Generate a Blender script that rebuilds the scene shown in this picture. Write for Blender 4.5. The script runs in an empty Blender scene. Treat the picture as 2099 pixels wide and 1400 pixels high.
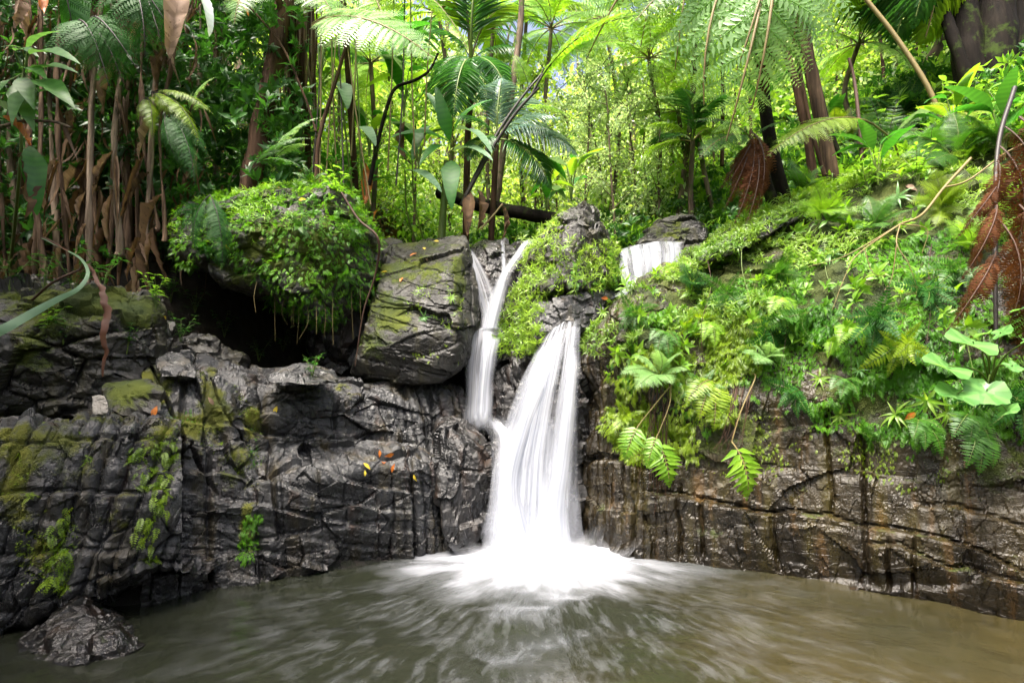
import bpy, bmesh, math, random
import numpy as np
from mathutils import Vector, Matrix
from mathutils.bvhtree import BVHTree

R = random.Random(11)
rng = np.random.default_rng(11)
PI = math.pi
sc = bpy.context.scene
COL = sc.collection

# ------------------------------------------------------------------ camera
CAM = np.array([0.0, 0.0, 1.5])
FP = 1166.0
TH = math.atan(130 / FP)
CT, ST = math.cos(TH), math.sin(TH)


def ray(px, py):
    x = (px - 1049.5) / FP
    y = -(py - 700) / FP
    return np.array([x, CT - y * ST, ST + y * CT])


def P(px, py, Y):
    d = ray(px, py)
    return CAM + d * (Y / d[1])


def W(px, py, z=0.0):
    d = ray(px, py)
    return CAM + d * ((z - 1.5) / d[2])


def proj(V):
    q = np.asarray(V) - CAM
    dep = q[..., 1] * CT + q[..., 2] * ST
    up = -q[..., 1] * ST + q[..., 2] * CT
    dep = np.where(dep > 0.05, dep, 0.05)
    return 1049.5 + FP * q[..., 0] / dep, 700 - FP * up / dep


cam_d = bpy.data.cameras.new('camera')
cam = bpy.data.objects.new('camera', cam_d)
COL.objects.link(cam)
cam.location = CAM
cam.rotation_euler = (PI / 2 + TH, 0, 0)
cam_d.sensor_width = 36
cam_d.lens = 36 * FP / 2099
cam_d.clip_end = 500
sc.camera = cam

# ------------------------------------------------------------------ noise


def hsh(ix, iy, iz, s):
    h = (ix.astype(np.int64) * 374761393 + iy.astype(np.int64) * 668265263 + iz.astype(np.int64) * 2147483647 % 1274126177 + s * 974634277) & 0xFFFFFFFF
    h = ((h ^ (h >> 13)) * 1274126177) & 0xFFFFFFFF
    h = ((h ^ (h >> 16)) * 2246822519) & 0xFFFFFFFF
    return ((h ^ (h >> 15)) & 0xFFFFFF) / float(0xFFFFFF)


def vnoise(p, s=0):
    p = np.asarray(p, float)
    i = np.floor(p).astype(np.int64)
    f = p - i
    f = f * f * f * (f * (f * 6 - 15) + 10)
    r = 0
    for a in (0, 1):
        wx = f[:, 0] if a else 1 - f[:, 0]
        for b in (0, 1):
            wy = f[:, 1] if b else 1 - f[:, 1]
            for c in (0, 1):
                wz = f[:, 2] if c else 1 - f[:, 2]
                r = r + wx * wy * wz * hsh(i[:, 0] + a, i[:, 1] + b, i[:, 2] + c, s)
    return r * 2 - 1


def fbm(p, o=4, s=0, g=0.5):
    r, a = 0, 1
    p = np.asarray(p, float)
    for k in range(o):
        r = r + a * vnoise(p * 2 ** k + k * 7.3, s + k)
        a *= g
    return r


def worley(p, s=0):
    i = np.floor(p).astype(np.int64)
    n = len(p)
    F1 = np.full(n, 9.0)
    F2 = np.full(n, 9.0)
    H = np.zeros(n)
    O = np.zeros((n, 3))
    for a in (-1, 0, 1):
        for b in (-1, 0, 1):
            for c in (-1, 0, 1):
                cx, cy, cz = i[:, 0] + a, i[:, 1] + b, i[:, 2] + c
                q = np.stack([cx + hsh(cx, cy, cz, s + 1), cy + hsh(cx, cy, cz, s + 2), cz + hsh(cx, cy, cz, s + 3)], 1)
                o = p - q
                d = np.sqrt((o * o).sum(1))
                m = d < F1
                F2 = np.where(m, F1, np.minimum(F2, d))
                F1 = np.where(m, d, F1)
                H = np.where(m, hsh(cx, cy, cz, s + 4), H)
                O = np.where(m[:, None], o, O)
    return F1, F2, H, O


def sstep(a, b, x):
    t = np.clip((x - a) / (b - a), 0, 1)
    return t * t * (3 - 2 * t)


def nrm(v):
    return v / np.maximum(np.linalg.norm(v, axis=-1, keepdims=True), 1e-9)


# ------------------------------------------------------------------ meshes
class MB:
    def __init__(s):
        s.V, s.Q, s.T, s.M, s.n = [], [], [], [], 0
        s.U = []

    def add(s, V, F, tint=0.5, mat=0):
        V = np.asarray(V, float)
        F = np.asarray(F, np.int64)
        s.V.append(V)
        s.Q.append(F + s.n)
        t = np.asarray(tint, float)
        s.T.append(np.full(len(F), t) if t.ndim == 0 else t)
        s.M.append(np.full(len(F), mat))
        s.n += len(V)

    def arrays(s):
        return np.concatenate(s.V), np.concatenate(s.Q), np.concatenate(s.T), np.concatenate(s.M)

    def mesh(s, name, mats, smooth=True, attrs=None):
        V, Q, T, M = s.arrays()
        return mk(name, V, Q, mats, T, M, smooth, attrs)


def mk(name, V, F, mats, T=None, M=None, smooth=True, attrs=None):
    me = bpy.data.meshes.new(name)
    V = np.asarray(V, np.float32)
    F = np.asarray(F, np.int32)
    k = F.shape[1]
    me.vertices.add(len(V))
    me.vertices.foreach_set('co', V.ravel())
    me.loops.add(F.size)
    me.loops.foreach_set('vertex_index', F.ravel())
    me.polygons.add(len(F))
    me.polygons.foreach_set('loop_start', np.arange(0, F.size, k, dtype=np.int32))
    me.polygons.foreach_set('use_smooth', np.full(len(F), smooth))
    for m in (mats if isinstance(mats, (list, tuple)) else [mats]):
        me.materials.append(m)
    if M is not None:
        me.polygons.foreach_set('material_index', M.astype(np.int32))
    me.update(calc_edges=True)
    if T is not None:
        a = me.attributes.new('tint', 'FLOAT', 'FACE')
        a.data.foreach_set('value', np.asarray(T, np.float32))
    for nme, arr in (attrs or {}).items():
        arr = np.asarray(arr, np.float32)
        if arr.ndim == 1:
            a = me.attributes.new(nme, 'FLOAT', 'POINT')
            a.data.foreach_set('value', arr)
        else:
            a = me.attributes.new(nme, 'FLOAT_VECTOR', 'POINT')
            a.data.foreach_set('vector', arr.ravel())
    return me


LABELS = {}


def tag(o, label=None, cat=None, group=None, kind=None):
    if label:
        o['label'] = label
        LABELS.setdefault(label, []).append((o.name, group))
    if cat:
        o['category'] = cat
    if group:
        o['group'] = group
    if kind:
        o['kind'] = kind
    return o


def link(name, me, parent=None, mat=None):
    o = bpy.data.objects.new(name, me)
    COL.objects.link(o)
    if parent is not None:
        o.parent = parent
    if mat is not None:
        o.matrix_local = mat
    return o


def empty(name, loc, label, cat, group=None):
    o = bpy.data.objects.new(name, None)
    COL.objects.link(o)
    o.location = Vector([float(c) for c in loc])
    o.empty_display_size = 0.1
    return tag(o, label, cat, group)


def frames(dirs, ups, sx=1.0, sy=None, sz=None):
    y = nrm(np.asarray(dirs, float))
    u = np.broadcast_to(np.asarray(ups, float), y.shape)
    x = np.cross(y, u)
    bad = np.linalg.norm(x, axis=1) < 1e-4
    x[bad] = np.cross(y[bad], np.array([0.3, 0.9, 0.2]))
    x = nrm(x)
    z = np.cross(x, y)
    k = len(y)
    sx = np.broadcast_to(np.asarray(sx, float), (k,))
    sy = sx if sy is None else np.broadcast_to(np.asarray(sy, float), (k,))
    sz = sx if sz is None else np.broadcast_to(np.asarray(sz, float), (k,))
    return np.stack([x * sx[:, None], y * sy[:, None], z * sz[:, None]], axis=2)


def rep(V, F, mats, pos):
    k, n = len(pos), len(V)
    VV = np.einsum('kij,nj->kni', mats, V) + np.asarray(pos)[:, None, :]
    FF = F[None] + (np.arange(k) * n)[:, None, None]
    return VV.reshape(-1, 3), FF.reshape(-1, F.shape[1])


def addrep(mb, V, F, mats, pos, tint=None, mat=0):
    k = len(pos)
    if k == 0:
        return
    tint = rng.random(k) if tint is None else np.broadcast_to(tint, (k,))
    VV, FF = rep(V, F, mats, pos)
    mb.add(VV, FF, np.repeat(tint, len(F)), mat)


def M4(m3, loc):
    m = Matrix.Identity(4)
    for i in range(3):
        for j in range(3):
            m[i][j] = float(m3[i][j])
        m[i][3] = float(loc[i])
    return m


def rdirs(k):
    return nrm(rng.normal(size=(k, 3)))


# ------------------------------------------------------------------ leaf shapes
def leaf(L=1.0, Wd=0.2, n=4, droop=0.5, fold=0.25, peak=0.4, curl=0.0, wav=0.0, seed=0, tip=0.9):
    t = np.linspace(0, 1, n + 1)
    ang = -droop * t
    dl = L / n
    y = np.concatenate([[0], np.cumsum(np.cos(ang[:-1]) * dl)])
    z = np.concatenate([[0], np.cumsum(np.sin(ang[:-1]) * dl)])
    w = np.where(t < peak, (t / peak) ** 0.7, np.clip((1 - t) / (1 - peak), 0, 1) ** tip)
    w = np.maximum(w, 0.04) * Wd / 2
    r = random.Random(seed)
    V = []
    for i in range(n + 1):
        a = wav * Wd * (r.random() - 0.5)
        b = wav * Wd * (r.random() - 0.5)
        V += [(-w[i], y[i], z[i] + fold * w[i] + a), (curl * L * t[i] ** 2 * 0, y[i], z[i]), (w[i], y[i], z[i] + fold * w[i] + b)]
    F = []
    for i in range(n):
        k = i * 3
        F += [(k, k + 1, k + 4, k + 3), (k + 1, k + 2, k + 5, k + 4)]
    return np.array(V), np.array(F)


def rhomb(L=1.0, Wd=0.35, bend=0.12):
    V = np.array([(0, 0, 0), (Wd / 2, 0.45 * L, bend * 0.5), (0, L, -bend), (-Wd / 2, 0.45 * L, bend * 0.5), (0, 0.5 * L, 0)], float)
    F = np.array([(0, 1, 2, 4), (0, 4, 2, 3)])
    return V, F


def tube(pts, rad, k=6):
    pts = np.asarray(pts, float)
    n = len(pts)
    rad = np.broadcast_to(np.asarray(rad, float), (n,))
    t = np.gradient(pts, axis=0)
    t = nrm(t)
    ref = np.array([0.13, 0.31, 0.94]) if abs(t[0][2]) < 0.9 else np.array([0.93, 0.3, 0.1])
    V = []
    for i in range(n):
        x = nrm(np.cross(t[i], ref))
        z = np.cross(x, t[i])
        a = np.arange(k) * 2 * PI / k
        V.append(pts[i] + rad[i] * (np.cos(a)[:, None] * x + np.sin(a)[:, None] * z))
        ref = z
    V = np.concatenate(V)
    F = []
    for i in range(n - 1):
        for j in range(k):
            F.append((i * k + j, i * k + (j + 1) % k, (i + 1) * k + (j + 1) % k, (i + 1) * k + j))
    return V, np.array(F)


def crom(pts, n):
    """smooth curve through points, n samples"""
    p = np.asarray(pts, float)
    if len(p) == 2:
        t = np.linspace(0, 1, n)[:, None]
        return p[0] * (1 - t) + p[1] * t
    q = np.concatenate([[2 * p[0] - p[1]], p, [2 * p[-1] - p[-2]]])
    s = np.linspace(0, len(p) - 1 - 1e-6, n)
    i = s.astype(int)
    t = (s - i)[:, None]
    a, b, c, d = q[i], q[i + 1], q[i + 2], q[i + 3]
    return 0.5 * (2 * b + (c - a) * t + (2 * a - 5 * b + 4 * c - d) * t ** 2 + (3 * b - a - 3 * c + d) * t ** 3)


def arc(L, n, e0, e1, side=0.0):
    t = np.linspace(0, 1, n)
    e = e0 + (e1 - e0) * t
    dl = L / (n - 1)
    d = np.stack([np.sin(side * t), np.cos(e) * np.cos(side * t), np.sin(e)], 1)
    d = nrm(d)
    p = np.concatenate([[[0, 0, 0]], np.cumsum(d[:-1] * dl, axis=0)])
    return p, d


def pinna_unit(m=9, wd=0.3, seed=0, droop=0.35, full=0.55):
    """a feathered pinna of unit length along +Y made of small leaflets"""
    mb = MB()
    p, d = arc(1.0, 12, 0.0, -droop)
    ts = np.linspace(0.04, 0.97, m)
    r = random.Random(seed)
    lv, lf = rhomb(1.0, 0.42, 0.06)
    pos, dirs, ups, sc_ = [], [], [], []
    for t in ts:
        i = t * 11
        k = int(i)
        f = i - k
        q = p[k] * (1 - f) + p[min(k + 1, 11)] * f
        T = d[k]
        N = np.cross([1, 0, 0], T)
        l = wd * (1 - t) ** 0.6 * min(1, 0.5 + t * 5) + 0.02
        for s in (-1, 1):
            v = np.array([s * 1.0, 0, 0]) * math.cos(0.5) + T * math.sin(0.5) - N * 0.12 * r.random()
            pos.append(q)
            dirs.append(v)
            ups.append(N)
            sc_.append(l * (0.85 + 0.3 * r.random()))
    sc_ = np.array(sc_)
    m3 = frames(np.array(dirs), np.array(ups), sc_ * full * 1.5 * (9.0 / m) ** 0.6, sc_, sc_)
    V, F = rep(lv, lf, m3, np.array(pos))
    rv, rf = tube(p[::3], np.linspace(0.012, 0.003, 4), 3)
    mb.add(V, F)
    mb.add(rv, rf)
    V, Q, T, M = mb.arrays()
    return V, Q


def fern_prof(t, peak=0.3, lo=0.45):
    if t < peak:
        return lo + (1 - lo) * (max(t, 0) / peak) ** 0.8
    return max(1 - ((t - peak) / (1 - peak)) ** 1.3, 0.04)


def frond(L=1.0, pairs=20, plen=0.3, pw=0.06, e0=0.8, e1=-0.5, sweep=0.35, pdroop=0.25, bip=False, stalk=0.12, rr=0.007, peak=0.3, lo=0.45,
          seed=0, m=9, side=0.0, leafn=3, jit=0.12, wd=0.3, miss=0.0, hang=0.0):
    """fern / palm frond growing along +Y: blade (slot 0), rachis (slot 1)"""
    r = random.Random(seed)
    mb = MB()
    p, d = arc(L, 24, e0, e1, side)
    if bip:
        lv, lf = pinna_unit(m, wd, seed, pdroop)
    else:
        lv, lf = leaf(1.0, 1.0, leafn, pdroop, 0.12, 0.25)
    pos, dirs, ups, sl, sw, tn = [], [], [], [], [], []
    for k in range(pairs):
        t = stalk + (1 - stalk) * (k + 0.5) / pairs
        i = t * 23
        j = min(int(i), 22)
        f = i - j
        q = p[j] * (1 - f) + p[j + 1] * f
        T = d[j]
        X = nrm(np.cross(T, [0, 0, 1.0]))
        N = np.cross(X, T)
        tt = (t - stalk) / (1 - stalk)
        l = plen * float(fern_prof(tt, peak, lo))
        for s in (-1, 1):
            if r.random() < miss:
                continue
            a = sweep + 0.5 * sweep * tt + r.uniform(-jit, jit)
            v = s * X * math.cos(a) + T * math.sin(a) + N * (r.uniform(-jit, jit) - 0.05) - np.array([0, 0, hang])
            pos.append(q)
            dirs.append(v)
            ups.append(N + 0.15 * np.array([r.uniform(-1, 1), r.uniform(-1, 1), 0]))
            sl.append(l * r.uniform(0.88, 1.08))
            sw.append(pw if not bip else l)
            tn.append(min(1, max(0, 0.5 + r.uniform(-0.35, 0.35))))
    sl, sw = np.array(sl), np.array(sw)
    m3 = frames(np.array(dirs), np.array(ups), sw, sl, sl)
    addrep(mb, lv, lf, m3, np.array(pos), np.array(tn), 0)
    rv, rf = tube(p[::2], np.linspace(rr, rr * 0.25, 12), 5)
    mb.add(rv, rf, 0.5, 1)
    return mb
# ------------------------------------------------------------------ materials
def newmat(name):
    m = bpy.data.materials.new(name)
    m.use_nodes = True
    nt = m.node_tree
    nt.nodes.clear()
    out = nt.nodes.new('ShaderNodeOutputMaterial')

    def N(t, **kw):
        n = nt.nodes.new(t)
        for k, v in kw.items():
            if k.startswith('i_'):
                n.inputs[k[2:].replace('_', ' ')].default_value = v
            else:
                setattr(n, k, v)
        return n

    def L(a, b):
        nt.links.new(a, b)
    return m, N, L, out


def c4(c):
    return (c[0], c[1], c[2], 1.0)


def ramp(N, L, src, stops):
    r = N('ShaderNodeValToRGB')
    e = r.color_ramp.elements
    while len(e) < len(stops):
        e.new(0.5)
    for i, (p, c) in enumerate(stops):
        e[i].position = p
        e[i].color = c4(c) if not isinstance(c, (int, float)) else (c, c, c, 1)
    L(src, r.inputs[0])
    return r.outputs[0]


def mixc(N, L, f, a, b, mode='MIX'):
    m = N('ShaderNodeMix', data_type='RGBA', blend_type=mode)
    for s, v in ((0, f), (6, a), (7, b)):
        if hasattr(v, 'is_linked'):
            L(v, m.inputs[s])
        else:
            m.inputs[s].default_value = v if s == 0 else c4(v)
    return m.outputs[2]


def mth(N, L, op, a, b=0.0, c=None, clamp=False):
    m = N('ShaderNodeMath', operation=op, use_clamp=clamp)
    for i, v in enumerate((a, b) if c is None else (a, b, c)):
        if hasattr(v, 'is_linked'):
            L(v, m.inputs[i])
        else:
            m.inputs[i].default_value = v
    return m.outputs[0]


def leaf_mat(name, dark, light, trans=None, tf=0.4, rough=0.42, spot=None, spec=0.5):
    m, N, L, out = newmat(name)
    at = N('ShaderNodeAttribute', attribute_name='tint')
    oi = N('ShaderNodeObjectInfo')
    geo = N('ShaderNodeNewGeometry')
    nz = N('ShaderNodeTexNoise', i_Scale=9.0, i_Detail=3.0)
    L(geo.outputs['Position'], nz.inputs['Vector'])
    v = mth(N, L, 'MULTIPLY_ADD', at.outputs['Fac'], 0.6, mth(N, L, 'MULTIPLY_ADD', oi.outputs['Random'], 0.3, mth(N, L, 'MULTIPLY', nz.outputs[0], 0.3)))
    col = ramp(N, L, v, [(0.15, dark), (0.95, light)])
    if spot:
        n2 = N('ShaderNodeTexNoise', i_Scale=22.0, i_Detail=4.0)
        L(geo.outputs['Position'], n2.inputs['Vector'])
        col = mixc(N, L, ramp(N, L, n2.outputs[0], [(0.6, 0.0), (0.72, 1.0)]), col, spot)
    pb = N('ShaderNodeBsdfPrincipled', i_Roughness=rough)
    pb.inputs['Specular IOR Level'].default_value = spec
    L(col, pb.inputs['Base Color'])
    if tf > 0:
        tr = N('ShaderNodeBsdfTranslucent')
        if trans is None:
            trans = (light[0] * 1.6, light[1] * 1.6, light[2] * 0.9)
        tc = mixc(N, L, 1.0, mixc(N, L, 0.5, col, light), (trans[0] / max(light[0], 1e-3), trans[1] / max(light[1], 1e-3), trans[2] / max(light[2], 1e-3)), 'MULTIPLY')
        L(tc, tr.inputs['Color'])
        mx = N('ShaderNodeMixShader')
        mx.inputs[0].default_value = tf
        L(pb.outputs[0], mx.inputs[1])
        L(tr.outputs[0], mx.inputs[2])
        L(mx.outputs[0], out.inputs['Surface'])
    else:
        L(pb.outputs[0], out.inputs['Surface'])
    return m


def rock_mat(name, c1, c2, stain=None, moss=(0.05, 0.075, 0.008), wet=(0.25, 0.6), streak=0.5, up_moss=0.0, lichen=None, tilt=(0, 0), bump=1.0, wetline=None):
    m, N, L, out = newmat(name)
    geo = N('ShaderNodeNewGeometry')
    pos = geo.outputs['Position']
    n1 = N('ShaderNodeTexNoise', i_Scale=2.3, i_Detail=5.0, i_Roughness=0.62)
    L(pos, n1.inputs['Vector'])
    col = ramp(N, L, n1.outputs[0], [(0.33, c1), (0.68, c2)])
    n2 = N('ShaderNodeTexNoise', i_Scale=38.0, i_Detail=3.0, i_Roughness=0.7)
    L(pos, n2.inputs['Vector'])
    col = mixc(N, L, 0.6, col, ramp(N, L, n2.outputs[0], [(0.3, 0.35), (0.7, 1.0)]), 'MULTIPLY')
    mp = N('ShaderNodeMapping')
    mp.inputs['Scale'].default_value = (7, 7, 0.7)
    mp.inputs['Rotation'].default_value = (tilt[0], tilt[1], 0)
    L(pos, mp.inputs['Vector'])
    n3 = N('ShaderNodeTexNoise', i_Scale=1.6, i_Detail=4.0, i_Roughness=0.6)
    L(mp.outputs[0], n3.inputs['Vector'])
    if stain:
        for k, st in enumerate(stain if isinstance(stain, list) else [stain]):
            lo = 0.52 + 0.05 * k
            n4 = N('ShaderNodeTexNoise', i_Scale=0.9 + 0.5 * k, i_Detail=5.0)
            n4.noise_dimensions = '4D'
            n4.inputs['W'].default_value = 3.1 * k + 1
            L(mp.outputs[0], n4.inputs['Vector'])
            col = mixc(N, L, mth(N, L, 'MULTIPLY', ramp(N, L, n4.outputs[0], [(lo, 0.0), (lo + 0.16, 1.0)]), 0.75), col, st)
    if lichen:
        n5 = N('ShaderNodeTexNoise', i_Scale=11.0, i_Detail=6.0, i_Roughness=0.75)
        L(pos, n5.inputs['Vector'])
        col = mixc(N, L, ramp(N, L, n5.outputs[0], [(0.6, 0.0), (0.66, 0.8)]), col, lichen)
    at = N('ShaderNodeAttribute', attribute_name='moss')
    sx = N('ShaderNodeSeparateXYZ')
    L(geo.outputs['Normal'], sx.inputs[0])
    n6 = N('ShaderNodeTexNoise', i_Scale=6.0, i_Detail=5.0, i_Roughness=0.7)
    L(pos, n6.inputs['Vector'])
    amt = mth(N, L, 'ADD', at.outputs['Fac'], mth(N, L, 'MULTIPLY', mth(N, L, 'MAXIMUM', sx.outputs[2], 0.0), up_moss))
    mv = mth(N, L, 'ADD', mth(N, L, 'MULTIPLY', n6.outputs[0], 1.6), mth(N, L, 'SUBTRACT', amt, 1.25))
    mm = ramp(N, L, mv, [(0.0, 0.0), (0.22, 1.0)])
    n7 = N('ShaderNodeTexNoise', i_Scale=3.0, i_Detail=4.0)
    L(pos, n7.inputs['Vector'])
    mcol = mixc(N, L, ramp(N, L, n7.outputs[0], [(0.35, 0.0), (0.65, 1.0)]), (moss[0] * 0.5, moss[1] * 0.6, moss[2] * 0.7), (moss[0] * 1.5, moss[1] * 1.4, moss[2]))
    col = mixc(N, L, mm, col, mcol)
    sz = N('ShaderNodeSeparateXYZ')
    L(pos, sz.inputs[0])
    lvl = mth(N, L, 'MULTIPLY_ADD', n3.outputs[0], 0.5, mth(N, L, 'MULTIPLY_ADD', n1.outputs[0], 0.5, -0.2))
    wl = ramp(N, L, mth(N, L, 'SUBTRACT', mth(N, L, 'ADD', lvl, 0.0), sz.outputs[2]), [(0.0, 0.0), (0.12, 1.0)])
    col = mixc(N, L, mth(N, L, 'MULTIPLY', wl, 0.8), col, mixc(N, L, 1.0, col, (0.42, 0.4, 0.38), 'MULTIPLY'))
    rr = N('ShaderNodeMapRange')
    L(n3.outputs[0], rr.inputs[0])
    rr.inputs[1].default_value = 0.35
    rr.inputs[2].default_value = 0.65
    rr.inputs[3].default_value = wet[0]
    rr.inputs[4].default_value = wet[1]
    dry = ramp(N, L, n1.outputs[0], [(0.4, 0.0), (0.6, 0.12)])
    rgh = mth(N, L, 'MAXIMUM', mth(N, L, 'SUBTRACT', mth(N, L, 'ADD', rr.outputs[0], dry), mth(N, L, 'MULTIPLY', wl, 0.2)), mth(N, L, 'MULTIPLY', mm, 0.9))
    b0 = mth(N, L, 'MULTIPLY_ADD', n3.outputs[0], streak, mth(N, L, 'MULTIPLY', n2.outputs[0], 0.35))
    nb = N('ShaderNodeTexNoise', i_Scale=90.0, i_Detail=2.0, i_Roughness=0.7)
    L(pos, nb.inputs['Vector'])
    b1 = mth(N, L, 'MULTIPLY_ADD', nb.outputs[0], 0.16, b0)
    nc = N('ShaderNodeTexVoronoi', i_Scale=7.0, feature='DISTANCE_TO_EDGE')
    ncm = N('ShaderNodeMapping')
    ncm.inputs['Scale'].default_value = (1.0, 1.0, 1.9)
    nw = mixc(N, L, 0.06, pos, n1.outputs[1])
    L(nw, ncm.inputs['Vector'])
    L(ncm.outputs[0], nc.inputs['Vector'])
    b1 = mth(N, L, 'MULTIPLY_ADD', ramp(N, L, nc.outputs[0], [(0.0, 0.0), (0.025, 1.0)]), 0.07, b1)
    mb_ = N('ShaderNodeTexNoise', i_Scale=120.0, i_Detail=1.0)
    L(pos, mb_.inputs['Vector'])
    b2 = mth(N, L, 'ADD', b1, mth(N, L, 'MULTIPLY', mm, mth(N, L, 'MULTIPLY', mb_.outputs[0], 0.8)))
    bp = N('ShaderNodeBump', i_Strength=0.85, i_Distance=0.03 * bump)
    L(b2, bp.inputs['Height'])
    pb = N('ShaderNodeBsdfPrincipled')
    L(col, pb.inputs['Base Color'])
    L(rgh, pb.inputs['Roughness'])
    L(bp.outputs[0], pb.inputs['Normal'])
    L(pb.outputs[0], out.inputs['Surface'])
    return m


def bark_mat(name, c1, c2, moss=None, sc_=14.0, rough=0.8, stretch=0.08):
    m, N, L, out = newmat(name)
    tc = N('ShaderNodeTexCoord')
    geo = N('ShaderNodeNewGeometry')
    mp = N('ShaderNodeMapping')
    mp.inputs['Scale'].default_value = (1, 1, stretch)
    L(tc.outputs['Object'], mp.inputs['Vector'])
    n1 = N('ShaderNodeTexNoise', i_Scale=sc_, i_Detail=8.0, i_Roughness=0.65)
    L(mp.outputs[0], n1.inputs['Vector'])
    col = ramp(N, L, n1.outputs[0], [(0.32, c1), (0.7, c2)])
    n0 = N('ShaderNodeTexNoise', i_Scale=2.2, i_Detail=4.0)
    L(geo.outputs['Position'], n0.inputs['Vector'])
    col = mixc(N, L, 0.7, col, ramp(N, L, n0.outputs[0], [(0.3, 0.35), (0.7, 1.25)]), 'MULTIPLY')
    if moss:
        n2 = N('ShaderNodeTexNoise', i_Scale=4.0, i_Detail=8.0, i_Roughness=0.7)
        L(geo.outputs['Position'], n2.inputs['Vector'])
        col = mixc(N, L, ramp(N, L, n2.outputs[0], [(0.52, 0.0), (0.62, 1.0)]), col, moss)
    bp = N('ShaderNodeBump', i_Strength=0.9, i_Distance=0.02)
    L(n1.outputs[0], bp.inputs['Height'])
    pb = N('ShaderNodeBsdfPrincipled', i_Roughness=rough)
    pb.inputs['Specular IOR Level'].default_value = 0.08
    L(col, pb.inputs['Base Color'])
    L(bp.outputs[0], pb.inputs['Normal'])
    L(pb.outputs[0], out.inputs['Surface'])
    return m


MT = {}
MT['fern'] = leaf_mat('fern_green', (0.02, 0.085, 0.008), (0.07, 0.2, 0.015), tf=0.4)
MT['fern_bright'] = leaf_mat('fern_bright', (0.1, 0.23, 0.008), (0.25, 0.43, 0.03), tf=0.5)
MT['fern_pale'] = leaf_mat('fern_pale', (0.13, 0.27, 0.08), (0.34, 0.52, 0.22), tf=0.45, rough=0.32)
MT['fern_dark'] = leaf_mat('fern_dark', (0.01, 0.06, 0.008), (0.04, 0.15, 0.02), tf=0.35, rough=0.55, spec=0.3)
MT['palm'] = leaf_mat('palm_green', (0.012, 0.06, 0.012), (0.05, 0.17, 0.03), tf=0.35, rough=0.3)
MT['palm_yellow'] = leaf_mat('palm_yellow', (0.09, 0.2, 0.01), (0.22, 0.36, 0.02), tf=0.55, rough=0.35)
MT['palm_grey'] = leaf_mat('palm_silver', (0.07, 0.15, 0.11), (0.18, 0.28, 0.23), tf=0.25, rough=0.25)
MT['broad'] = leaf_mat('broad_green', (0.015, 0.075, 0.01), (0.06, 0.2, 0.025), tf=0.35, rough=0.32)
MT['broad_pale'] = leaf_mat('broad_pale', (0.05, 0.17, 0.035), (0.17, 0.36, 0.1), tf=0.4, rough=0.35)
MT['banana'] = leaf_mat('banana_green', (0.015, 0.09, 0.012), (0.05, 0.21, 0.02), tf=0.4, rough=0.48)
MT['banana_grey'] = leaf_mat('banana_grey', (0.07, 0.16, 0.08), (0.2, 0.32, 0.18), tf=0.25, rough=0.5)
MT['creeper'] = leaf_mat('creeper_light', (0.06, 0.16, 0.01), (0.3, 0.45, 0.07), tf=0.4, rough=0.36)
MT['creeper_mid'] = leaf_mat('creeper_mid', (0.06, 0.18, 0.006), (0.22, 0.4, 0.03), tf=0.4)
MT['mat_green'] = leaf_mat('mat_green', (0.035, 0.16, 0.004), (0.15, 0.37, 0.014), tf=0.4)
MT['mat_yellow'] = leaf_mat('mat_yellow', (0.08, 0.16, 0.004), (0.25, 0.36, 0.015), tf=0.4)
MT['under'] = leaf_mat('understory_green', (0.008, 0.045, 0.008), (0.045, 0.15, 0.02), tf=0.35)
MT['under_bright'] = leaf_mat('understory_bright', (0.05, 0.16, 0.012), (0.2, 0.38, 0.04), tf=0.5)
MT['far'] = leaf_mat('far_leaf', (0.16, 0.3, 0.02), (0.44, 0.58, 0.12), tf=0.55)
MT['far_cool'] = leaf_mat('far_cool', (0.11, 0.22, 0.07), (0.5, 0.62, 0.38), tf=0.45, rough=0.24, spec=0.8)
MT['rust'] = leaf_mat('rust_frond', (0.035, 0.013, 0.005), (0.15, 0.055, 0.018), tf=0.2, rough=0.7, spec=0.2)
MT['rust_leaf'] = leaf_mat('rust_leaf', (0.03, 0.009, 0.004), (0.12, 0.042, 0.016), tf=0.2, rough=0.6, spot=(0.06, 0.02, 0.01))
MT['dry'] = leaf_mat('dry_brown', (0.018, 0.01, 0.005), (0.16, 0.095, 0.048), tf=0.2, rough=0.75, spec=0.25, spot=(0.02, 0.012, 0.008))
MT['dry_pale'] = leaf_mat('dry_pale', (0.1, 0.06, 0.04), (0.36, 0.25, 0.18), tf=0.2, rough=0.7, spec=0.25, spot=(0.06, 0.035, 0.02))
MT['yellow'] = leaf_mat('leaf_yellow', (0.5, 0.36, 0.02), (0.75, 0.6, 0.06), tf=0.25)
MT['orange'] = leaf_mat('leaf_orange', (0.3, 0.07, 0.012), (0.6, 0.2, 0.03), tf=0.25)
MT['white_leaf'] = leaf_mat('leaf_silver', (0.5, 0.58, 0.55), (0.75, 0.82, 0.8), tf=0.3, rough=0.3)
MT['stem_green'] = leaf_mat('stem_green', (0.05, 0.09, 0.012), (0.14, 0.2, 0.03), tf=0.0, rough=0.5)
MT['stem_dark'] = leaf_mat('stem_dark', (0.008, 0.006, 0.005), (0.03, 0.022, 0.016), tf=0.0, rough=0.55)
MT['stem_tan'] = leaf_mat('stem_tan', (0.1, 0.075, 0.02), (0.22, 0.17, 0.06), tf=0.0, rough=0.6)
MT['stem_rust'] = leaf_mat('stem_rust', (0.02, 0.008, 0.003), (0.06, 0.023, 0.009), tf=0.0, rough=0.7)
MT['bark_dark'] = bark_mat('bark_dark', (0.004, 0.0035, 0.003), (0.018, 0.014, 0.01), moss=(0.03, 0.05, 0.008))
MT['bark_brown'] = bark_mat('bark_brown', (0.02, 0.012, 0.008), (0.12, 0.07, 0.045))
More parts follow.
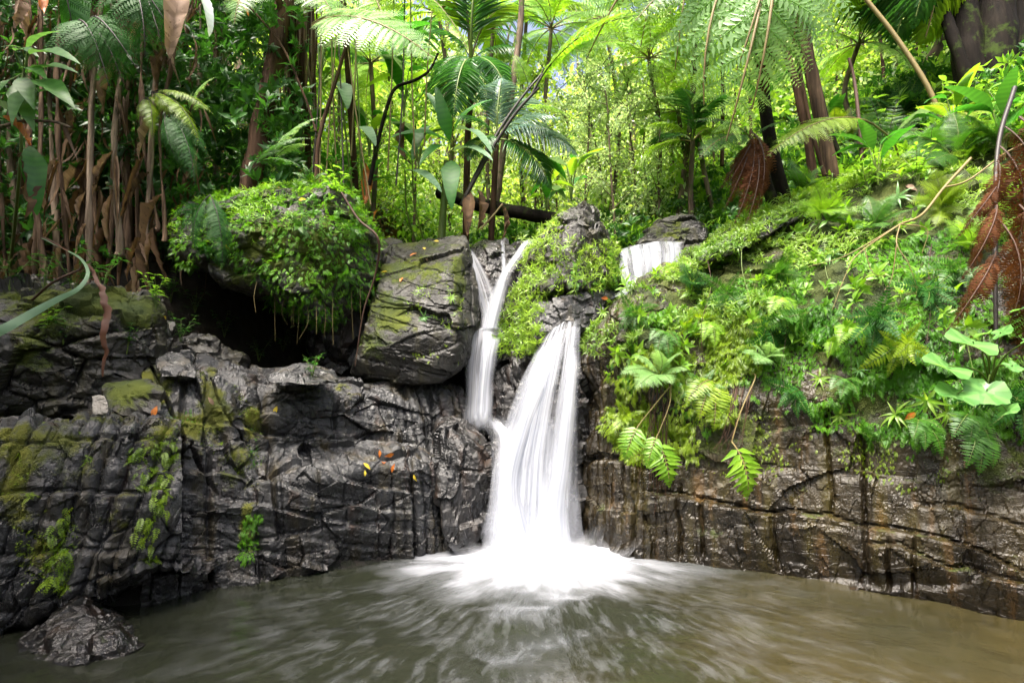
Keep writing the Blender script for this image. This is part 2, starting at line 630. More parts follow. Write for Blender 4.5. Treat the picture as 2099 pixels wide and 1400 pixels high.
MT['bark_burnt'] = bark_mat('bark_burnt', (0.005, 0.0045, 0.004), (0.16, 0.105, 0.062), sc_=8.0, stretch=0.08)
MT['bark_grey'] = bark_mat('bark_grey', (0.06, 0.045, 0.035), (0.24, 0.18, 0.13), moss=(0.05, 0.08, 0.015))
MT['dry_stem'] = bark_mat('dry_stem', (0.022, 0.014, 0.01), (0.27, 0.18, 0.12), sc_=22.0, stretch=0.05)
MT['dry_stem_pale'] = bark_mat('dry_stem_pale', (0.08, 0.06, 0.042), (0.46, 0.35, 0.26), sc_=22.0, stretch=0.05)
MT['rock_grey'] = rock_mat('rock_grey', (0.007, 0.0075, 0.0085), (0.062, 0.063, 0.064), stain=[(0.045, 0.035, 0.014), (0.03, 0.014, 0.008)], moss=(0.075, 0.085, 0.008), wet=(0.12, 0.48), lichen=(0.2, 0.2, 0.18), up_moss=0.05)
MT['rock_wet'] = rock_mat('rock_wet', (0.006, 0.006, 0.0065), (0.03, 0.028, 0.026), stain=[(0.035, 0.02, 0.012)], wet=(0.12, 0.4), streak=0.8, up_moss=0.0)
MT['rock_cliff'] = rock_mat('rock_cliff', (0.007, 0.005, 0.003), (0.048, 0.036, 0.016), stain=[(0.045, 0.036, 0.005), (0.1, 0.055, 0.016), (0.004, 0.004, 0.004)], moss=(0.035, 0.05, 0.005), wet=(0.1, 0.42), streak=0.6, lichen=None, up_moss=.2)
MT['rock_moss'] = rock_mat('rock_moss', (0.008, 0.0075, 0.006), (0.046, 0.043, 0.036), stain=[(0.05, 0.045, 0.02)], moss=(0.06, 0.08, 0.008), wet=(0.2, 0.6), up_moss=0.2, lichen=(0.14, 0.14, 0.11))
MT['rock_pale'] = rock_mat('rock_pale', (0.28, 0.26, 0.23), (0.5, 0.47, 0.42), wet=(0.5, 0.8))
MT['soil'] = rock_mat('soil', (0.008, 0.006, 0.004), (0.035, 0.024, 0.014), moss=(0.02, 0.04, 0.006), wet=(0.7, 0.95), up_moss=0.25, bump=1.6)
# ------------------------------------------------------------------ terrain
TP = np.array([
    (-2, 3, -.8), (0, 3, -.8), (2, 3, -.8), (0, 5, -.8), (-1, 4.4, -.8), (1.2, 4.8, -.8), (3, 3, -.7), (-3, 2.6, -.7), (0, 0, -.9), (-4, 0, -.7), (4, 0, -.7),
    (3.6, 4.1, -.8), (4.2, 3.2, -.8), (4.8, 2.2, -.7), (5.0, 4.4, .6), (0, -5, -.7), (-8, -5, 1.5), (8, -5, 1.5), (-6.5, 3.5, 1.0), (6.6, 3.4, 1.6), (-3.6, 4.6, .1), (-2.4, 6, .7), (-4.2, 5.6, .9), (-.5, 6.6, .4), (.5, 6.7, .3), (1.3, 6.5, .5),
    (-1.5, 7.2, .9), (-2.2, 8.2, 1.0), (-2.5, 9.5, 2.4), (-3.0, 11.2, 5.0), (-4.6, 6.9, 2.1), (-5.2, 8.0, 3.3), (-7, 7, 3.2), (-7.5, 9.5, 5.2), (-4.8, 9.6, 4.9),
    (-.8, 8.5, 3.3), (0, 8.5, 3.35), (1, 8.4, 3.3), (2.2, 8.4, 3.3), (3.4, 7.6, 3.2), (4.6, 6.6, 3.5), (4.6, 5.2, 1.8), (6.2, 6.2, 4.6), (6, 8, 5.6), (4, 9.3, 4.9), (8, 9.5, 7.2),
    (0, 11, 4.2), (1, 15, 5.4), (-4, 15, 7.6), (5, 14, 8.0), (0, 22, 8.5), (-9, 18, 12), (10, 18, 12.5), (0, 35, 15), (-25, 30, 22), (25, 30, 22), (0, 80, 36), (-50, 0, 14), (50, 0, 14),
    (0, -40, 4), (-50, 80, 46), (50, 80, 46)], float)


def _tps(r2):
    return 0.5 * r2 * np.log(r2 + 1e-9)


_n = len(TP)
_K = _tps(((TP[:, None, :2] - TP[None, :, :2]) ** 2).sum(2)) + np.eye(_n) * 0.02
_Pm = np.concatenate([np.ones((_n, 1)), TP[:, :2]], 1)
_A = np.block([[_K, _Pm], [_Pm.T, np.zeros((3, 3))]])
_w = np.linalg.solve(_A, np.concatenate([TP[:, 2], np.zeros(3)]))


def height(x, y):
    x = np.atleast_1d(np.asarray(x, float))
    y = np.atleast_1d(np.asarray(y, float))
    r2 = (x[:, None] - TP[None, :, 0]) ** 2 + (y[:, None] - TP[None, :, 1]) ** 2
    h = _tps(r2) @ _w[:_n] + _w[_n] + _w[_n + 1] * x + _w[_n + 2] * y
    q = np.stack([x, y, 0 * x], 1)
    return h + 0.14 * fbm(q * 0.9, 4, 5)


SURF = []  # (V, F) of everything plants may stand on


def surf(V, F):
    SURF.append((np.asarray(V, float), np.asarray(F)))


def gridF(nu, nv):
    i, j = np.meshgrid(np.arange(nv - 1), np.arange(nu - 1), indexing='ij')
    a = (i * nu + j).ravel()
    return np.stack([a, a + 1, a + nu + 1, a + nu], 1)


_s = np.linspace(-1, 1, 260)
_gx = 70 * np.sign(_s) * np.abs(_s) ** 2.2
_s = np.linspace(0, 1, 260)
_gy = -45 + 0 * _s
_gy = np.concatenate([np.linspace(-45, -4, 24)[:-1], np.linspace(-4, 14, 190)[:-1], 14 + 86 * np.linspace(0, 1, 60) ** 1.6])
_X, _Y = np.meshgrid(_gx, _gy)
_Z = height(_X.ravel(), _Y.ravel())
_V = np.stack([_X.ravel(), _Y.ravel(), _Z], 1)
_F = gridF(len(_gx), len(_gy))
surf(_V, _F)
GROUND = (_V, _F)
tag(link('ground', mk('ground', _V, _F, MT['soil'], attrs={'moss': 0.25 + 0.2 * fbm(_V * 0.8, 3, 9)})), kind='structure')


# ------------------------------------------------------------------ rocks
def gnormals(V, F):
    n = np.zeros_like(V)
    a = np.cross(V[F[:, 2]] - V[F[:, 0]], V[F[:, -1]] - V[F[:, 1]]) if F.shape[1] == 4 else np.cross(V[F[:, 1]] - V[F[:, 0]], V[F[:, 2]] - V[F[:, 0]])
    for k in range(F.shape[1]):
        np.add.at(n, F[:, k], a)
    return nrm(n)


def resample(rows, nu, nv, pad=True):
    R_ = np.array(rows, float)
    nr, nc = R_.shape[:2]
    A = np.stack([crom(R_[i], 40 * nc) for i in range(nr)])
    d = np.linalg.norm(np.diff(A, axis=1), axis=2).mean(0)
    s = np.concatenate([[0], np.cumsum(d)])
    idx = np.interp(np.linspace(0, s[-1], nu), s, np.arange(len(s)))
    i0 = np.minimum(idx.astype(int), A.shape[1] - 2)
    f = (idx - i0)[None, :, None]
    A = A[:, i0] * (1 - f) + A[:, i0 + 1] * f
    B = np.stack([crom(A[:, j], 30 * nr) for j in range(nu)], 1)
    d = np.linalg.norm(np.diff(B, axis=0), axis=2).mean(1)
    s = np.concatenate([[0], np.cumsum(d)])
    idx = np.interp(np.linspace(0, s[-1], nv), s, np.arange(len(s)))
    i0 = np.minimum(idx.astype(int), B.shape[0] - 2)
    f = (idx - i0)[:, None, None]
    return B[i0] * (1 - f) + B[i0 + 1] * f  # nv, nu, 3


def blocks(V, size, s=0, tilt=0.0, warp=0.06, crack=0.6, cw=0.06, lean=0.0):
    """fractured-block relief in metres for unit amplitude: tilted planes that meet in sharp edges, joints open only here and there"""
    q = V.copy()
    if lean:
        q[:, 0] += lean * q[:, 2]
    q = q / np.asarray(size)
    q = q + warp * np.stack([fbm(q * .9 + 9 * k, 2, s + 20 + k) for k in range(3)], 1)
    F1, F2, H, O = worley(q, s)
    e = F2 - F1
    a1, a2 = np.sin(H * 61.0), np.sin(H * 37.0 + 1)
    op = sstep(.0, .5, vnoise(q * .7 + 31, s + 9))
    return (H - 0.5) * 1.1 + (O[:, 0] * a1 + O[:, 2] * a2) * 1.1 - crack * op * np.exp(-(e / cw) ** 2)


def strata(V, n, step, sharp=.16, s=0, wob=.25):
    """bedding steps along direction n: 0..1 saw-tooth ledges"""
    t = (V @ nrm(np.asarray(n, float))) / step + wob * fbm(V * 1.3, 3, s)
    f = t - np.floor(t)
    k = hsh(np.floor(t).astype(np.int64), np.zeros(len(V), np.int64), np.zeros(len(V), np.int64), s)
    return (np.minimum(f / (1 - sharp), (1 - f) / sharp)) * (.4 + .8 * k)


def ribs(a, V, period, s=0, warp=.5):
    """rounded columns with sharp grooves between them, about 0..1"""
    t = a / period + warp * fbm(V * np.array([1.2, 1.2, .7]), 3, s) + .25 * fbm(np.stack([a * 9, 0 * a, V[:, 2] * .6], 1), 2, s + 4)
    k = hsh(np.floor(t).astype(np.int64), np.zeros(len(V), np.int64), np.zeros(len(V), np.int64), s)
    return np.abs(np.sin(PI * t)) ** .45 * (.55 + .6 * k)


def pline(px, py, poly, w, x0=None, x1=None):
    """signed pixel distance below a polyline, and a fade mask by x"""
    poly = np.array(poly, float)
    y = np.interp(px, poly[:, 0], poly[:, 1])
    fade = sstep(poly[0, 0] - 25, poly[0, 0] + 15, px) * (1 - sstep(poly[-1, 0] - 15, poly[-1, 0] + 25, px))
    return (py - y) / w, fade


def steps(V, specs):
    px, py = proj(V)
    wob = 5 * fbm(V * 6, 3, 77)
    d = np.zeros(len(V))
    for poly, w, amt, ck in specs:
        s, f = pline(px, py + wob, poly, 1.0)
        up = 0.5 + 0.5 * np.tanh(s / w)
        loc = np.exp(-np.clip(s, 0, None) / 90.0) if amt else 0
        d += f * (amt * up * loc - ck * np.exp(-(s / (w * 0.8)) ** 2))
    return d


def mossmask(V, blobs, base=0.0, seed=3):
    px, py = proj(V)
    m = np.full(len(V), float(base))
    for x, y, rx, ry, s in blobs:
        m = np.maximum(m, s * np.exp(-((px - x) / rx) ** 2 - ((py - y) / ry) ** 2))
    return m + 0.12 * fbm(V * 2.2, 4, seed)


def rockobj(name, V, F, mat, label, cat, moss, group=None):
    V = np.asarray(V)
    c = np.array([V[:, 0].mean(), V[:, 1].mean(), V[:, 2].min()])
    surf(V, F)
    o = link(name, mk(name, V - c, F, mat, smooth=False, attrs={'moss': moss}))
    o.location = c
    return tag(o, label, cat, group)


def patchrock(name, rows, nu, nv, mat, label, cat, disp, blobs, base=0.0):
    G = resample(rows, nu, nv)
    V = G.reshape(-1, 3)
    F = gridF(nu, nv)
    n = gnormals(V, F)
    dd = disp(V)
    V2 = V + n * (dd - .9 * dd.mean())[:, None]
    rockobj(name, V2, F, mat, label, cat, mossmask(V2, blobs, base))
    return V2, F


_ICO = {}


def ico(k):
    if k not in _ICO:
        bm = bmesh.new()
        bmesh.ops.create_icosphere(bm, subdivisions=k, radius=1.0)
        bm.verts.ensure_lookup_table()
        V = np.array([v.co[:] for v in bm.verts])
        F = np.array([[v.index for v in f.verts] for f in bm.faces])
        bm.free()
        _ICO[k] = (V, F)
    return _ICO[k]


def hullrock(pts, k=6, sharp=34.0, amp=0.05, size=(0.3, 0.3, 0.3), s=0, fine=0.02, groove=None, crack=0.4):
    pts = np.asarray(pts, float)
    bm = bmesh.new()
    for p in pts:
        bm.verts.new(p)
    bmesh.ops.convex_hull(bm, input=bm.verts)
    bm.faces.ensure_lookup_table()
    c = pts.mean(0)
    pl = []
    for f in bm.faces:
        f.normal_update()
        n = np.array(f.normal)
        dd = float(np.dot(np.array(f.verts[0].co) - c, n))
        if dd < 0:
            n, dd = -n, -dd
        pl.append((*n, max(dd, 0.02)))
    bm.free()
    pl = np.array(pl)
    D, F = ico(k)
    q = D @ pl[:, :3].T / pl[:, 3]
    r = 1 / (np.maximum(q, 0) ** sharp).sum(1) ** (1 / sharp)
    V = c + D * r[:, None]
    n = gnormals(V, F)
    d = amp * (blocks(V, size, s, crack=crack) + .28 * blocks(V, np.asarray(size) * .4, s + 50, crack=.25) + .22 * strata(V, (.3, -.2, 1), .2, .2, s, .4)) + .5 * fine * fbm(V * 9, 4, s + 5)
    if groove:
        d = d + groove(V)
    return V + n * (d - d.mean())[:, None], F


# --- the left ledge: an overhanging near slab and the fractured shelf that runs to the fall
def off(p, dy=0.0, dz=0.0, dx=0.0):
    return p + np.array([dx, dy, dz])


def slab_rows():
    xs = [-330, -150, 0, 110, 210, 300, 372]
    fy = [3.55, 3.75, 3.92, 4.02, 4.12, 4.22, 4.36]
    bot = [1455, 1380, 1300, 1255, 1208, 1172, 1198]
    mid = [1120, 1100, 1085, 1060, 1045, 1040, 1040]
    top = [893, 886, 884, 880, 877, 877, 880]
    r = []
    r.append([off(P(x, b, y), 1.3, -.35) for x, b, y in zip(xs, bot, fy)])
    r.append([off(P(x, b, y), .75, -.08) for x, b, y in zip(xs, bot, fy)])
    r.append([off(P(x, b, y), .12) for x, b, y in zip(xs, bot, fy)])
    r.append([P(x, b - 45, y) for x, b, y in zip(xs, bot, fy)])
    r.append([P(x, m, y + .0) for x, m, y in zip(xs, mid, fy)])
    r.append([P(x, t + 75, y + .06) for x, t, y in zip(xs, top, fy)])
    r.append([P(x, t, y + .16) for x, t, y in zip(xs, top, fy)])
    r.append([off(P(x, t - 14, y + .3)) for x, t, y in zip(xs, top, fy)])
    r.append([off(P(x, t - 16, y + .9)) for x, t, y in zip(xs, top, fy)])
    r.append([off(P(x, t - 10, y + 1.5), 0, -.25) for x, t, y in zip(xs, top, fy)])
    r.append([off(P(x, t, y + 1.7), 0, -1.2) for x, t, y in zip(xs, top, fy)])
    return r


def slab_disp(V):
    px, py = proj(V)
    a = V[:, 0] * 0.82 + V[:, 1] * 0.57 - V[:, 2] * 0.34   # tilted columns
    d = 0.055 * blocks(V, (.34, .34, .3), 4, lean=-0.3, crack=.5, cw=.04) + 0.016 * blocks(V, (.12, .12, .2), 14, lean=-0.3, crack=.3)
    d += .06 * ribs(a, V, .13, 31) + .03 * strata(V, (.3, 0, 1), .27, .15, 45)
    d += 0.007 * fbm(V * 15, 3, 8)
    d += steps(V, [([(-20, 905), (150, 900), (280, 893), (350, 905)], 6, .03, .04), ([(-20, 1015), (110, 1005), (250, 1010), (340, 1000)], 6, .05, .05),
                   ([(-20, 1140), (120, 1128), (280, 1120)], 7, .04, .04)])
    return d


SLAB = patchrock('rock_slab', slab_rows(), 300, 360, MT['rock_grey'],
                 'dark grooved rock slab overhanging the pool, flat top edge carrying a small white stone', 'rock', slab_disp,
                 [(60, 930, 150, 90, .75), (40, 1010, 60, 120, .6), (200, 860, 170, 14, .5), (90, 1130, 70, 60, .6), (330, 900, 60, 60, .6), (250, 1060, 60, 120, .45)], .12)


def ledge_rows():
    xs = [290, 372, 450, 560, 660, 770, 870, 940, 1000, 1045]
    wl = [1240, 1222, 1206, 1190, 1176, 1156, 1136, 1120, 1106, 1098]
    Wp = [W(x, y) for x, y in zip(xs, wl)]
    Y = np.array([w[1] for w in Wp])
    r = []
    r.append([off(w, 0, -.6) for w in Wp])
    r.append([off(w, 0, -.05) for w in Wp])
    y1 = [1040, 1040, 1040, 1030, 1020, 1010, 1005, 1010, 1015, 1020]
    r.append([P(x, y, d) for x, y, d in zip(xs, y1, Y + [.12, .1, .08, .05, .05, .05, .05, .08, .1, .1])])
    y2 = [900, 905, 930, 975, 968, 950, 950, 960, 975, 985]
    r.append([P(x, y, d) for x, y, d in zip(xs, y2, Y + [.25, .22, .2, .14, .12, .12, .12, .15, .2, .2])])
    y3 = [880, 880, 895, 925, 915, 905, 915, 935, 955, 968]
    r.append([P(x, y, d) for x, y, d in zip(xs, y3, Y + [.35, .3, .34, .5, .58, .6, .52, .36, .3, .3])])
    y4 = [835, 835, 835, 838, 836, 832, 830, 850, 900, 930]
    r.append([P(x, y, d) for x, y, d in zip(xs, y4, Y + [.5, .45, .44, .6, .66, .68, .62, .5, .45, .45])])
    y5 = [775, 752, 765, 788, 790, 785, 790, 815, 880, 920]
    r.append([P(x, y, d) for x, y, d in zip(xs, y5, Y + [.9, .85, .8, .85, .9, .88, .8, .65, .65, .65])])
    y6 = [745, 730, 748, 765, 766, 776, 782, 805, 872, 915]
    r.append([P(x, y, d) for x, y, d in zip(xs, y6, Y + [1.3, 1.25, 1.2, 1.2, 1.2, 1.1, 1.0, .9, .85, .85])])
    r.append([off(P(x, y, d), 0, -.15) for x, y, d in zip(xs, y6, Y + 1.5)])
    r.append([off(P(x, y, d), 0, -1.3) for x, y, d in zip(xs, y6, Y + 1.65)])
    return r


def ledge_disp(V):
    px, py = proj(V)
    rt = sstep(760, 880, px)
    low = sstep(960, 1030, py)
    lft = 1 - sstep(480, 560, px)
    a = V[:, 0] * 0.88 + V[:, 1] * 0.47 + 0.1 * V[:, 2]
    gr = np.abs(fbm(np.stack([a * 5.0, V[:, 2] * 0.5, 0 * a], 1), 3, 41))
    d = (1 - .65 * rt - .3 * low * (1 - rt)) * 0.075 * blocks(V, (.5, .5, .26), 7, crack=.4, cw=.03) + 0.02 * blocks(V, (.22, .22, .14), 17, crack=.3, cw=.03) * (1 - .4 * low) + .005 * blocks(V, (.07, .07, .05), 18, crack=.3)
    k = np.clip(rt * 1.1 + .35 * low + .2, 0, 1.1)
    d += k * (-0.03 * sstep(.12, 0, gr) + 0.05 * gr) + rt * .055 * ribs(a, V, .12, 47)
    d += (1 - .8 * rt) * .045 * strata(V, (.25, .1, 1), .19, .18, 43) + .005 * strata(V, (.2, .15, 1), .07, .2, 44)
    # slanted ridges of the upper left part

    b = V[:, 0] * 0.9 + V[:, 1] * 0.5 + 0.55 * V[:, 2]
    g2 = np.abs(fbm(np.stack([b * 4.2, 0 * b, 0 * b], 1), 2, 51))
    d += lft * (1 - low) * (-.12 * sstep(.12, 0, g2) + .05 * g2)
    d += 0.006 * fbm(V * 15, 3, 18)
    d += steps(V, [([(545, 885), (640, 896), (760, 900), (850, 915)], 5, .05, .05), ([(555, 970), (620, 965), (700, 945), (790, 940), (880, 950)], 6, .1, .05),
                   ([(520, 1110), (640, 1085), (800, 1062)], 6, .03, .03), ([(560, 815), (640, 818), (720, 812)], 5, .05, .03),
                   ([(380, 1125), (460, 1130), (540, 1128)], 7, .04, .05)])
    # vertical joints
    for x0, s0, y0, y1 in ((548, .12, 790, 1110), (425, .02, 780, 1200), (372, -.05, 760, 1000), (690, .02, 815, 900), (520, .05, 1100, 1210)):
        q = px - (x0 + s0 * (py - 900) + 4 * fbm(V * 5, 2, 3))
        d -= .07 * np.exp(-(q / 5) ** 2) * sstep(y0 - 20, y0 + 20, py) * (1 - sstep(y1 - 20, y1 + 20, py))
    return d


LEDGE = patchrock('rock_ledge', ledge_rows(), 500, 380, MT['rock_grey'],
                  'long grey fractured rock ledge with stepped shelves running to the foot of the waterfall', 'rock', ledge_disp,
                  [(300, 800, 60, 60, .9), (440, 850, 50, 70, .75), (380, 870, 60, 30, .8), (470, 960, 60, 70, .55), (520, 870, 25, 50, .7), (430, 780, 25, 60, .6), (640, 800, 60, 20, .45), (505, 1080, 25, 60, .75), (700, 800, 60, 25, .5)], .06)

H = hullrock
V, F = H([P(318, 742, 5.3), P(345, 728, 5.5), P(375, 730, 5.5), P(404, 752, 5.3), P(402, 775, 5.2), P(330, 772, 5.2), P(340, 740, 5.9), P(395, 750, 5.9), P(360, 790, 5.6)], 5, amp=.03, s=3)
rockobj('boulder', V, F, MT['rock_grey'], 'small rounded grey knob on the crest of the long ledge', 'rock', mossmask(V, []))
V, F = H([P(540, 770, 5.5), P(580, 748, 5.7), P(640, 746, 5.8), P(690, 768, 5.8), P(700, 786, 5.6), P(550, 790, 5.4), P(640, 790, 5.4), P(560, 760, 6.3), P(680, 765, 6.3)], 5, amp=.03, s=6, sharp=14)
rockobj('boulder', V, F, MT['rock_grey'], 'smooth low grey hump lying on the back crest of the long ledge', 'rock', mossmask(V, []))
V, F = H([P(188, 812, 4.38), P(200, 808, 4.38), P(214, 810, 4.38), P(222, 828, 4.36), P(221, 848, 4.34), P(193, 850, 4.34), P(190, 830, 4.46), P(215, 828, 4.46), P(205, 852, 4.46)], 4, amp=.008, size=(.08, .08, .08), fine=.004)
rockobj('stone', V, F, MT['rock_pale'], 'small pale whitish stone standing on the flat slab edge', 'rock', mossmask(V, []))
V, F = H([P(205, 800, 5.0), P(218, 785, 5.0), P(240, 800, 4.9), P(330, 800, 4.9), P(335, 850, 4.8), P(215, 850, 4.75), P(220, 800, 5.5), P(320, 790, 5.5), P(300, 780, 5.2)], 5, amp=.04, s=9)
rockobj('boulder', V, F, MT['rock_moss'], 'angular moss streaked block behind the white stone', 'rock', mossmask(V, [(260, 800, 60, 40, .8)]))
V, F = H([P(118, 805, 5.4), P(140, 790, 5.5), P(190, 792, 5.5), P(206, 815, 5.4), P(205, 860, 5.2), P(115, 860, 5.2), P(130, 795, 6), P(195, 800, 6)], 5, amp=.04, s=12)
rockobj('boulder', V, F, MT['rock_moss'], 'dark low boulder in shade under the mossy boulder', 'rock', mossmask(V, []))
# wet rock in the pool corner
V, F = H([W(85, 1352), W(150, 1360), W(270, 1342), W(294, 1326), P(158, 1238, 4.0), P(178, 1240, 4.05), P(225, 1290, 3.8), P(246, 1302, 3.7), P(95, 1290, 3.85), P(40, 1270, 4.7), W(30, 1318), P(250, 1262, 4.7), P(120, 1230, 4.8), off(W(150, 1350), 0, -.4), off(W(250, 1340), 0, -.4), off(W(60, 1320), 0, -.4), off(W(220, 1290), 0, -.3)],
         6, amp=.06, size=(.24, .24, .2), s=15, fine=.02)
rockobj('boulder', V, F, MT['rock_wet'], 'wet dark pointed rock in the pool under the overhanging slab', 'rock', mossmask(V, [(215, 1310, 20, 14, .7)]))
# mossy boulder at left
V, F = H([P(-120, 600, 5.4), P(20, 590, 5.3), P(80, 588, 5.5), P(190, 588, 5.6), P(260, 610, 5.6), P(330, 625, 5.7), P(345, 700, 5.7), P(330, 775, 5.7), P(300, 820, 5.6), P(0, 850, 5.0), P(-120, 850, 5.0), P(-20, 700, 4.9), P(130, 690, 5.1), P(250, 700, 5.3),
          P(100, 850, 5.2), P(0, 570, 6.6), P(250, 590, 6.8), P(340, 620, 6.8), P(330, 800, 6.8), P(0, 860, 6.8), P(210, 650, 5.2)], 7, amp=.12, size=(.55, .5, .4), s=21, fine=.04, sharp=18)
rockobj('boulder', V, F, MT['rock_moss'], 'large dark rounded boulder with a moss cap under the dry stems', 'rock', mossmask(V, [(150, 620, 160, 40, .9), (280, 640, 60, 40, .9), (60, 720, 60, 70, .55), (100, 660, 90, 40, .6)], .1))
# overhanging mossy rock above the cave
OV = H([P(350, 480, 6.6), P(340, 510, 6.9), P(385, 425, 6.7), P(470, 408, 6.4), P(590, 392, 6.2), P(680, 380, 6.25), P(725, 410, 6.4), P(778, 500, 6.6), P(762, 590, 6.7), P(705, 668, 6.6), P(660, 662, 6.4), P(585, 618, 6.3), P(520, 552, 6.25), P(480, 525, 6.3), P(385, 535, 6.5),
        P(380, 480, 9.6), P(420, 560, 9.4), P(640, 640, 9.2), P(760, 560, 9.0), P(700, 400, 9.4), P(600, 480, 6.0), P(690, 520, 6.25)], 7, amp=.09, size=(.5, .45, .35), s=27, fine=.03)
rockobj('boulder', OV[0], OV[1], MT['rock_moss'], 'huge overhanging boulder covered in bright green moss above the black hollow', 'rock', mossmask(OV[0], [(600, 500, 200, 130, .8)]))
V, F = H([P(655, 610, 7.0), P(735, 560, 7.0), P(760, 640, 7.1), P(735, 770, 7.2), P(640, 790, 7.6), P(690, 690, 7.0), P(640, 620, 9.4), P(740, 580, 9.4), P(740, 780, 9.4), P(640, 790, 9.4)], 5, amp=.08, s=33)
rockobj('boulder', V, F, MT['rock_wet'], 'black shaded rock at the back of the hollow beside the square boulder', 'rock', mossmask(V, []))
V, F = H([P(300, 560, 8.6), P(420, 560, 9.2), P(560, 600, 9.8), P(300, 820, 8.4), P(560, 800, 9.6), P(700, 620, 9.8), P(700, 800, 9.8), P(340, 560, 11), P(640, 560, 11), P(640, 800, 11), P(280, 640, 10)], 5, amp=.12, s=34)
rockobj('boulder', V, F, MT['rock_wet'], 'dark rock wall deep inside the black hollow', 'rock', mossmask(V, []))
V, F = H([P(350, 700, 6.3), P(430, 690, 6.4), P(500, 735, 6.6), P(480, 800, 6.4), P(340, 810, 6.0), P(350, 700, 7.2), P(480, 740, 7.4), P(470, 800, 7.3)], 5, amp=.08, s=36)
rockobj('boulder', V, F, MT['rock_moss'], 'dark mossy rock with leafy plants at the mouth of the hollow', 'rock', mossmask(V, [], .2))
# square boulder left of the upper fall


def sq_groove(V):
    px, py = proj(V)
    a = V[:, 1] * 0.8 - V[:, 2] * 0.35 + V[:, 0] * .3
    g = np.abs(fbm(np.stack([a * 8, 0 * a, V[:, 2] * .5], 1), 3, 61))
    m = sstep(935, 965, px)
    d = m * (-.06 * sstep(.15, 0, g) + .02 * g)
    # slanting bedding on the top face
    t = V[:, 2] * .9 - V[:, 1] * .35 + .2 * V[:, 0]
    g = np.abs(fbm(np.stack([t * 7, V[:, 0] * .8, 0 * t], 1), 3, 65))
    return d + (1 - m) * (-.025 * sstep(.1, 0, g))


SQ = H([P(800, 500, 7.5), P(955, 480, 7.3), P(965, 495, 7.2), P(770, 575, 6.75), P(920, 555, 6.55), P(752, 640, 6.5), P(735, 715, 6.45), P(850, 690, 6.3), P(945, 690, 6.35), P(985, 655, 6.9), P(975, 560, 7.2),
        P(722, 765, 6.6), P(800, 785, 6.5), P(910, 790, 6.5), P(955, 745, 6.6), P(725, 770, 8), P(980, 720, 7.9), P(985, 660, 8), P(800, 510, 8.2), P(950, 490, 8.2)],
       7, sharp=44, amp=.035, size=(.6, .5, .3), s=44, fine=.012, groove=sq_groove)
rockobj('boulder', SQ[0], SQ[1], MT['rock_moss'], 'square slab sided boulder with mossy sloping top left of the forked fall', 'rock',
        mossmask(SQ[0], [(830, 560, 120, 60, .55), (800, 640, 60, 60, .8), (940, 580, 16, 80, .75), (770, 700, 50, 50, .7), (870, 500, 80, 16, .5)], .1))
V, F = H([P(775, 495, 7.7), P(800, 488, 7.8), P(830, 500, 7.7), P(832, 530, 7.6), P(800, 545, 7.5), P(770, 535, 7.6), P(790, 490, 8.3), P(830, 510, 8.3)], 5, amp=.05, s=46)
rockobj('boulder', V, F, MT['rock_moss'], 'small grey rock wedged behind the square boulder', 'rock', mossmask(V, []))
# dark rock between the two strands
MID = H([P(955, 520, 7.6), P(985, 485, 7.8), P(1030, 492, 7.8), P(1075, 495, 7.7), P(1105, 520, 7.6), P(1060, 640, 7.15), P(1005, 690, 6.98), P(965, 660, 7.12), P(1000, 560, 7.18), P(1020, 500, 7.5), P(960, 880, 7.3), P(1060, 880, 7.3), P(960, 560, 8.6), P(1090, 560, 8.6), P(1090, 880, 8.4), P(960, 880, 8.4)],
        6, amp=.06, size=(.3, .3, .3), s=52)
rockobj('boulder', MID[0], MID[1], MT['rock_wet'], 'wet black rock under the forked upper fall', 'rock', mossmask(MID[0], [(980, 500, 30, 14, .7)]))
# ledge that catches the upper fall
V, F = H([P(962, 680, 7.0), P(1030, 672, 7.0), P(1032, 690, 6.85), P(960, 695, 6.85), P(965, 735, 6.95), P(1025, 740, 6.95), P(960, 670, 7.4), P(1040, 670, 7.4), P(965, 740, 7.3), P(1030, 745, 7.3)], 5, amp=.03, s=57)
rockobj('stone', V, F, MT['rock_wet'], 'small wet ledge stone where the forked fall splashes', 'rock', mossmask(V, []))
# right flank of the forked fall
V, F = H([P(1060, 560, 7.3), P(1095, 545, 7.0), P(1120, 600, 6.8), P(1110, 690, 6.75), P(1060, 740, 6.8), P(1015, 745, 6.95), P(1020, 700, 7.1), P(1050, 620, 7.2), P(1120, 740, 6.8), P(1090, 550, 8), P(1130, 740, 8), P(1030, 745, 7.9)], 6, amp=.06, s=60, size=(.3, .3, .25))
rockobj('boulder', V, F, MT['rock_wet'], 'dark leaf fringed rock on the flank of the forked fall', 'rock', mossmask(V, [(1080, 640, 30, 60, .5)]))
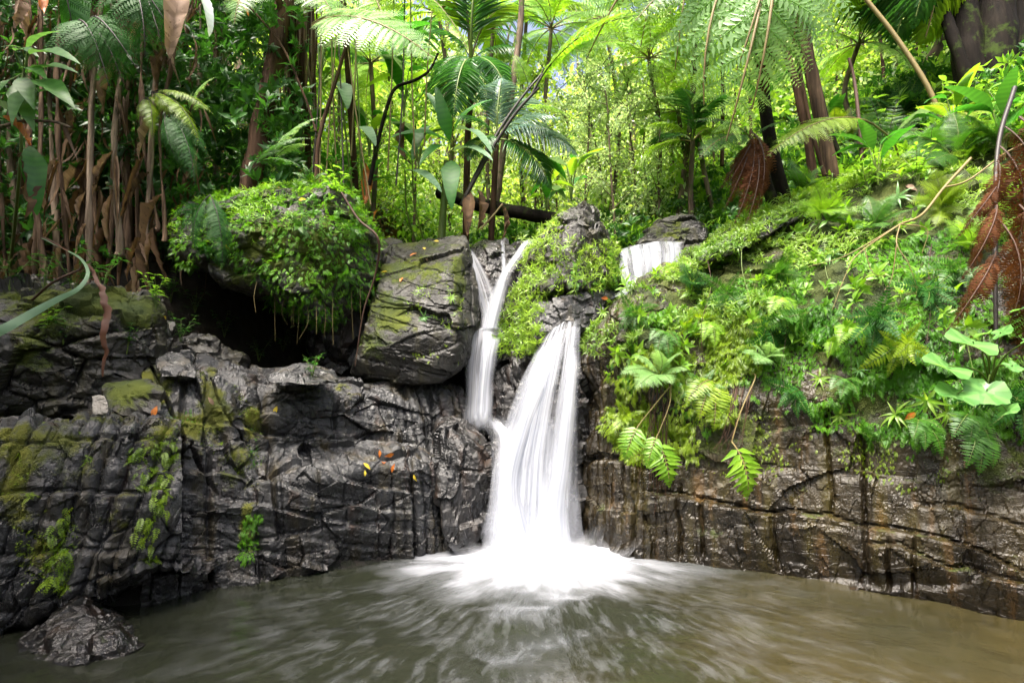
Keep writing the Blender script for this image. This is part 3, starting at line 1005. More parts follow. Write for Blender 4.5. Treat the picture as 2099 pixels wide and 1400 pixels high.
# central pointed rock and the block under it
CT1 = H([P(1075, 580, 6.9), P(1100, 500, 7.0), P(1140, 470, 7.0), P(1165, 425, 7.1), P(1195, 412, 7.2), P(1225, 430, 7.2), P(1235, 480, 7.2), P(1265, 520, 7.3), P(1270, 580, 7.2), P(1120, 600, 6.6), P(1220, 590, 6.7), P(1170, 520, 6.6), P(1150, 450, 8), P(1230, 440, 8), P(1270, 560, 8.2), P(1080, 560, 8.2)],
        6, amp=.07, size=(.35, .35, .3), s=66, fine=.03)
rockobj('boulder', CT1[0], CT1[1], MT['rock_moss'], 'pointed brown rock with leafy flanks between the two upper falls', 'rock', mossmask(CT1[0], [(1100, 560, 50, 60, .6), (1220, 540, 40, 40, .6)]))
CT2 = H([P(1090, 640, 6.65), P(1105, 600, 6.8), P(1235, 585, 6.9), P(1255, 610, 6.9), P(1215, 660, 6.6), P(1190, 665, 6.5), P(1135, 705, 6.45), P(1110, 712, 6.45), P(1088, 680, 6.5), P(1150, 620, 6.5), P(1100, 600, 7.8), P(1260, 600, 7.8), P(1230, 700, 7.8), P(1090, 710, 7.8)],
        6, amp=.05, size=(.4, .35, .3), s=71, fine=.015, sharp=34)
rockobj('boulder', CT2[0], CT2[1], MT['rock_grey'], 'bare grey cracked block just above the lip of the main fall', 'rock', mossmask(CT2[0], []))
# rock behind the main fall, black recess
FB = H([P(1010, 760, 6.95), P(1110, 720, 6.75), P(1200, 690, 6.75), P(1200, 760, 6.55), P(1195, 1110, 6.3), P(1050, 960, 6.45), P(1000, 1110, 6.35), P(1060, 850, 6.6), P(1010, 870, 7.0), P(1000, 760, 8.2), P(1220, 700, 8.2), P(1220, 1150, 8), P(980, 1150, 8), P(1130, 1000, 6.2), P(1120, 1130, 6.2)],
       6, amp=.07, size=(.25, .25, .3), s=77)
rockobj('boulder', FB[0], FB[1], MT['rock_wet'], 'wet reddish black rock face behind the main fall', 'rock', mossmask(FB[0], []))
# wet knobbly boulder left of the fall
WB = H([P(890, 860, 6.3), P(930, 850, 6.4), P(975, 880, 6.4), P(1005, 915, 6.3), P(1015, 1000, 6.1), P(990, 1110, 6.0), P(900, 1125, 5.8), P(895, 960, 6.0), P(940, 900, 6.05), P(985, 940, 6.05), P(900, 860, 7), P(990, 900, 7), P(1000, 1110, 7)], 6, sharp=14, amp=.06, size=(.26, .26, .45), s=81, fine=.02)
rockobj('boulder', WB[0], WB[1], MT['rock_wet'], 'glossy black knobbly boulder wedged between the ledge and the main fall', 'rock', mossmask(WB[0], []))
# slab above the right-hand upper fall
V, F = H([P(1305, 505, 8.1), P(1330, 470, 8.2), P(1370, 442, 8.3), P(1420, 445, 8.2), P(1450, 480, 8.0), P(1440, 520, 7.8), P(1320, 512, 8.0), P(1340, 460, 9), P(1450, 470, 9), P(1450, 520, 9)], 6, amp=.05, size=(.4, .4, .14), s=85)
rockobj('boulder', V, F, MT['rock_moss'], 'layered mossy slab above the wide upper fall', 'rock', mossmask(V, [(1370, 470, 60, 30, .6)]))
UF = H([P(1255, 530, 7.8), P(1300, 520, 7.9), P(1410, 512, 7.7), P(1415, 570, 7.5), P(1300, 600, 7.3), P(1260, 590, 7.4), P(1255, 700, 7.2), P(1420, 680, 7.2), P(1260, 540, 9), P(1420, 520, 9), P(1420, 700, 8.6), P(1240, 700, 8.6)], 6, amp=.05, s=88)
rockobj('boulder', UF[0], UF[1], MT['rock_wet'], 'wet dark rock step under the wide upper fall', 'rock', mossmask(UF[0], []))


# --- right cliff
def cliff_rows():
    xs = [1178, 1200, 1290, 1400, 1550, 1700, 1850, 2000, 2150, 2330, 2600]
    wl = [1095, 1108, 1135, 1152, 1172, 1197, 1222, 1248, 1274, 1308, 1370]
    Wp = [W(x, y) for x, y in zip(xs, wl)]
    Y = np.array([w[1] for w in Wp])
    r = []

    def row(ys, dy):
        r.append([P(x, y, d) for x, y, d in zip(xs, ys, Y + np.array(dy))])
    r.append([off(w, .0, -.6) for w in Wp])
    r.append([off(w, 0, -.04) for w in Wp])
    row([1010, 1010, 1012, 1020, 1035, 1050, 1075, 1105, 1130, 1160, 1200], [.5, .02, .02, .03, .04, .05, .05, .05, .05, .05, .05])
    row([890, 890, 880, 870, 870, 875, 880, 890, 900, 920, 940], [.6, .02, .04, .06, .08, .1, .1, .1, .1, .1, .1])
    row([770, 765, 745, 715, 700, 690, 680, 670, 670, 670, 670], [.7, .06, .06, .1, .12, .16, .2, .22, .25, .25, .25])
    row([715, 700, 650, 600, 560, 530, 510, 490, 470, 450, 440], [.9, .3, .2, .3, .4, .5, .55, .6, .6, .6, .6])
    row([705, 680, 610, 555, 490, 435, 390, 345, 310, 280, 250], [1.2, .6, .5, .6, .8, 1.0, 1.1, 1.2, 1.2, 1.2, 1.2])
    row([700, 672, 600, 535, 462, 400, 345, 290, 250, 220, 190], [1.6, 1.0, .95, 1.1, 1.3, 1.5, 1.7, 1.9, 2, 2, 2])
    row([720, 700, 640, 560, 460, 395, 335, 278, 240, 205, 170], [2.2, 1.9, 1.9, 1.9, 2.2, 2.4, 2.7, 2.9, 3, 3, 3])
    row([800, 800, 800, 640, 520, 440, 370, 310, 260, 220, 190], [2.6, 2.4, 2.4, 2.6, 3.0, 3.3, 3.6, 3.8, 4, 4, 4])
    return r


def cliff_disp(V):
    px, py = proj(V)
    a = V[:, 0] * .75 - V[:, 1] * .66
    gr = np.abs(fbm(np.stack([a * 3.6, V[:, 2] * .35, 0 * a], 1), 3, 91))
    lf = 1 - sstep(1330, 1420, px)
    d = .055 * blocks(V, (.75, .75, .5), 23, crack=.1, cw=.02) + .012 * blocks(V, (.26, .26, .3), 24, crack=.1, cw=.035) + lf * .05 * ribs(a, V, .13, 48) + .008 * blocks(V, (.08, .08, .1), 25, crack=.3)
    d += (.1 + .3 * lf) * (-.08 * sstep(.12, 0, gr) + .08 * gr) + .03 * strata(V, (-.2, .1, 1), .42, .12, 46)
    d += .005 * fbm(V * 15, 3, 28) + .13 * fbm(V * 1.5, 3, 29) * sstep(960, 800, py)
    d += steps(V, [([(1340, 1005), (1400, 1012), (1500, 1032), (1560, 1045), (1700, 1055), (1760, 1075), (1850, 1083), (1930, 1100), (2010, 1130), (2120, 1185)], 5, .09, .07),
                   ([(1790, 1112), (1850, 1115), (1920, 1150), (2000, 1170), (2130, 1200)], 5, .07, .05), ([(1195, 935), (1260, 940), (1330, 960)], 6, .03, .05),
                   ([(1880, 1030), (1960, 1035), (2040, 1060), (2120, 1090)], 6, .05, .04)])
    for x0, s0, y0, y1 in ((1700, .05, 840, 1060), (1770, .03, 880, 1180), (1585, .03, 1050, 1170), (1440, .02, 1020, 1150), (1868, .02, 1100, 1220), (1820, .0, 1110, 1215), (1395, .0, 1000, 1150), (1690, -.05, 600, 760)):
        q = px - (x0 + s0 * (py - 1000) + 6 * fbm(V * 4, 3, 3))
        d -= .05 * np.exp(-(q / 4) ** 2) * sstep(y0 - 20, y0 + 20, py) * (1 - sstep(y1 - 20, y1 + 20, py))
    return d


CLIFF = patchrock('cliff', cliff_rows(), 560, 420, MT['rock_cliff'], 'tall brown wet cliff hung with ferns along the pool beside the main fall', 'cliff', cliff_disp,
                  [(1750, 420, 500, 120, 1.1), (2100, 330, 300, 160, 1.1), (1500, 900, 160, 90, .6), (1850, 800, 260, 160, .75), (1450, 1080, 50, 60, .45), (1650, 620, 420, 140, .9), (1330, 700, 100, 90, .8), (1600, 1000, 200, 40, .35), (2050, 950, 100, 80, .5)], .1)
V, F = H([P(1425, 532, 5.95), P(1470, 497, 6.0), P(1560, 455, 6.0), P(1650, 405, 6.05), P(1702, 392, 6.1), P(1706, 412, 6.0), P(1610, 462, 5.85), P(1510, 512, 5.8), P(1440, 542, 5.8), P(1450, 540, 6.7), P(1700, 425, 6.8), P(1560, 500, 6.3)], 6, amp=.03, s=95, size=(.3, .3, .1))
rockobj('boulder', V, F, MT['rock_grey'], 'long slanting grey rock edge above the creepers on the cliff top', 'rock', mossmask(V, [], .15))
# ------------------------------------------------------------------ water


def fall_mat(name, dens, seed, fu=7.0, fv=0.35, edge=0.12):
    m, N, L, out = newmat(name)
    at = N('ShaderNodeAttribute', attribute_name='flow')
    sp = N('ShaderNodeSeparateXYZ')
    L(at.outputs['Vector'], sp.inputs[0])
    mp = N('ShaderNodeMapping')
    mp.inputs['Scale'].default_value = (fu, fv, 1)
    mp.inputs['Location'].default_value = (seed * 3.7, seed * 1.3, seed)
    L(at.outputs['Vector'], mp.inputs['Vector'])
    n1 = N('ShaderNodeTexNoise', i_Scale=1.0, i_Detail=4.0, i_Roughness=0.55)
    L(mp.outputs[0], n1.inputs['Vector'])
    mp2 = N('ShaderNodeMapping')
    mp2.inputs['Scale'].default_value = (fu * 7, fv * 0.8, 1)
    L(at.outputs['Vector'], mp2.inputs['Vector'])
    n2 = N('ShaderNodeTexNoise', i_Scale=1.0, i_Detail=3.0)
    L(mp2.outputs[0], n2.inputs['Vector'])
    v = mth(N, L, 'MULTIPLY_ADD', n2.outputs[0], 0.22, n1.outputs[0])
    a = ramp(N, L, v, [(0.64 - dens * .42, 0.0), (0.64 - dens * .42 + .34, 1.0)])
    a = mth(N, L, 'MULTIPLY', a, N_edge(N, L, sp.outputs[2], edge))
    mp3 = N('ShaderNodeMapping')
    mp3.inputs['Scale'].default_value = (fu * 2.2, fv * 0.7, 1)
    mp3.inputs['Location'].default_value = (seed * 5.1, 0, seed)
    L(at.outputs['Vector'], mp3.inputs['Vector'])
    n3 = N('ShaderNodeTexNoise', i_Scale=1.0, i_Detail=4.0, i_Roughness=0.6)
    L(mp3.outputs[0], n3.inputs['Vector'])
    col = ramp(N, L, n3.outputs[0], [(0.26, (0.26, 0.29, 0.36)), (0.5, (0.62, 0.65, 0.72)), (0.7, (0.84, 0.86, 0.89))])
    pb = N('ShaderNodeBsdfPrincipled', i_Roughness=0.55)
    L(col, pb.inputs['Base Color'])
    tr = N('ShaderNodeBsdfTranslucent')
    L(col, tr.inputs['Color'])
    mx = N('ShaderNodeMixShader')
    mx.inputs[0].default_value = 0.5
    L(pb.outputs[0], mx.inputs[1])
    L(tr.outputs[0], mx.inputs[2])
    tp = N('ShaderNodeBsdfTransparent')
    m2 = N('ShaderNodeMixShader')
    L(a, m2.inputs[0])
    L(tp.outputs[0], m2.inputs[1])
    L(mx.outputs[0], m2.inputs[2])
    L(m2.outputs[0], out.inputs['Surface'])
    return m


def N_edge(N, L, s, w):
    """s runs 0 at both rims of the sheet .. 1 in its middle"""
    return ramp(N, L, s, [(0.0, 0.0), (w * 2, 1.0)])


def sheet(rows, nu=60, nv=160, rip=0.007, s=0, lift=0.0, fade=.22, fout=.02):
    G = resample(rows, nu, nv)
    V = G.reshape(-1, 3)
    F = gridF(nu, nv)
    n = gnormals(V, F)
    if n[:, 1].mean() > 0:
        n = -n
    u = np.tile(np.linspace(-1, 1, nu), nv)
    wd = np.linalg.norm(G[:, -1] - G[:, 0], axis=1)
    v = np.repeat(np.linspace(0, 1, nv) * np.linalg.norm(np.diff(G[:, nu // 2], axis=0), axis=1).sum(), nu)
    uu = u * .5 * wd.mean()
    fl = np.stack([uu, v, (1 - np.abs(u) + .12 * fbm(np.stack([uu * 3, v * 2.5, 0 * u + s + 40], 1), 3, s)).clip(0, 1) * sstep(0, fade, v) * (1 - sstep(v.max() - fout, v.max(), v))], 1)
    d = rip * fbm(np.stack([uu * 9, v * .5, 0 * u + s], 1), 3, s) + lift
    bul = min(.05, .12 * wd.mean()) * (1 - u ** 2)
    return V + n * (d + bul)[:, None], F, fl


def fall(name, label, layers, group=None):
    """a waterfall: the first sheet is the thing, thinner veils are its parts"""
    e = None
    for i, (rows, dens, seed, fu, lift, edge, *fd) in enumerate(layers):
        V, F, fl = sheet(rows_lr(rows), s=seed, lift=lift, **(dict(fade=fd[0], fout=fd[1]) if fd else {}))
        mat = fall_mat('falling_water', dens, seed, fu, edge=edge)
        if e is None:
            c = np.array([V[:, 0].mean(), V[:, 1].mean(), V[:, 2].min()])
            e = empty(name, c, label, 'waterfall', group)
        link('water_curtain' if i == 0 else 'water_veil', mk('water', V - c, F, mat, attrs={'flow': fl}), e)


def rows_lr(spec, dx=0, dy=0):
    r = []
    for (x0, y0, x1, y1, d) in spec:
        a, b = P(x0 + dx, y0, d + dy), P(x1 + dx, y1, d + dy)
        r.append([a, a * .75 + b * .25, (a + b) / 2, a * .25 + b * .75, b])
    return r


MAINR = [(1165, 672, 1235, 640, 7.1), (1140, 690, 1197, 662, 6.62), (1110, 716, 1190, 704, 6.3), (1078, 760, 1188, 760, 6.12), (1046, 840, 1184, 850, 6.02), (1016, 930, 1184, 950, 5.96), (1002, 1020, 1188, 1030, 5.9), (988, 1118, 1198, 1122, 5.82), (984, 1150, 1204, 1150, 5.75)]
MAINB = [(1106, 716, 1168, 706, 6.28), (1068, 780, 1140, 790, 6.03), (1034, 870, 1104, 885, 5.94), (1010, 960, 1078, 985, 5.88), (1000, 1045, 1090, 1060, 5.8), (986, 1120, 1125, 1130, 5.72), (980, 1152, 1150, 1154, 5.66)]
MAINC = [(1160, 720, 1190, 715, 6.2), (1146, 820, 1182, 825, 5.98), (1124, 930, 1176, 940, 5.9), (1098, 1030, 1170, 1040, 5.82), (1078, 1115, 1176, 1125, 5.75), (1070, 1152, 1180, 1152, 5.68)]
fall('waterfall', 'main white waterfall curving down into the pool beside the brown cliff',
     [(MAINR, .56, 1, 8.0, .02, .25), (MAINB, .94, 2, 6.5, .06, .45), (MAINC, .96, 3, 7.0, .07, .42), (MAINR[1:], .38, 14, 15.0, .1, .3), (MAINR[4:], .5, 15, 7.0, .04, .45)])
UL = [(958, 516, 968, 511, 7.4), (960, 545, 988, 543, 7.18), (967, 590, 1016, 598, 7.05), (983, 640, 1024, 640, 6.95), (984, 678, 1024, 677, 6.84)]
UR = [(1072, 500, 1098, 490, 7.45), (1046, 535, 1082, 520, 7.12), (1018, 575, 1054, 560, 6.98), (1000, 620, 1036, 615, 6.9), (986, 677, 1022, 677, 6.83)]
UM = [(1024, 488, 1034, 488, 7.72), (1026, 520, 1036, 520, 7.45), (1028, 548, 1037, 548, 7.25), (1026, 570, 1036, 568, 7.1)]
LO = [(958, 676, 1030, 672, 6.9), (958, 700, 1026, 698, 6.8), (954, 740, 1020, 735, 6.76), (951, 800, 1014, 798, 6.74), (949, 850, 1010, 850, 6.72), (946, 885, 1012, 888, 6.7)]
LO2 = [(990, 700, 1028, 690, 6.76), (982, 745, 1018, 740, 6.7), (975, 800, 1013, 800, 6.68), (970, 880, 1012, 885, 6.65)]
fall('waterfall', 'forked upper waterfall joining in a V then dropping past the square boulder',
     [(LO, .62, 4, 10.0, .0, .3, .05, .25), (LO2, .9, 5, 10.0, .02, .4, .05, .25), (UL, .68, 6, 14.0, .02, .45), (UR, .8, 7, 14.0, .02, .45), (UM, .5, 8, 20.0, .0, .4)])
RF = [(1262, 518, 1405, 498, 8.6), (1262, 522, 1405, 503, 7.75), (1266, 535, 1404, 518, 7.45), (1270, 560, 1400, 545, 7.3), (1280, 590, 1375, 580, 7.2), (1270, 606, 1350, 596, 6.95), (1240, 625, 1300, 615, 6.8)]
fall('waterfall', 'short wide upper waterfall spilling over a dark step behind the creepers', [(RF, .55, 9, 7.0, .03, .08, .6, .2), (RF[1:], .4, 10, 11.0, .06, .15, .1, .2)])
STR = [(975, 866, 1035, 862, 6.75), (988, 885, 1050, 880, 6.5), (1002, 910, 1075, 915, 6.3), (1004, 955, 1070, 965, 6.08), (1000, 1020, 1065, 1030, 5.95), (985, 1105, 1060, 1110, 5.8)]
fall('waterfall', 'thin slanting cascade over the black knobbly boulder into the main fall', [(STR, .6, 12, 9.0, .06, .48, .5, .1)])

# pool
FX, FY = 0.3, 5.68  # foot of the main fall
m, N, L, out = newmat('pool_water')
geo = N('ShaderNodeNewGeometry')
sp = N('ShaderNodeSeparateXYZ')
L(geo.outputs['Position'], sp.inputs[0])
dx = mth(N, L, 'SUBTRACT', sp.outputs[0], FX)
dy = mth(N, L, 'SUBTRACT', sp.outputs[1], FY)
wr = N('ShaderNodeTexNoise', i_Scale=1.1, i_Detail=3.0)
L(geo.outputs['Position'], wr.inputs['Vector'])
wv = mth(N, L, 'SUBTRACT', wr.outputs[0], 0.5)
rad = mth(N, L, 'SQRT', mth(N, L, 'ADD', mth(N, L, 'MULTIPLY', dx, dx), mth(N, L, 'MULTIPLY', dy, dy)))
ang = mth(N, L, 'ADD', mth(N, L, 'ARCTAN2', dx, mth(N, L, 'SUBTRACT', 0.35, dy)), mth(N, L, 'MULTIPLY', wv, 0.1))
cb = N('ShaderNodeCombineXYZ')
L(mth(N, L, 'MULTIPLY', ang, 9.0), cb.inputs[0])
L(mth(N, L, 'MULTIPLY', rad, 2.6), cb.inputs[1])
n1 = N('ShaderNodeTexNoise', i_Scale=1.0, i_Detail=7.0, i_Roughness=0.62)
L(cb.outputs[0], n1.inputs['Vector'])
cb2 = N('ShaderNodeCombineXYZ')
L(mth(N, L, 'MULTIPLY', ang, 38.0), cb2.inputs[0])
L(mth(N, L, 'MULTIPLY', rad, 4.2), cb2.inputs[1])
n2 = N('ShaderNodeTexNoise', i_Scale=1.0, i_Detail=3.0, i_Roughness=0.5)
L(cb2.outputs[0], n2.inputs['Vector'])
big = N('ShaderNodeTexNoise', i_Scale=0.9, i_Detail=2.0)
L(geo.outputs['Position'], big.inputs['Vector'])
# foam amount: dense near the fall, thin wisps further out
ex = mth(N, L, 'MULTIPLY', mth(N, L, 'SUBTRACT', dx, mth(N, L, 'MULTIPLY', dy, 0.1)), 0.72)
ey = mth(N, L, 'MULTIPLY', dy, 1.0)
re_ = mth(N, L, 'SQRT', mth(N, L, 'ADD', mth(N, L, 'MULTIPLY', ex, ex), mth(N, L, 'MULTIPLY', ey, ey)))
soft = N('ShaderNodeTexNoise', i_Scale=0.55, i_Detail=3.0, i_Roughness=0.5)
L(cb.outputs[0], soft.inputs['Vector'])
f1 = mth(N, L, 'ADD', mth(N, L, 'MULTIPLY', re_, -1.0), mth(N, L, 'MULTIPLY_ADD', soft.outputs[0], 1.15, mth(N, L, 'MULTIPLY_ADD', n1.outputs[0], 0.35, mth(N, L, 'MULTIPLY_ADD', n2.outputs[0], 0.12, 0.47))))
foam = ramp(N, L, f1, [(0.0, 0.0), (0.35, 0.1), (0.72, 0.42), (1.05, 0.9)])
w1 = mth(N, L, 'MULTIPLY', n1.outputs[0], n2.outputs[0])
w2 = mth(N, L, 'ADD', w1, mth(N, L, 'ADD', mth(N, L, 'MULTIPLY', re_, -0.02), mth(N, L, 'MULTIPLY', mth(N, L, 'SUBTRACT', big.outputs[0], 0.5), 0.3)))
wisp = ramp(N, L, w2, [(0.18, 0.0), (0.66, 0.2)])
side = ramp(N, L, mth(N, L, 'MULTIPLY', mth(N, L, 'ABSOLUTE', mth(N, L, 'ADD', dx, 0.2)), 0.3), [(0.2, 1.0), (0.75, 0.15)])
wisp = mth(N, L, 'MULTIPLY', wisp, side)
fo = mth(N, L, 'MAXIMUM', foam, wisp)
silt = ramp(N, L, mth(N, L, 'MULTIPLY_ADD', sp.outputs[0], 0.16, mth(N, L, 'MULTIPLY_ADD', sp.outputs[1], -0.1, mth(N, L, 'MULTIPLY', big.outputs[0], 0.7))), [(0.0, (0.014, 0.016, 0.01)), (0.55, (0.036, 0.029, 0.01))])
col = mixc(N, L, fo, silt, (0.64, 0.67, 0.75))
pb = N('ShaderNodeBsdfPrincipled')
L(col, pb.inputs['Base Color'])
L(mth(N, L, 'MULTIPLY_ADD', fo, 0.45, 0.12), pb.inputs['Roughness'])
pb.inputs['IOR'].default_value = 1.33
rp = N('ShaderNodeTexNoise', i_Scale=2.6, i_Detail=3.0)
L(geo.outputs['Position'], rp.inputs['Vector'])
hh = mth(N, L, 'MULTIPLY_ADD', n2.outputs[0], 0.35, mth(N, L, 'ADD', n1.outputs[0], mth(N, L, 'MULTIPLY', rp.outputs[0], 0.7)))
bp = N('ShaderNodeBump', i_Strength=0.3, i_Distance=0.04)
L(hh, bp.inputs['Height'])
L(bp.outputs[0], pb.inputs['Normal'])
L(pb.outputs[0], out.inputs['Surface'])
gx = np.concatenate([[-14, -9], np.linspace(-5, 5, 220), [9, 14]])
gy = np.concatenate([[-16, -8], np.linspace(-2, 7.5, 220)])
X, Y = np.meshgrid(gx, gy)
rr = np.hypot(X - FX, Y - FY)
aa = np.arctan2(X - FX, .35 - (Y - FY))
q = np.stack([(aa * 4).ravel(), (rr * 1.6).ravel(), 0 * X.ravel()], 1)
Z = 0.02 * fbm(np.stack([X.ravel() * 1.8, Y.ravel() * 2.4, 0 * X.ravel()], 1), 3, 3) + .05 * np.exp(-(rr.ravel() / .55) ** 2) + .03 * np.exp(-(rr.ravel() / .9) ** 2) * fbm(q * 2, 3, 8)
V = np.stack([X.ravel(), Y.ravel(), Z], 1)
tag(link('pool_water', mk('pool_water', V, gridF(len(gx), len(gy)), m)), kind='structure')

# spray at the foot of the fall: soft drifting sheets of droplets
m, N, L, out = newmat('spray')
at = N('ShaderNodeAttribute', attribute_name='flow')
sp = N('ShaderNodeSeparateXYZ')
L(at.outputs['Vector'], sp.inputs[0])
n1 = N('ShaderNodeTexNoise', i_Scale=2.5, i_Detail=4.0)
L(at.outputs['Vector'], n1.inputs['Vector'])
a = mth(N, L, 'MULTIPLY', sp.outputs[2], mth(N, L, 'MULTIPLY_ADD', n1.outputs[0], 1.3, -0.15), clamp=True)
df = N('ShaderNodeBsdfDiffuse')
df.inputs['Color'].default_value = (.88, .9, .94, 1)
tl = N('ShaderNodeBsdfTranslucent')
tl.inputs['Color'].default_value = (.88, .9, .94, 1)
ad = N('ShaderNodeMixShader')
L(df.outputs[0], ad.inputs[1])
L(tl.outputs[0], ad.inputs[2])
tp = N('ShaderNodeBsdfTransparent')
mx = N('ShaderNodeMixShader')
L(a, mx.inputs[0])
L(tp.outputs[0], mx.inputs[1])
L(ad.outputs[0], mx.inputs[2])
L(mx.outputs[0], out.inputs['Surface'])
VV, FF, AA, n0 = [], [], [], 0
for k, (rx, ry, hz) in enumerate([(.42, .14, .34), (.55, .24, .26), (.68, .34, .2), (.82, .46, .14)]):
    nu, nv = 60, 12
    th = np.linspace(-PI * .1, PI * 1.1, nu)
    t = np.linspace(0, 1, nv)
    TT, QQ = np.meshgrid(th, t)
    X = FX + rx * np.cos(TT) * (1 + .15 * QQ)
    Y = FY + .1 - ry * np.sin(TT) * (1 - .5 * QQ)
    q = np.stack([X.ravel() * 4, Y.ravel() * 4, 0 * X.ravel() + k], 1)
    Z = .01 + hz * QQ * (1 + .4 * fbm(q, 3, k).reshape(X.shape))
    al = np.sin(np.clip(QQ * 1.0, 0, 1) * PI) ** 1.2 * .4 * np.clip(np.sin((TT + PI * .1) / (PI * 1.2) * PI), 0, 1)
    VV.append(np.stack([X.ravel(), Y.ravel(), Z.ravel()], 1))
    AA.append(np.stack([TT.ravel() * 1.5 + k * 9, QQ.ravel() * .6, al.ravel()], 1))
    FF.append(gridF(nu, nv) + n0)
    n0 += nu * nv
tag(link('spray', mk('spray', np.concatenate(VV), np.concatenate(FF), m, attrs={'flow': np.concatenate(AA)})), 'white spray and foam boiling at the foot of the main fall', 'spray', kind='stuff')
# ------------------------------------------------------------------ planting tools
_pv, _pf, _o = [], [], 0
for V, F in SURF:
    _pv.append(V)
    _pf += [tuple(int(i) + _o for i in f) for f in F.tolist()]
    _o += len(V)
BVH = BVHTree.FromPolygons(np.concatenate(_pv).tolist(), _pf)
del _pv, _pf


def hit(px, py, d=0.0):
    """the surface seen at a photo position: point, normal"""
    r = ray(px, py)
    r = r / np.linalg.norm(r)
    loc, n, i, dist = BVH.ray_cast(Vector(CAM), Vector(r))
    if loc is None:
        return P(px, py, 14), np.array([0, -.5, .86])
    n = np.array(n)
    if np.dot(n, r) > 0:
        n = -n
    return np.array(loc) - r * d, n


def ground(x, y):
    loc, n, i, dist = BVH.ray_cast(Vector((x, y, 60)), Vector((0, 0, -1)))
    return np.array(loc) if loc is not None else np.array([x, y, float(height(x, y)[0])])


UP = np.array([0, 0, 1.0])
FACE = np.array([0, -.6, .8])
ORD = 'first second third fourth fifth sixth seventh eighth ninth tenth eleventh twelfth'.split()


def nth(i):
    return ORD[i] if i < 12 else f'{i + 1}th'


_MC = {}


def cached(key, fn):
    if key not in _MC:
        _MC[key] = fn()
    return _MC[key]


class T:
    """a template mesh and the vector from its base to its tip"""

    def __init__(s, me, chord):
        s.me, s.c = me, np.asarray(chord, float)


def t_frond(kind, mat, v=0, stem='stem_dark'):
    def mkf():
        if kind == 'tree':
            b = frond(1.0, 22, .3, 0, .55, -.55, .3, .35, True, .14, .009, seed=v, m=14, wd=.23, jit=.1, side=.15 * (v % 3 - 1))
            p, d = arc(1.0, 24, .55, -.55, .15 * (v % 3 - 1))
        elif kind == 'hang':
            b = frond(1.0, 13, .36, 0, .7, -1.2, .4, .6, True, .12, .009, seed=v, m=15, wd=.2, jit=.2, hang=.4, side=.2 * (v % 3 - 1))
            p, d = arc(1.0, 24, .7, -1.2, .2 * (v % 3 - 1))
        elif kind == 'small':
            b = frond(1.0, 17, .21, .055, .9, -.7, .3, .3, False, .1, .008, seed=v, leafn=3)
            p, d = arc(1.0, 24, .9, -.7)
        elif kind == 'wide':
            b = frond(1.0, 11, .36, .1, .5, -.7, .4, .3, False, .12, .01, seed=v, leafn=4, peak=.25, lo=.75)
            p, d = arc(1.0, 24, .5, -.7)
        elif kind == 'feather':
            b = frond(1.0, 13, .3, 0, .7, -.7, .35, .3, True, .1, .009, seed=v, m=6, wd=.34, peak=.2, lo=.8)
            p, d = arc(1.0, 24, .7, -.7)
        elif kind == 'palm':
            b = frond(1.0, 36, .42, .026, .8, -.5, .5, .75, False, .16, .012, seed=v, leafn=4, peak=.4, lo=.55, jit=.08)
            p, d = arc(1.0, 24, .8, -.5)
        elif kind == 'palmhang':
            b = frond(1.0, 36, .46, .026, .9, -1.2, .45, 1.0, False, .12, .012, seed=v, leafn=4, peak=.4, lo=.55, jit=.08, hang=.5)
            p, d = arc(1.0, 24, .9, -1.2)
        elif kind == 'dead':
            b = frond(1.0, 20, .2, 0, .2, -1.0, .8, .9, True, .06, .006, seed=v, m=9, jit=.35, hang=.8, miss=.12, side=.3)
            p, d = arc(1.0, 24, .2, -1.0, .3)
        elif kind == 'tier':
            b = frond(1.0, 12, .34, 0, .25, -.25, .2, .25, True, .1, .009, seed=v, m=14, wd=.16, peak=.3, lo=.8)
            p, d = arc(1.0, 24, .25, -.25)
        return T(b.mesh(kind + '_frond', [MT[mat], MT[stem]]), p[-1])
    return cached(('fr', kind, mat, v, stem), mkf)


def t_leaf(kind, mat, v=0):
    def mkl():
        if kind == 'banana':
            V, F = leaf(1, .26, 22, .9, .35, .35, wav=.05, seed=v, tip=.6)
        elif kind == 'broad':
            V, F = leaf(1, .38, 13, .7, .3, .4, wav=.04, seed=v)
        elif kind == 'lance':
            V, F = leaf(1, .17, 6, .9, .35, .3, wav=.02, seed=v)
        elif kind == 'dead':
            V, F = leaf(1, .3, 14, .5, .9, .35, wav=.35, seed=v, tip=.6)
        elif kind == 'strap':
            V, F = leaf(1, .11, 14, 1.2, .3, .3, wav=.02, seed=v, tip=.5)
        elif kind == 'fallen':
            V, F = leaf(1, .45, 6, .5, .35, .45, wav=.12, seed=v)
        if kind in ('banana', 'dead'):
            r = random.Random(v + 5)
            tw = (r.random() - .5) * (.5 if kind == 'banana' else 2.2)
            y = V[:, 1]
            c, s_ = np.cos(tw * y), np.sin(tw * y)
            x, z = V[:, 0].copy(), V[:, 2].copy()
            m = z.reshape(-1, 3)[:, 1].repeat(3)
            V[:, 0] = x * c - (z - m) * s_
            V[:, 2] = m + x * s_ + (z - m) * c
        ch = V.reshape(-1, 3, 3)[-1, 1]
        return T(mk(kind + '_leaf', V, F, MT[mat], np.clip(.5 + (.2 if kind in ('banana', 'broad') else .05) * (np.arange(len(F)) // 2 % 2 * 2 - 1) + rng.normal(size=len(F)) * (.3 if kind == 'dead' else .08), 0, 1)), ch)
    return cached(('lf', kind, mat, v), mkl)


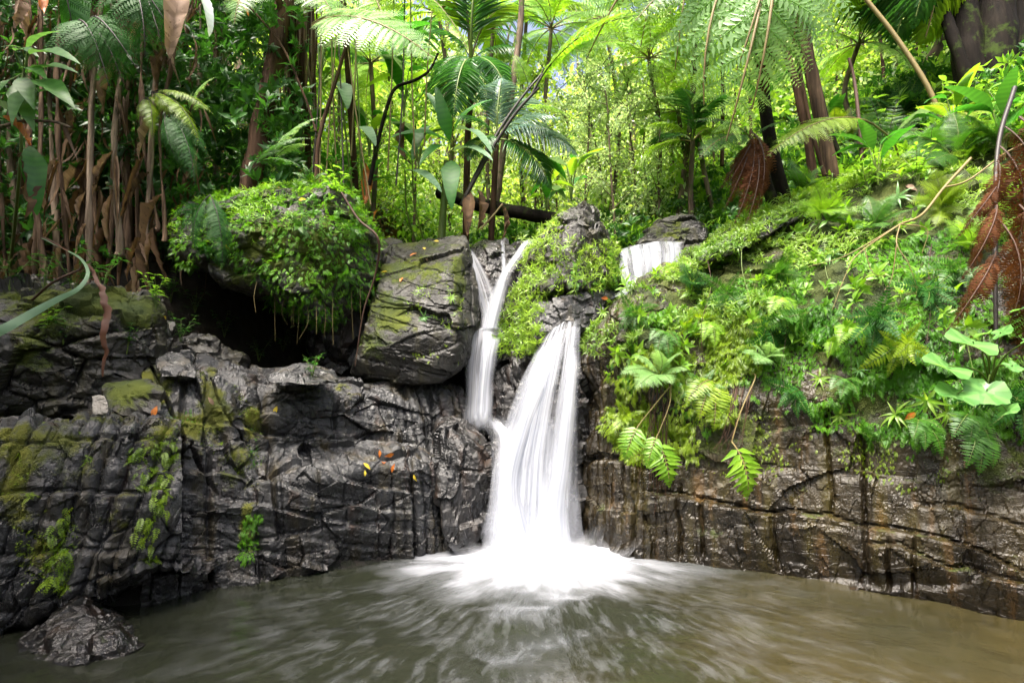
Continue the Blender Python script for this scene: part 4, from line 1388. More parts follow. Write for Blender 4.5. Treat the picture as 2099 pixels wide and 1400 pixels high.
def AB(t, A, B, up=UP, roll=0.0, loc=None, wide=1.0):
    """matrix that lays template t from A to B"""
    A, B = np.asarray(A, float), np.asarray(B, float)
    d = B - A
    l = np.linalg.norm(d)
    cl = np.linalg.norm(t.c)
    yT = t.c / cl
    xT = np.array([1.0, 0, 0])
    xT = nrm(xT - yT * np.dot(xT, yT))
    zT = np.cross(xT, yT)
    y = d / l
    x = np.cross(y, up)
    if np.linalg.norm(x) < 1e-3:
        x = np.cross(y, [0, 1.0, 0])
    x = nrm(x)
    z = np.cross(x, y)
    if roll:
        x, z = x * math.cos(roll) + z * math.sin(roll), z * math.cos(roll) - x * math.sin(roll)
    Rm = np.stack([x * wide, y, z], 1) @ np.stack([xT, yT, zT], 1).T * (l / cl)
    return M4(Rm, A if loc is None else A - np.asarray(loc))


def dirmat(d, up, s, loc):
    return M4(frames(np.array([d]), np.array([up]), s)[0], loc)


def plantAB(name, label, cat, parts, base=None, group=None):
    """parts: (part name, template, A, B, roll) ; stems as ('stem', mesh-material, points, radii)"""
    if base is None:
        base = parts[0][2] if not isinstance(parts[0][1], str) else parts[0][2][0]
    e = empty(name, base, label, cat, group)
    for p in parts:
        if isinstance(p[1], str):
            pts = crom(p[2], max(8, 5 * len(p[2])))
            V, F = tube(pts - np.asarray(base), np.interp(np.linspace(0, 1, len(pts)), np.linspace(0, 1, len(p[3])), p[3]), p[4] if len(p) > 4 else 7)
            link(p[0], mk(p[0], V, F, MT[p[1]], np.full(len(F), .5)), e)
        else:
            link(p[0], p[1].me, e, AB(p[1], p[2], p[3], up=FACE, roll=p[4] if len(p) > 4 else 0, loc=base, wide=p[5] if len(p) > 5 else 1.0))
    return e


def rosette(name, loc, label, cat, temps, n, size, n_out=UP, spread=(.2, 1.1), az=(0, 2 * PI), group=None, part='frond', seed=0, grav=0.0):
    """fronds round a crown that points along n_out; spread = angle away from it"""
    r = random.Random(seed)
    e = empty(name, loc, label, cat, group)
    nz = nrm(np.asarray(n_out, float))
    x = nrm(np.cross(nz, [0.2, 0.9, 0.31]))
    y = np.cross(nz, x)
    for k in range(n):
        a = az[0] + (az[1] - az[0]) * (k + r.uniform(-.3, .3)) / n
        s = r.uniform(*spread)
        rad = x * math.cos(a) + y * math.sin(a)
        d = nz * math.cos(s) + rad * math.sin(s) - UP * grav
        t = temps[k % len(temps)]
        link(part, t.me, e, dirmat(d, nz + rad * -.3, size * r.uniform(.75, 1.1), (0, 0, 0)))
    return e


def dup(e, loc, rz, s, label, group=None):
    c = e.copy()
    COL.objects.link(c)
    c.location = Vector([float(q) for q in loc])
    c.rotation_euler = (0, 0, rz)
    c.scale = (s, s, s)
    tag(c, label, None, group)
    for ch in e.children:
        d = ch.copy()
        COL.objects.link(d)
        d.parent = c
        for g in ch.children:
            h = g.copy()
            COL.objects.link(h)
            h.parent = d
    return c


def pole(name, label, cat, pts, rad, mat, part=None, group=None, k=9, wob=0.0, seed=0):
    """a trunk or stem: one mesh with its origin at the base"""
    pts = crom(pts, max(10, 8 * len(pts)))
    b = pts[0].copy()
    V, F = tube(pts - b, np.interp(np.linspace(0, 1, len(pts)), np.linspace(0, 1, len(rad)), rad), k)
    if wob:
        n = gnormals(V, F)
        V = V + n * (wob * fbm(V * np.array([9, 9, 3.0]) + seed, 3, seed))[:, None]
    o = link(name, mk(name, V, F, MT[mat], np.full(len(F), .5)))
    o.location = Vector([float(q) for q in b])
    return tag(o, label, cat, group)


# templates scattered as ground cover -------------------------------------------------
def sprig(nl, L, Wd, droop, ang, seed, n=3, stem=.4):
    r = random.Random(seed)
    lv, lf = leaf(1, Wd, n, droop, .3, .35)
    pos, dr, up, s = [], [], [], []
    for k in range(nl):
        a = 2 * PI * k / nl * 1.618 + r.uniform(-.7, .7)
        rad = np.array([math.cos(a), 0, math.sin(a)])
        g = ang * r.uniform(.6, 1.2)
        pos.append([0, stem * (.45 + .55 * k / nl), 0])
        dr.append(np.array([0, math.cos(g), 0]) + rad * math.sin(g))
        up.append(np.array([0, 1, 0]) - rad * .2)
        s.append(L * r.uniform(.5, 1.2))
    V, F = rep(lv, lf, frames(np.array(dr), np.array(up), np.array(s)), np.array(pos, float))
    rv, rf = tube(np.array([[0, 0, 0], [.01, stem * .5, .01], [0, stem, 0]]), [.012, .01, .006], 3)
    return np.concatenate([V, rv]), np.concatenate([F, rf + len(V)])


SPR = [sprig(4 + k % 3, 1.1, .15 + .03 * (k % 2), 1.2, 1.0, k, 3, .55) for k in range(6)]          # lance-leaved creeper whorl
BSH = [sprig(8, .8, .42, .6, 1.1, 20 + k, 2, .7) for k in range(3)]  # broad-leaved seedling
FEA = [pinna_unit(7, .34, k, .5) for k in range(3)]                # feathery moss frond
GRS = [sprig(5, 1.2, .07, 1.4, .5, 40 + k, 3, .1) for k in range(2)]


def sample(V, F, n, fm=None):
    if fm is not None:
        F = F[fm]
    tri = F[:, :3]
    if F.shape[1] == 4:
        tri = np.concatenate([tri, F[:, [0, 2, 3]]])
    a = V[tri[:, 0]]
    b = V[tri[:, 1]]
    c = V[tri[:, 2]]
    nn = np.cross(b - a, c - a)
    ar = np.linalg.norm(nn, axis=1)
    k = rng.choice(len(tri), n, p=ar / ar.sum())
    u, v = rng.random(n), rng.random(n)
    m = u + v > 1
    u[m], v[m] = 1 - u[m], 1 - v[m]
    p = a[k] + (b - a)[k] * u[:, None] + (c - a)[k] * v[:, None]
    return p, nrm(nn[k])


def inpoly(px, py, poly):
    poly = np.array(poly, float)
    ins = np.zeros(px.shape, bool)
    j = len(poly) - 1
    for i in range(len(poly)):
        xi, yi = poly[i]
        xj, yj = poly[j]
        c = ((yi > py) != (yj > py)) & (px < (xj - xi) * (py - yi) / (yj - yi + 1e-9) + xi)
        ins ^= c
        j = i
    return ins


def scatter(S, n, poly=None, thr=None, freq=2.0, seed=0, soft=25):
    """about n points on surface S inside a photo polygon, clumped by noise"""
    fm = None
    if poly is not None:
        cx = S[0][S[1]].mean(1)
        px, py = proj(cx)
        fm = inpoly(px, py, [(x + (x - np.mean([q[0] for q in poly])) * .12, y + (y - np.mean([q[1] for q in poly])) * .12) for x, y in poly])
        if fm.sum() < 5:
            fm = None
    p, nn = sample(S[0], S[1], int(n * 2.2), fm)
    c = S[0].mean(0)
    if S[1].shape[1] == 3:
        fl = ((p - c) * nn).sum(1) < 0
    else:
        fl = nn[:, 2] * 1.0 - nn[:, 1] < 0
    nn[fl] *= -1
    m = np.ones(len(p), bool)
    if poly is not None:
        px, py = proj(p)
        m &= inpoly(px + soft * fbm(p * 5, 3, seed), py + soft * fbm(p * 5 + 50, 3, seed), poly)
    if thr is not None:
        m &= fbm(p * freq, 3, seed + 3) + rng.normal(size=len(p)) * .12 > thr
    return p[m][:n], nn[m][:n]


def cover(mb, pts, nor, tm, s, grow=(1, .3, 0), jit=.5, tint=None, mat=0, lift=0.0):
    """grow = weights of surface normal, world up, world down"""
    k = len(pts)
    if not k:
        return
    d = nrm(nor * grow[0] + UP * (grow[1] - grow[2]) + rdirs(k) * jit)
    ss = rng.uniform(s[0], s[1], k)
    w = rng.integers(0, len(tm), k)
    up = nrm(UP + rdirs(k) * .4 - d * .2)
    tn = np.clip(.5 + .6 * fbm(pts * 1.7, 3, 12) + rng.normal(size=k) * .2, 0, 1) if tint is None else tint
    for j, (V, F) in enumerate(tm):
        q = w == j
        if q.any():
            addrep(mb, V, F, frames(d[q], up[q], ss[q]), pts[q] + nor[q] * lift, tn[q], mat)


def stuff(name, mb, mats, label, cat):
    V, Q, T_, M_ = mb.arrays()
    c = V.mean(0)
    o = link(name, mk(name, V - c, Q, mats, T_, M_))
    o.location = Vector([float(q) for q in c])
    return tag(o, label, cat, None, 'stuff')
# ------------------------------------------------------------------ ground cover (nobody could count it)
# overhang above the hollow: feathery moss below, leafy creepers on top
mb = MB()
p, n = scatter(OV, 19000, [(370, 440), (470, 395), (660, 370), (740, 420), (775, 510), (750, 600), (705, 670), (600, 655), (520, 565), (470, 535), (380, 550)], -.7, 2.4, 1)
p = p + n * (np.clip(fbm(p * 3.1, 3, 88), 0, 1) * .14)[:, None]
cover(mb, p, n, FEA, (.035, .095), (.7, .1, .6), .5)
q, n2 = scatter(OV, 3000, [(350, 470), (420, 400), (660, 360), (750, 420), (775, 520), (690, 480), (560, 470), (430, 520)], -.25, 2.4, 2)
cover(mb, q, n2, SPR, (.05, .1), (.7, .5, 0), .6, mat=1, lift=.02)
q, n2 = scatter(OV, 420, [(370, 430), (470, 390), (660, 360), (740, 420), (775, 510), (690, 640), (520, 545), (380, 540)], .0, 2.4, 4)
cover(mb, q, n2, BSH, (.06, .12), (.8, .5, 0), .5, mat=2, lift=.02)
stuff('ground_cover', mb, [MT['mat_green'], MT['creeper_mid'], MT['under_bright']], 'bright green carpet of feathery moss and creepers over the huge overhanging boulder', 'moss')

# right cliff
mb = MB()
GRASSP = [(1195, 700), (1220, 610), (1330, 560), (1420, 505), (1560, 440), (1700, 370), (1850, 315), (2099, 240), (2600, 130), (2600, 480), (2000, 500), (1800, 520), (1650, 560), (1540, 640), (1470, 690), (1330, 700), (1270, 730), (1200, 730)]
p, n = scatter(CLIFF, 14000, GRASSP, .12, 2.6, 5)
cover(mb, p, n, SPR, (.045, .1), (.8, .3, .15), .6, mat=0, lift=.02)
FEATP = [(1265, 720), (1330, 660), (1420, 620), (1560, 560), (1750, 500), (2000, 460), (2600, 420), (2600, 860), (2080, 900), (1900, 820), (1790, 800), (1700, 730), (1640, 700), (1570, 760), (1500, 860), (1420, 900), (1330, 890), (1300, 950), (1262, 900)]
p, n = scatter(CLIFF, 18500, FEATP, .02, 1.9, 6)
cover(mb, p, n, FEA, (.035, .095), (.7, 0, .9), .4, mat=1)
p, n = scatter(CLIFF, 7500, [(1262, 730), (1420, 640), (1560, 600), (1600, 700), (1490, 880), (1400, 940), (1310, 970), (1258, 900)], -.2, 2.6, 7)
p = p + n * (np.clip(fbm(p * 3.1, 3, 87), 0, 1) * .1)[:, None]
cover(mb, p, n, FEA, (.035, .1), (.7, 0, .9), .4, mat=2)
p, n = scatter(CLIFF, 260, [(1230, 640), (1560, 470), (2250, 300), (2250, 760), (1700, 700), (1450, 760), (1250, 760)], .05, 2.0, 8)
cover(mb, p, n, BSH, (.06, .2), (.9, .2, .2), .5, mat=3, lift=.02)
p, n = scatter(CLIFF, 4200, [(1560, 640), (1760, 600), (2099, 640), (2120, 900), (1900, 930), (1700, 880), (1560, 820)], .0, 2.2, 19)
cover(mb, p, n, FEA, (.035, .08), (.7, 0, .9), .4, mat=1)
p, n = scatter(CLIFF, 1500, [(1380, 860), (2099, 820), (2099, 1000), (1750, 1000), (1400, 960)], .3, 3.0, 9)
cover(mb, p, n, FEA, (.02, .05), (.7, 0, .9), .4, mat=2)
p, n = scatter(CLIFF, 2600, [(1500, 470), (1700, 360), (1900, 280), (2150, 210), (2400, 150), (2600, 160), (2600, 300), (2100, 320), (1800, 400), (1600, 470)], -.3, 1.5, 10)
cover(mb, p, n, SPR, (.06, .14), (.6, .8, 0), .6, mat=0, lift=.04)
cover(mb, p[::4], n[::4], BSH, (.08, .2), (.4, 1, 0), .5, mat=3, lift=.02)
ex_ = rng.uniform(size=(500, 2)) * np.array([270, 0]) + np.array([1430, 0])
hp = [hit(a, 540 - (a - 1430) * .53 + rng.normal() * 12) for a in ex_[:, 0]]
cover(mb, np.array([h[0] for h in hp]), np.array([h[1] for h in hp]), SPR, (.05, .1), (.6, .5, .1), .6, mat=0, lift=.02)
stuff('ground_cover', mb, [MT['creeper'], MT['mat_green'], MT['mat_yellow'], MT['creeper_mid']], 'mixed carpet of pale creepers and hanging green moss over the tall brown cliff', 'creepers')

# rocks between the falls
mb = MB()
for S_, num, poly in ((CT1, 1500, [(1060, 600), (1085, 500), (1150, 425), (1165, 470), (1190, 500), (1270, 500), (1275, 590), (1180, 590), (1110, 640)]),
                      (MID, 90, [(1070, 480), (1110, 500), (1090, 560), (1050, 540)]), (CT2, 260, [(1060, 580), (1110, 580), (1105, 690), (1085, 720), (1050, 700)]),
                      (CT2, 60, [(1120, 570), (1230, 560), (1230, 610), (1130, 625)])):
    p, n = scatter(S_, num, poly, -.3, 2.5, 11)
    cover(mb, p, n, SPR, (.05, .11), (.8, .2, .2), .6, mat=0, lift=.02)
p, n = scatter(CT1, 1000, [(1190, 510), (1268, 500), (1272, 580), (1230, 600), (1170, 575)], -.2, 2.5, 12)
cover(mb, p, n, FEA, (.06, .13), (.7, 0, .7), .4, mat=1)
RFL = [(1050, 600), (1090, 560), (1115, 620), (1105, 720), (1180, 760), (1120, 745), (1060, 720), (1020, 735), (1015, 690)]
px_, py_ = rng.uniform(1015, 1120, 700), rng.uniform(560, 750, 700)
mk_ = inpoly(px_, py_, RFL)
hp = [hit(a, b) for a, b in zip(px_[mk_], py_[mk_])]
p, n = np.array([h[0] for h in hp]), np.array([h[1] for h in hp])
cover(mb, p, n, SPR, (.05, .12), (.8, .1, .3), .6, mat=0, lift=.02)
stuff('ground_cover', mb, [MT['creeper'], MT['mat_green']], 'pale lance leaved creepers clothing the rocks between the two upper falls', 'creepers')

# square boulder, ledge and slab: thin patches
mb = MB()
p, n = scatter(SQ, 420, [(770, 600), (860, 590), (930, 600), (940, 690), (830, 690), (770, 690)], -.15, 3.0, 13)
cover(mb, p, n, SPR, (.03, .08), (.8, .2, .2), .6, mat=0, lift=.01)
p, n = scatter(SQ, 260, [(740, 640), (940, 640), (940, 760), (740, 740)], .35, 3.0, 14)
cover(mb, p, n, FEA, (.03, .07), (.7, 0, .7), .4, mat=1)
stuff('ground_cover', mb, [MT['creeper'], MT['mat_yellow']], 'sparse patches of small creepers on the square boulder', 'creepers')
mb = MB()
for poly, num, th in (([(275, 905), (360, 900), (372, 960), (350, 1000), (345, 1060), (320, 1050), (300, 990), (280, 1040), (272, 980)], 700, -.5), ([(170, 930), (215, 940), (205, 1010), (180, 1010)], 200, -.1),
                      ([(60, 1010), (150, 1030), (140, 1200), (70, 1190)], 500, .15), ([(200, 1050), (330, 1060), (320, 1150), (200, 1170)], 260, .38), ([(20, 870), (90, 870), (70, 940), (20, 930)], 200, .1)):
    p, n = scatter(SLAB, num, poly, th, 3.0, 15, 12)
    p, n = p[:650], n[:650]
    cover(mb, p, n, FEA, (.045, .11), (.8, 0, .8), .45, lift=.01)
for poly, num, th in (([(490, 1060), (540, 1050), (530, 1150), (490, 1160)], 300, .1), ([(400, 880), (520, 870), (540, 960), (420, 950)], 260, .45), ([(280, 830), (420, 820), (430, 870), (280, 870)], 260, .3), ([(350, 1120), (400, 1110), (390, 1180), (350, 1180)], 160, .2)):
    p, n = scatter(LEDGE, num, poly, th, 3.0, 16, 12)
    p, n = p[:400], n[:400]
    cover(mb, p, n, FEA, (.025, .06), (.7, 0, .8), .4, mat=1)
for S_, poly, num, th, sz_ in ((SLAB, [(-10, 890), (170, 885), (160, 990), (100, 1040), (-10, 1060)], 2600, .0, (.012, .03)), (SLAB, [(280, 880), (370, 880), (370, 960), (290, 960)], 700, .0, (.012, .03)), (SLAB, [(20, 1080), (160, 1080), (140, 1200), (40, 1200)], 800, .1, (.012, .03)),
                           (LEDGE, [(340, 770), (420, 755), (480, 800), (545, 860), (520, 930), (400, 910), (340, 850)], 2600, .05, (.012, .032)), (LEDGE, [(430, 920), (540, 930), (520, 1010), (440, 1010)], 500, .1, (.012, .03)), (SQ, [(770, 590), (800, 520), (940, 500), (930, 570), (840, 640), (760, 680)], 2600, .0, (.012, .032))):
    p, n = scatter(S_, num, poly, th, 3.2, 21, 14)
    cover(mb, p, n, FEA, sz_, (1, .2, .3), .7)
stuff('ground_cover', mb, [MT['mat_yellow'], MT['mat_green']], 'small tufts of moss fern on the grey ledge, slab and square boulder', 'moss')

# undergrowth on the banks behind
mb = MB()
x = rng.uniform(-9, 10, 60000)
y = rng.uniform(6.0, 17, 60000)
px, py = proj(np.stack([x, y, height(x, y)], 1))
keep = (px > -150) & (px < 2250) & (py < 560)
x, y = x[keep], y[keep]
z = height(x, y)
p = np.stack([x, y, z], 1)
dens = fbm(p * .9, 3, 30)
left = x < -1.2 - .25 * (y - 7)
k = (dens + rng.normal(size=len(x)) * .2 > np.where(left, .12, -.35)) & (rng.random(len(x)) < np.where(y < 11, .6, .32))
p, lf_ = p[k], left[k]
n = np.tile(UP, (len(p), 1))
h = rng.random(len(p)) ** 2 * .5
p2 = p + UP * h[:, None]
cover(mb, p2[lf_], n[lf_], BSH, (.08, .2), (1, 0, 0), .8, mat=0)
rr_ = rng.random(len(p)) < .25
for mi, q_ in ((1, ~lf_ & rr_), (0, ~lf_ & ~rr_)):
    cover(mb, p2[q_], n[q_], BSH, (.08, .24), (1, 0, 0), .8, mat=mi)
cover(mb, p[lf_][::3], n[lf_][::3], GRS, (.2, .5), (1, 0, 0), .5, mat=0)
cover(mb, p[~lf_][::3], n[~lf_][::3], GRS, (.2, .5), (1, 0, 0), .5, mat=1)
# dead leaves among it
k = rng.random(len(x)) < np.where(left, .16, .03)
p = np.stack([x, y, z + rng.random(len(x)) ** 2 * .3], 1)[k]
dl = [leaf(1, .3, 5, 1.2, .6, .4, wav=.3, seed=s) for s in range(4)]
cover(mb, p, np.tile(UP, (len(p), 1)), dl, (.15, .45), (0.3, 0, .1), 1.0, mat=2)
stuff('undergrowth', mb, [MT['under'], MT['under_bright'], MT['dry']], 'dense leafy undergrowth and litter on the forest banks above the falls', 'undergrowth')

mb = MB()
k = 4600
px, py, d = rng.uniform(-120, 620, k), rng.uniform(-60, 540, k), rng.uniform(6.9, 8.6, k)
p = np.array([P(a, b, c) for a, b, c in zip(px, py, d)])
ok = (p[:, 2] > height(p[:, 0], p[:, 1]) + .05) & (fbm(p * 1.3, 3, 71) + (300 - py) / 900 + np.where(px > 330, .25, .14) > .02)
cover(mb, p[ok], np.tile(UP, (ok.sum(), 1)), BSH, (.1, .26), (.5, .2, 0), .9, mat=0)
k = 1000
px, py, d = rng.uniform(-120, 420, k), rng.uniform(-80, 520, k), rng.uniform(6.7, 8.2, k)
p = np.array([P(a, b, c) for a, b, c in zip(px, py, d)])
ok = (p[:, 2] > height(p[:, 0], p[:, 1]) + .3) & (fbm(p * 1.6, 3, 73) > -.05)
cover(mb, p[ok], np.tile(UP, (ok.sum(), 1)), [leaf(1, .08, 8, .9, .8, .3, wav=.3, seed=s_) for s_ in range(5)], (.3, .8), (0, 0, 1.2), .55, mat=1)
stuff('hanging_foliage', mb, [MT['under'], MT['dry']], 'tangle of shaded leaves and shredded dead strips among the dry stems', 'foliage')
mb = MB()
for mat_, k, s_, z1 in ((0, 26000, (.06, .13), 3.4), (1, 26000, (.06, .14), 3.8), (2, 9000, (.1, .22), 2.2)):
    x, y = rng.uniform(-4.5, 8.5, k), rng.uniform(9.0, 16, k)
    h = rng.random(k) ** 1.3 * z1 * np.where((y > 12) & (x < 5), .6, 1)
    p = np.stack([x, y, height(x, y) + h], 1)
    a_, b_ = proj(p)
    ok = (a_ > 560) & (a_ < 2150) & (fbm(p * np.array([1.1, 1.1, .8]), 4, 90 + mat_) > -.05 + .12 * h)
    p = p[ok]
    n_ = len(p)
    addrep(mb, *rhomb(1, .5, .14), frames(nrm(rdirs(n_) - UP * .3), nrm(rdirs(n_) * .7 + UP), rng.uniform(*s_, n_)), p, np.clip(.5 + .5 * fbm(p * 1.2, 2, 5) + .2 * rng.normal(size=n_), 0, 1), mat_)
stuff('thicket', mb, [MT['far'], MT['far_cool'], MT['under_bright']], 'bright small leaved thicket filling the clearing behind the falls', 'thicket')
# ------------------------------------------------------------------ individual plants
def HB(px, py, d=0.02):
    return hit(px, py, d)[0]


def tip(base, px, py, dy=0.0):
    """a tip seen at a photo position, dy nearer (-) or farther (+) than its base"""
    return P(px, py, base[1] + dy)


# --- ferns on the cliff
b = HB(1352, 772)
ts = [t_frond('tree', 'fern_pale', v, 'stem_green') for v in range(3)]
plantAB('fern', 'pale yellow green fern spreading flat over the cliff beside the main fall', 'fern',
        [('frond', ts[k % 3], b, tip(b, x, y, d)) for k, (x, y, d) in enumerate([(1268, 768, -.25), (1292, 728, -.2), (1345, 715, -.35), (1402, 722, -.3), (1415, 760, -.3), (1300, 800, -.45), (1380, 790, -.4)])])
b = HB(1572, 740)
plantAB('fern', 'small bright fern with a flat starry crown near the middle of the cliff', 'fern',
        [('frond', ts[k % 3], b, tip(b, x, y, d)) for k, (x, y, d) in enumerate([(1518, 724, -.15), (1535, 705, -.1), (1578, 700, -.25), (1614, 712, -.2), (1608, 732, -.3), (1545, 748, -.3)])])
tb = [t_frond('small', 'fern_bright', v, 'stem_green') for v in range(3)]
b = HB(1742, 668)
plantAB('fern', 'bright three fronded fern beside the dark seam high on the cliff', 'fern',
        [('frond', tb[k % 3], b, tip(b, x, y, d), 0, 1.5) for k, (x, y, d) in enumerate([(1717, 710, -.15), (1768, 712, -.15), (1768, 648, -.1), (1722, 655, -.1)])])
b = HB(1702, 700)
plantAB('fern', 'little two fronded fern just under the bright three fronded one', 'fern', [('frond', tb[0], b, tip(b, 1696, 735, -.08), 0, 1.5), ('frond', tb[1], b, tip(b, 1716, 722, -.08), 0, 1.5)])
hb = [t_frond('wide', 'creeper_mid', v, 'stem_tan') for v in range(3)]
b = HB(1540, 765)
kn = tip(b, 1500, 905, -.22)
plantAB('fern', 'green frond dangling from a long tan stalk against the bare brown cliff', 'fern',
        [('stalk', 'stem_tan', [b, tip(b, 1548, 775, -.12), tip(b, 1520, 840, -.2), kn], [.008, .005]), ('frond', t_frond('wide', 'creeper_mid', 1, 'stem_tan'), kn, tip(b, 1530, 1026, -.25), .2, 1.3)])
b = HB(1375, 790)
plantAB('fern', 'drooping fern with long tan stalks and two ragged green fronds over the rust roots', 'fern',
        [('stalk', 'stem_tan', [b, tip(b, 1350, 820, -.2), tip(b, 1310, 870, -.25)], [.008, .004]), ('frond', hb[0], tip(b, 1310, 870, -.25), tip(b, 1280, 945, -.3), 0, 1.2),
         ('stalk', 'stem_tan', [b, tip(b, 1372, 830, -.18), tip(b, 1345, 900, -.25)], [.008, .004]), ('frond', hb[1], tip(b, 1345, 900, -.25), tip(b, 1372, 1000, -.3), 0, 1.2), ('frond', hb[2], tip(b, 1348, 890, -.25), tip(b, 1325, 960, -.32))])
yb = [t_frond('small', 'mat_yellow', v, 'stem_tan') for v in range(2)]
b = HB(1460, 780)
plantAB('fern', 'yellowing fern hanging half way down the cliff between the two stalked fronds', 'fern',
        [('frond', yb[k % 2], b, tip(b, x, y, -.2), 0, 1.5) for k, (x, y) in enumerate([(1405, 830), (1432, 862), (1462, 885), (1478, 850)])])
db = [t_frond('small', 'fern', v, 'stem_green') for v in range(3)]
for (x, y, tips, lab) in (
        (1880, 860, [(1930, 940), (1895, 925), (1870, 905), (1940, 895)], 'dark green fern hanging on the cliff under the round leaved plant'),
        (1985, 850, [(1950, 900), (1985, 915), (2008, 890), (2030, 930)], 'dark green fern hanging beside the lance leaved sprig at the cliff edge'),
        (2000, 880, [(2005, 975), (2035, 960), (1980, 960)], 'long drooping dark fern lowest of those under the round leaves'),
        (1730, 780, [(1700, 800), (1722, 820), (1760, 815), (1770, 790)], 'small dark fern tuft in the seam of the cliff below the bright fern'),
        (1360, 680, [(1345, 730), (1370, 740), (1395, 715), (1330, 700)], 'dark blue green fern hanging above the pale spreading fern'),
        (1455, 660, [(1440, 700), (1465, 715), (1485, 690)], 'small green fern among creepers above the cliff roots'),
        (1465, 440, [(1445, 500), (1470, 520), (1480, 480), (1440, 470)], 'pale hanging fern on the rock behind the wide upper fall'),
        (1600, 610, [(1575, 650), (1600, 665), (1630, 650)], 'feathery green fern in the moss below the single heart shaped leaf')):
    b = HB(x, y)
    mt = db if 'dark' in lab else tb
    plantAB('fern', lab, 'fern', [('frond', mt[k % 3], b, tip(b, a, c, -.18), 0, 1.4) for k, (a, c) in enumerate(tips)])
b = HB(1530, 560)
plantAB('leaf_sprig', 'single yellow green heart shaped leaf on the cliff creepers', 'plant', [('leaf', t_leaf('fallen', 'creeper', 3), tip(b, 1622, 572, -.1), tip(b, 1628, 610, -.14), 0, 1.6)], base=b)

# --- lance-leaved sprigs
lt = [t_leaf('lance', 'creeper_mid' if k == 1 else 'creeper', k) for k in range(3)]
ltb = [t_leaf('lance', 'broad_pale', k) for k in range(3)]
for i, (x, y, s, m_, lab) in enumerate([
        (1680, 775, .16, 0, 'pale lance leaved sprig beside the little cliff fern tuft'), (1835, 850, .2, 0, 'lance leaved sprig with down turned leaves left of the dark hanging ferns'),
        (1900, 820, .22, 0, 'broad star of pale lance leaves above the dark hanging ferns'), (1940, 845, .2, 0, 'second star of lance leaves just below the round leaves'),
        (1800, 560, .2, 0, 'long leaved green sprig under the bare twig tangle'), (1700, 520, .18, 1, 'sprig of oval leaves among the creepers below the bare twigs'),
        (1840, 405, .22, 1, 'large pale leaved sprig at the brow of the cliff'), (1720, 850, .16, 0, 'lance leaved sprig hanging in the dark seam of the cliff'),
        (1760, 760, .12, 1, 'small oval leaved sprig beside the dark seam'), (1640, 470, .2, 0, 'starry pale sprig on the slanting rock edge'),
        (1560, 500, .18, 0, 'bleached creeper sprig on the left of the cliff brow'), (1760, 320, .2, 1, 'upright light green sprig on the bank under the tiered fern'),
        (1930, 350, .2, 1, 'leafy sprig on the upper bank behind the bare branch'), (1330, 590, .16, 0, 'bleached creeper sprig nearest the wide upper fall'),
        (1235, 640, .16, 0, 'pale creeper sprig right at the lip of the main fall'), (1110, 735, .16, 0, 'lance leaved sprig drooping over the black recess by the main fall'),
        (1060, 700, .14, 0, 'creeper sprig beside the splash ledge of the forked fall'), (1080, 520, .16, 0, 'pale creeper sprig touching the right strand of the forked fall'),
        (1180, 600, .13, 0, 'creeper sprig hanging over the bare grey block'), (870, 650, .13, 1, 'small sprig in the middle of the square boulder face'),
        (925, 610, .12, 0, 'starry little sprig on the edge of the square boulder')]):
    b, n = hit(x, y, .02)
    rosette('creeping_plant', b, lab, 'plant', [lt, ltb][m_], 9, s * .85, n + UP * .3 + np.array([0, -.3, 0]), (.5, 1.4), part='leaf', seed=i, grav=.5)

# --- round leaved plant
th = np.linspace(0, 2 * PI, 25)[:-1]
Vr, Fr = [(0, 0.12, -.05)], []
for j, rr_ in enumerate((.35, .7, 1.0)):
    for a in th:
        lob = 1 + .05 * math.cos(9 * a) - (.5 * math.exp(-((a - 1.5 * PI) / .22) ** 2))
        Vr.append((math.sin(a + PI / 2 * 0) * rr_ * .52 * lob if False else math.cos(a) * rr_ * .54 * lob, .5 + math.sin(a) * rr_ * .5 * lob, .07 * rr_ ** 2 * math.cos(3 * a) - .06 * (1 - rr_)))
Vr = np.array(Vr)
Vr[0] = (0, .5, -.07)
for k in range(24):
    Fr.append((0, 1 + k, 1 + (k + 1) % 24, 1 + (k + 1) % 24))
Fq = []
for j in range(2):
    for k in range(24):
        Fq.append((1 + j * 24 + k, 1 + (j + 1) * 24 + k, 1 + (j + 1) * 24 + (k + 1) % 24, 1 + j * 24 + (k + 1) % 24))
for k in range(0, 24, 2):
    Fq.append((0, 1 + k, 1 + (k + 1) % 24, 1 + (k + 2) % 24))
RL = T(mk('round_leaf', Vr, np.array(Fq), MT['broad_pale'], np.clip(.45 + .3 * (np.arange(len(Fq)) // 2 % 2 * 2 - 1), 0, 1)), (0, 1, 0))
b = HB(2030, 790)
parts = []
for (ax, ay, bx, by, d, sw) in ((2020, 700, 1952, 702, -.5, 1.0), (2000, 690, 2035, 675, -.45, 1.0), (2030, 690, 2085, 668, -.5, 1.2), (1975, 755, 1895, 742, -.55, .8), (2030, 775, 2012, 838, -.6, 1.0), (2040, 845, 2100, 832, -.65, 1.1), (2090, 700, 2140, 690, -.5, 1.), (2070, 640, 2110, 625, -.4, 1), (1985, 800, 1930, 815, -.6, .9), (2060, 740, 2100, 765, -.6, .9)):
    A_, B_ = tip(b, ax, ay, d), tip(b, bx, by, d - .12)
    B_ = A_ + (B_ - A_) * .85
    parts.append(('leaf', RL, A_, B_, 0, sw))
    parts.append(('stalk', 'stem_green', [b, (b + A_) / 2 + UP * .05, A_ * .55 + B_ * .45], [.008, .004]))
plantAB('round_leaved_plant', 'plant with big round pale green leaves on thin stalks at the cliff edge', 'plant', parts, base=b)

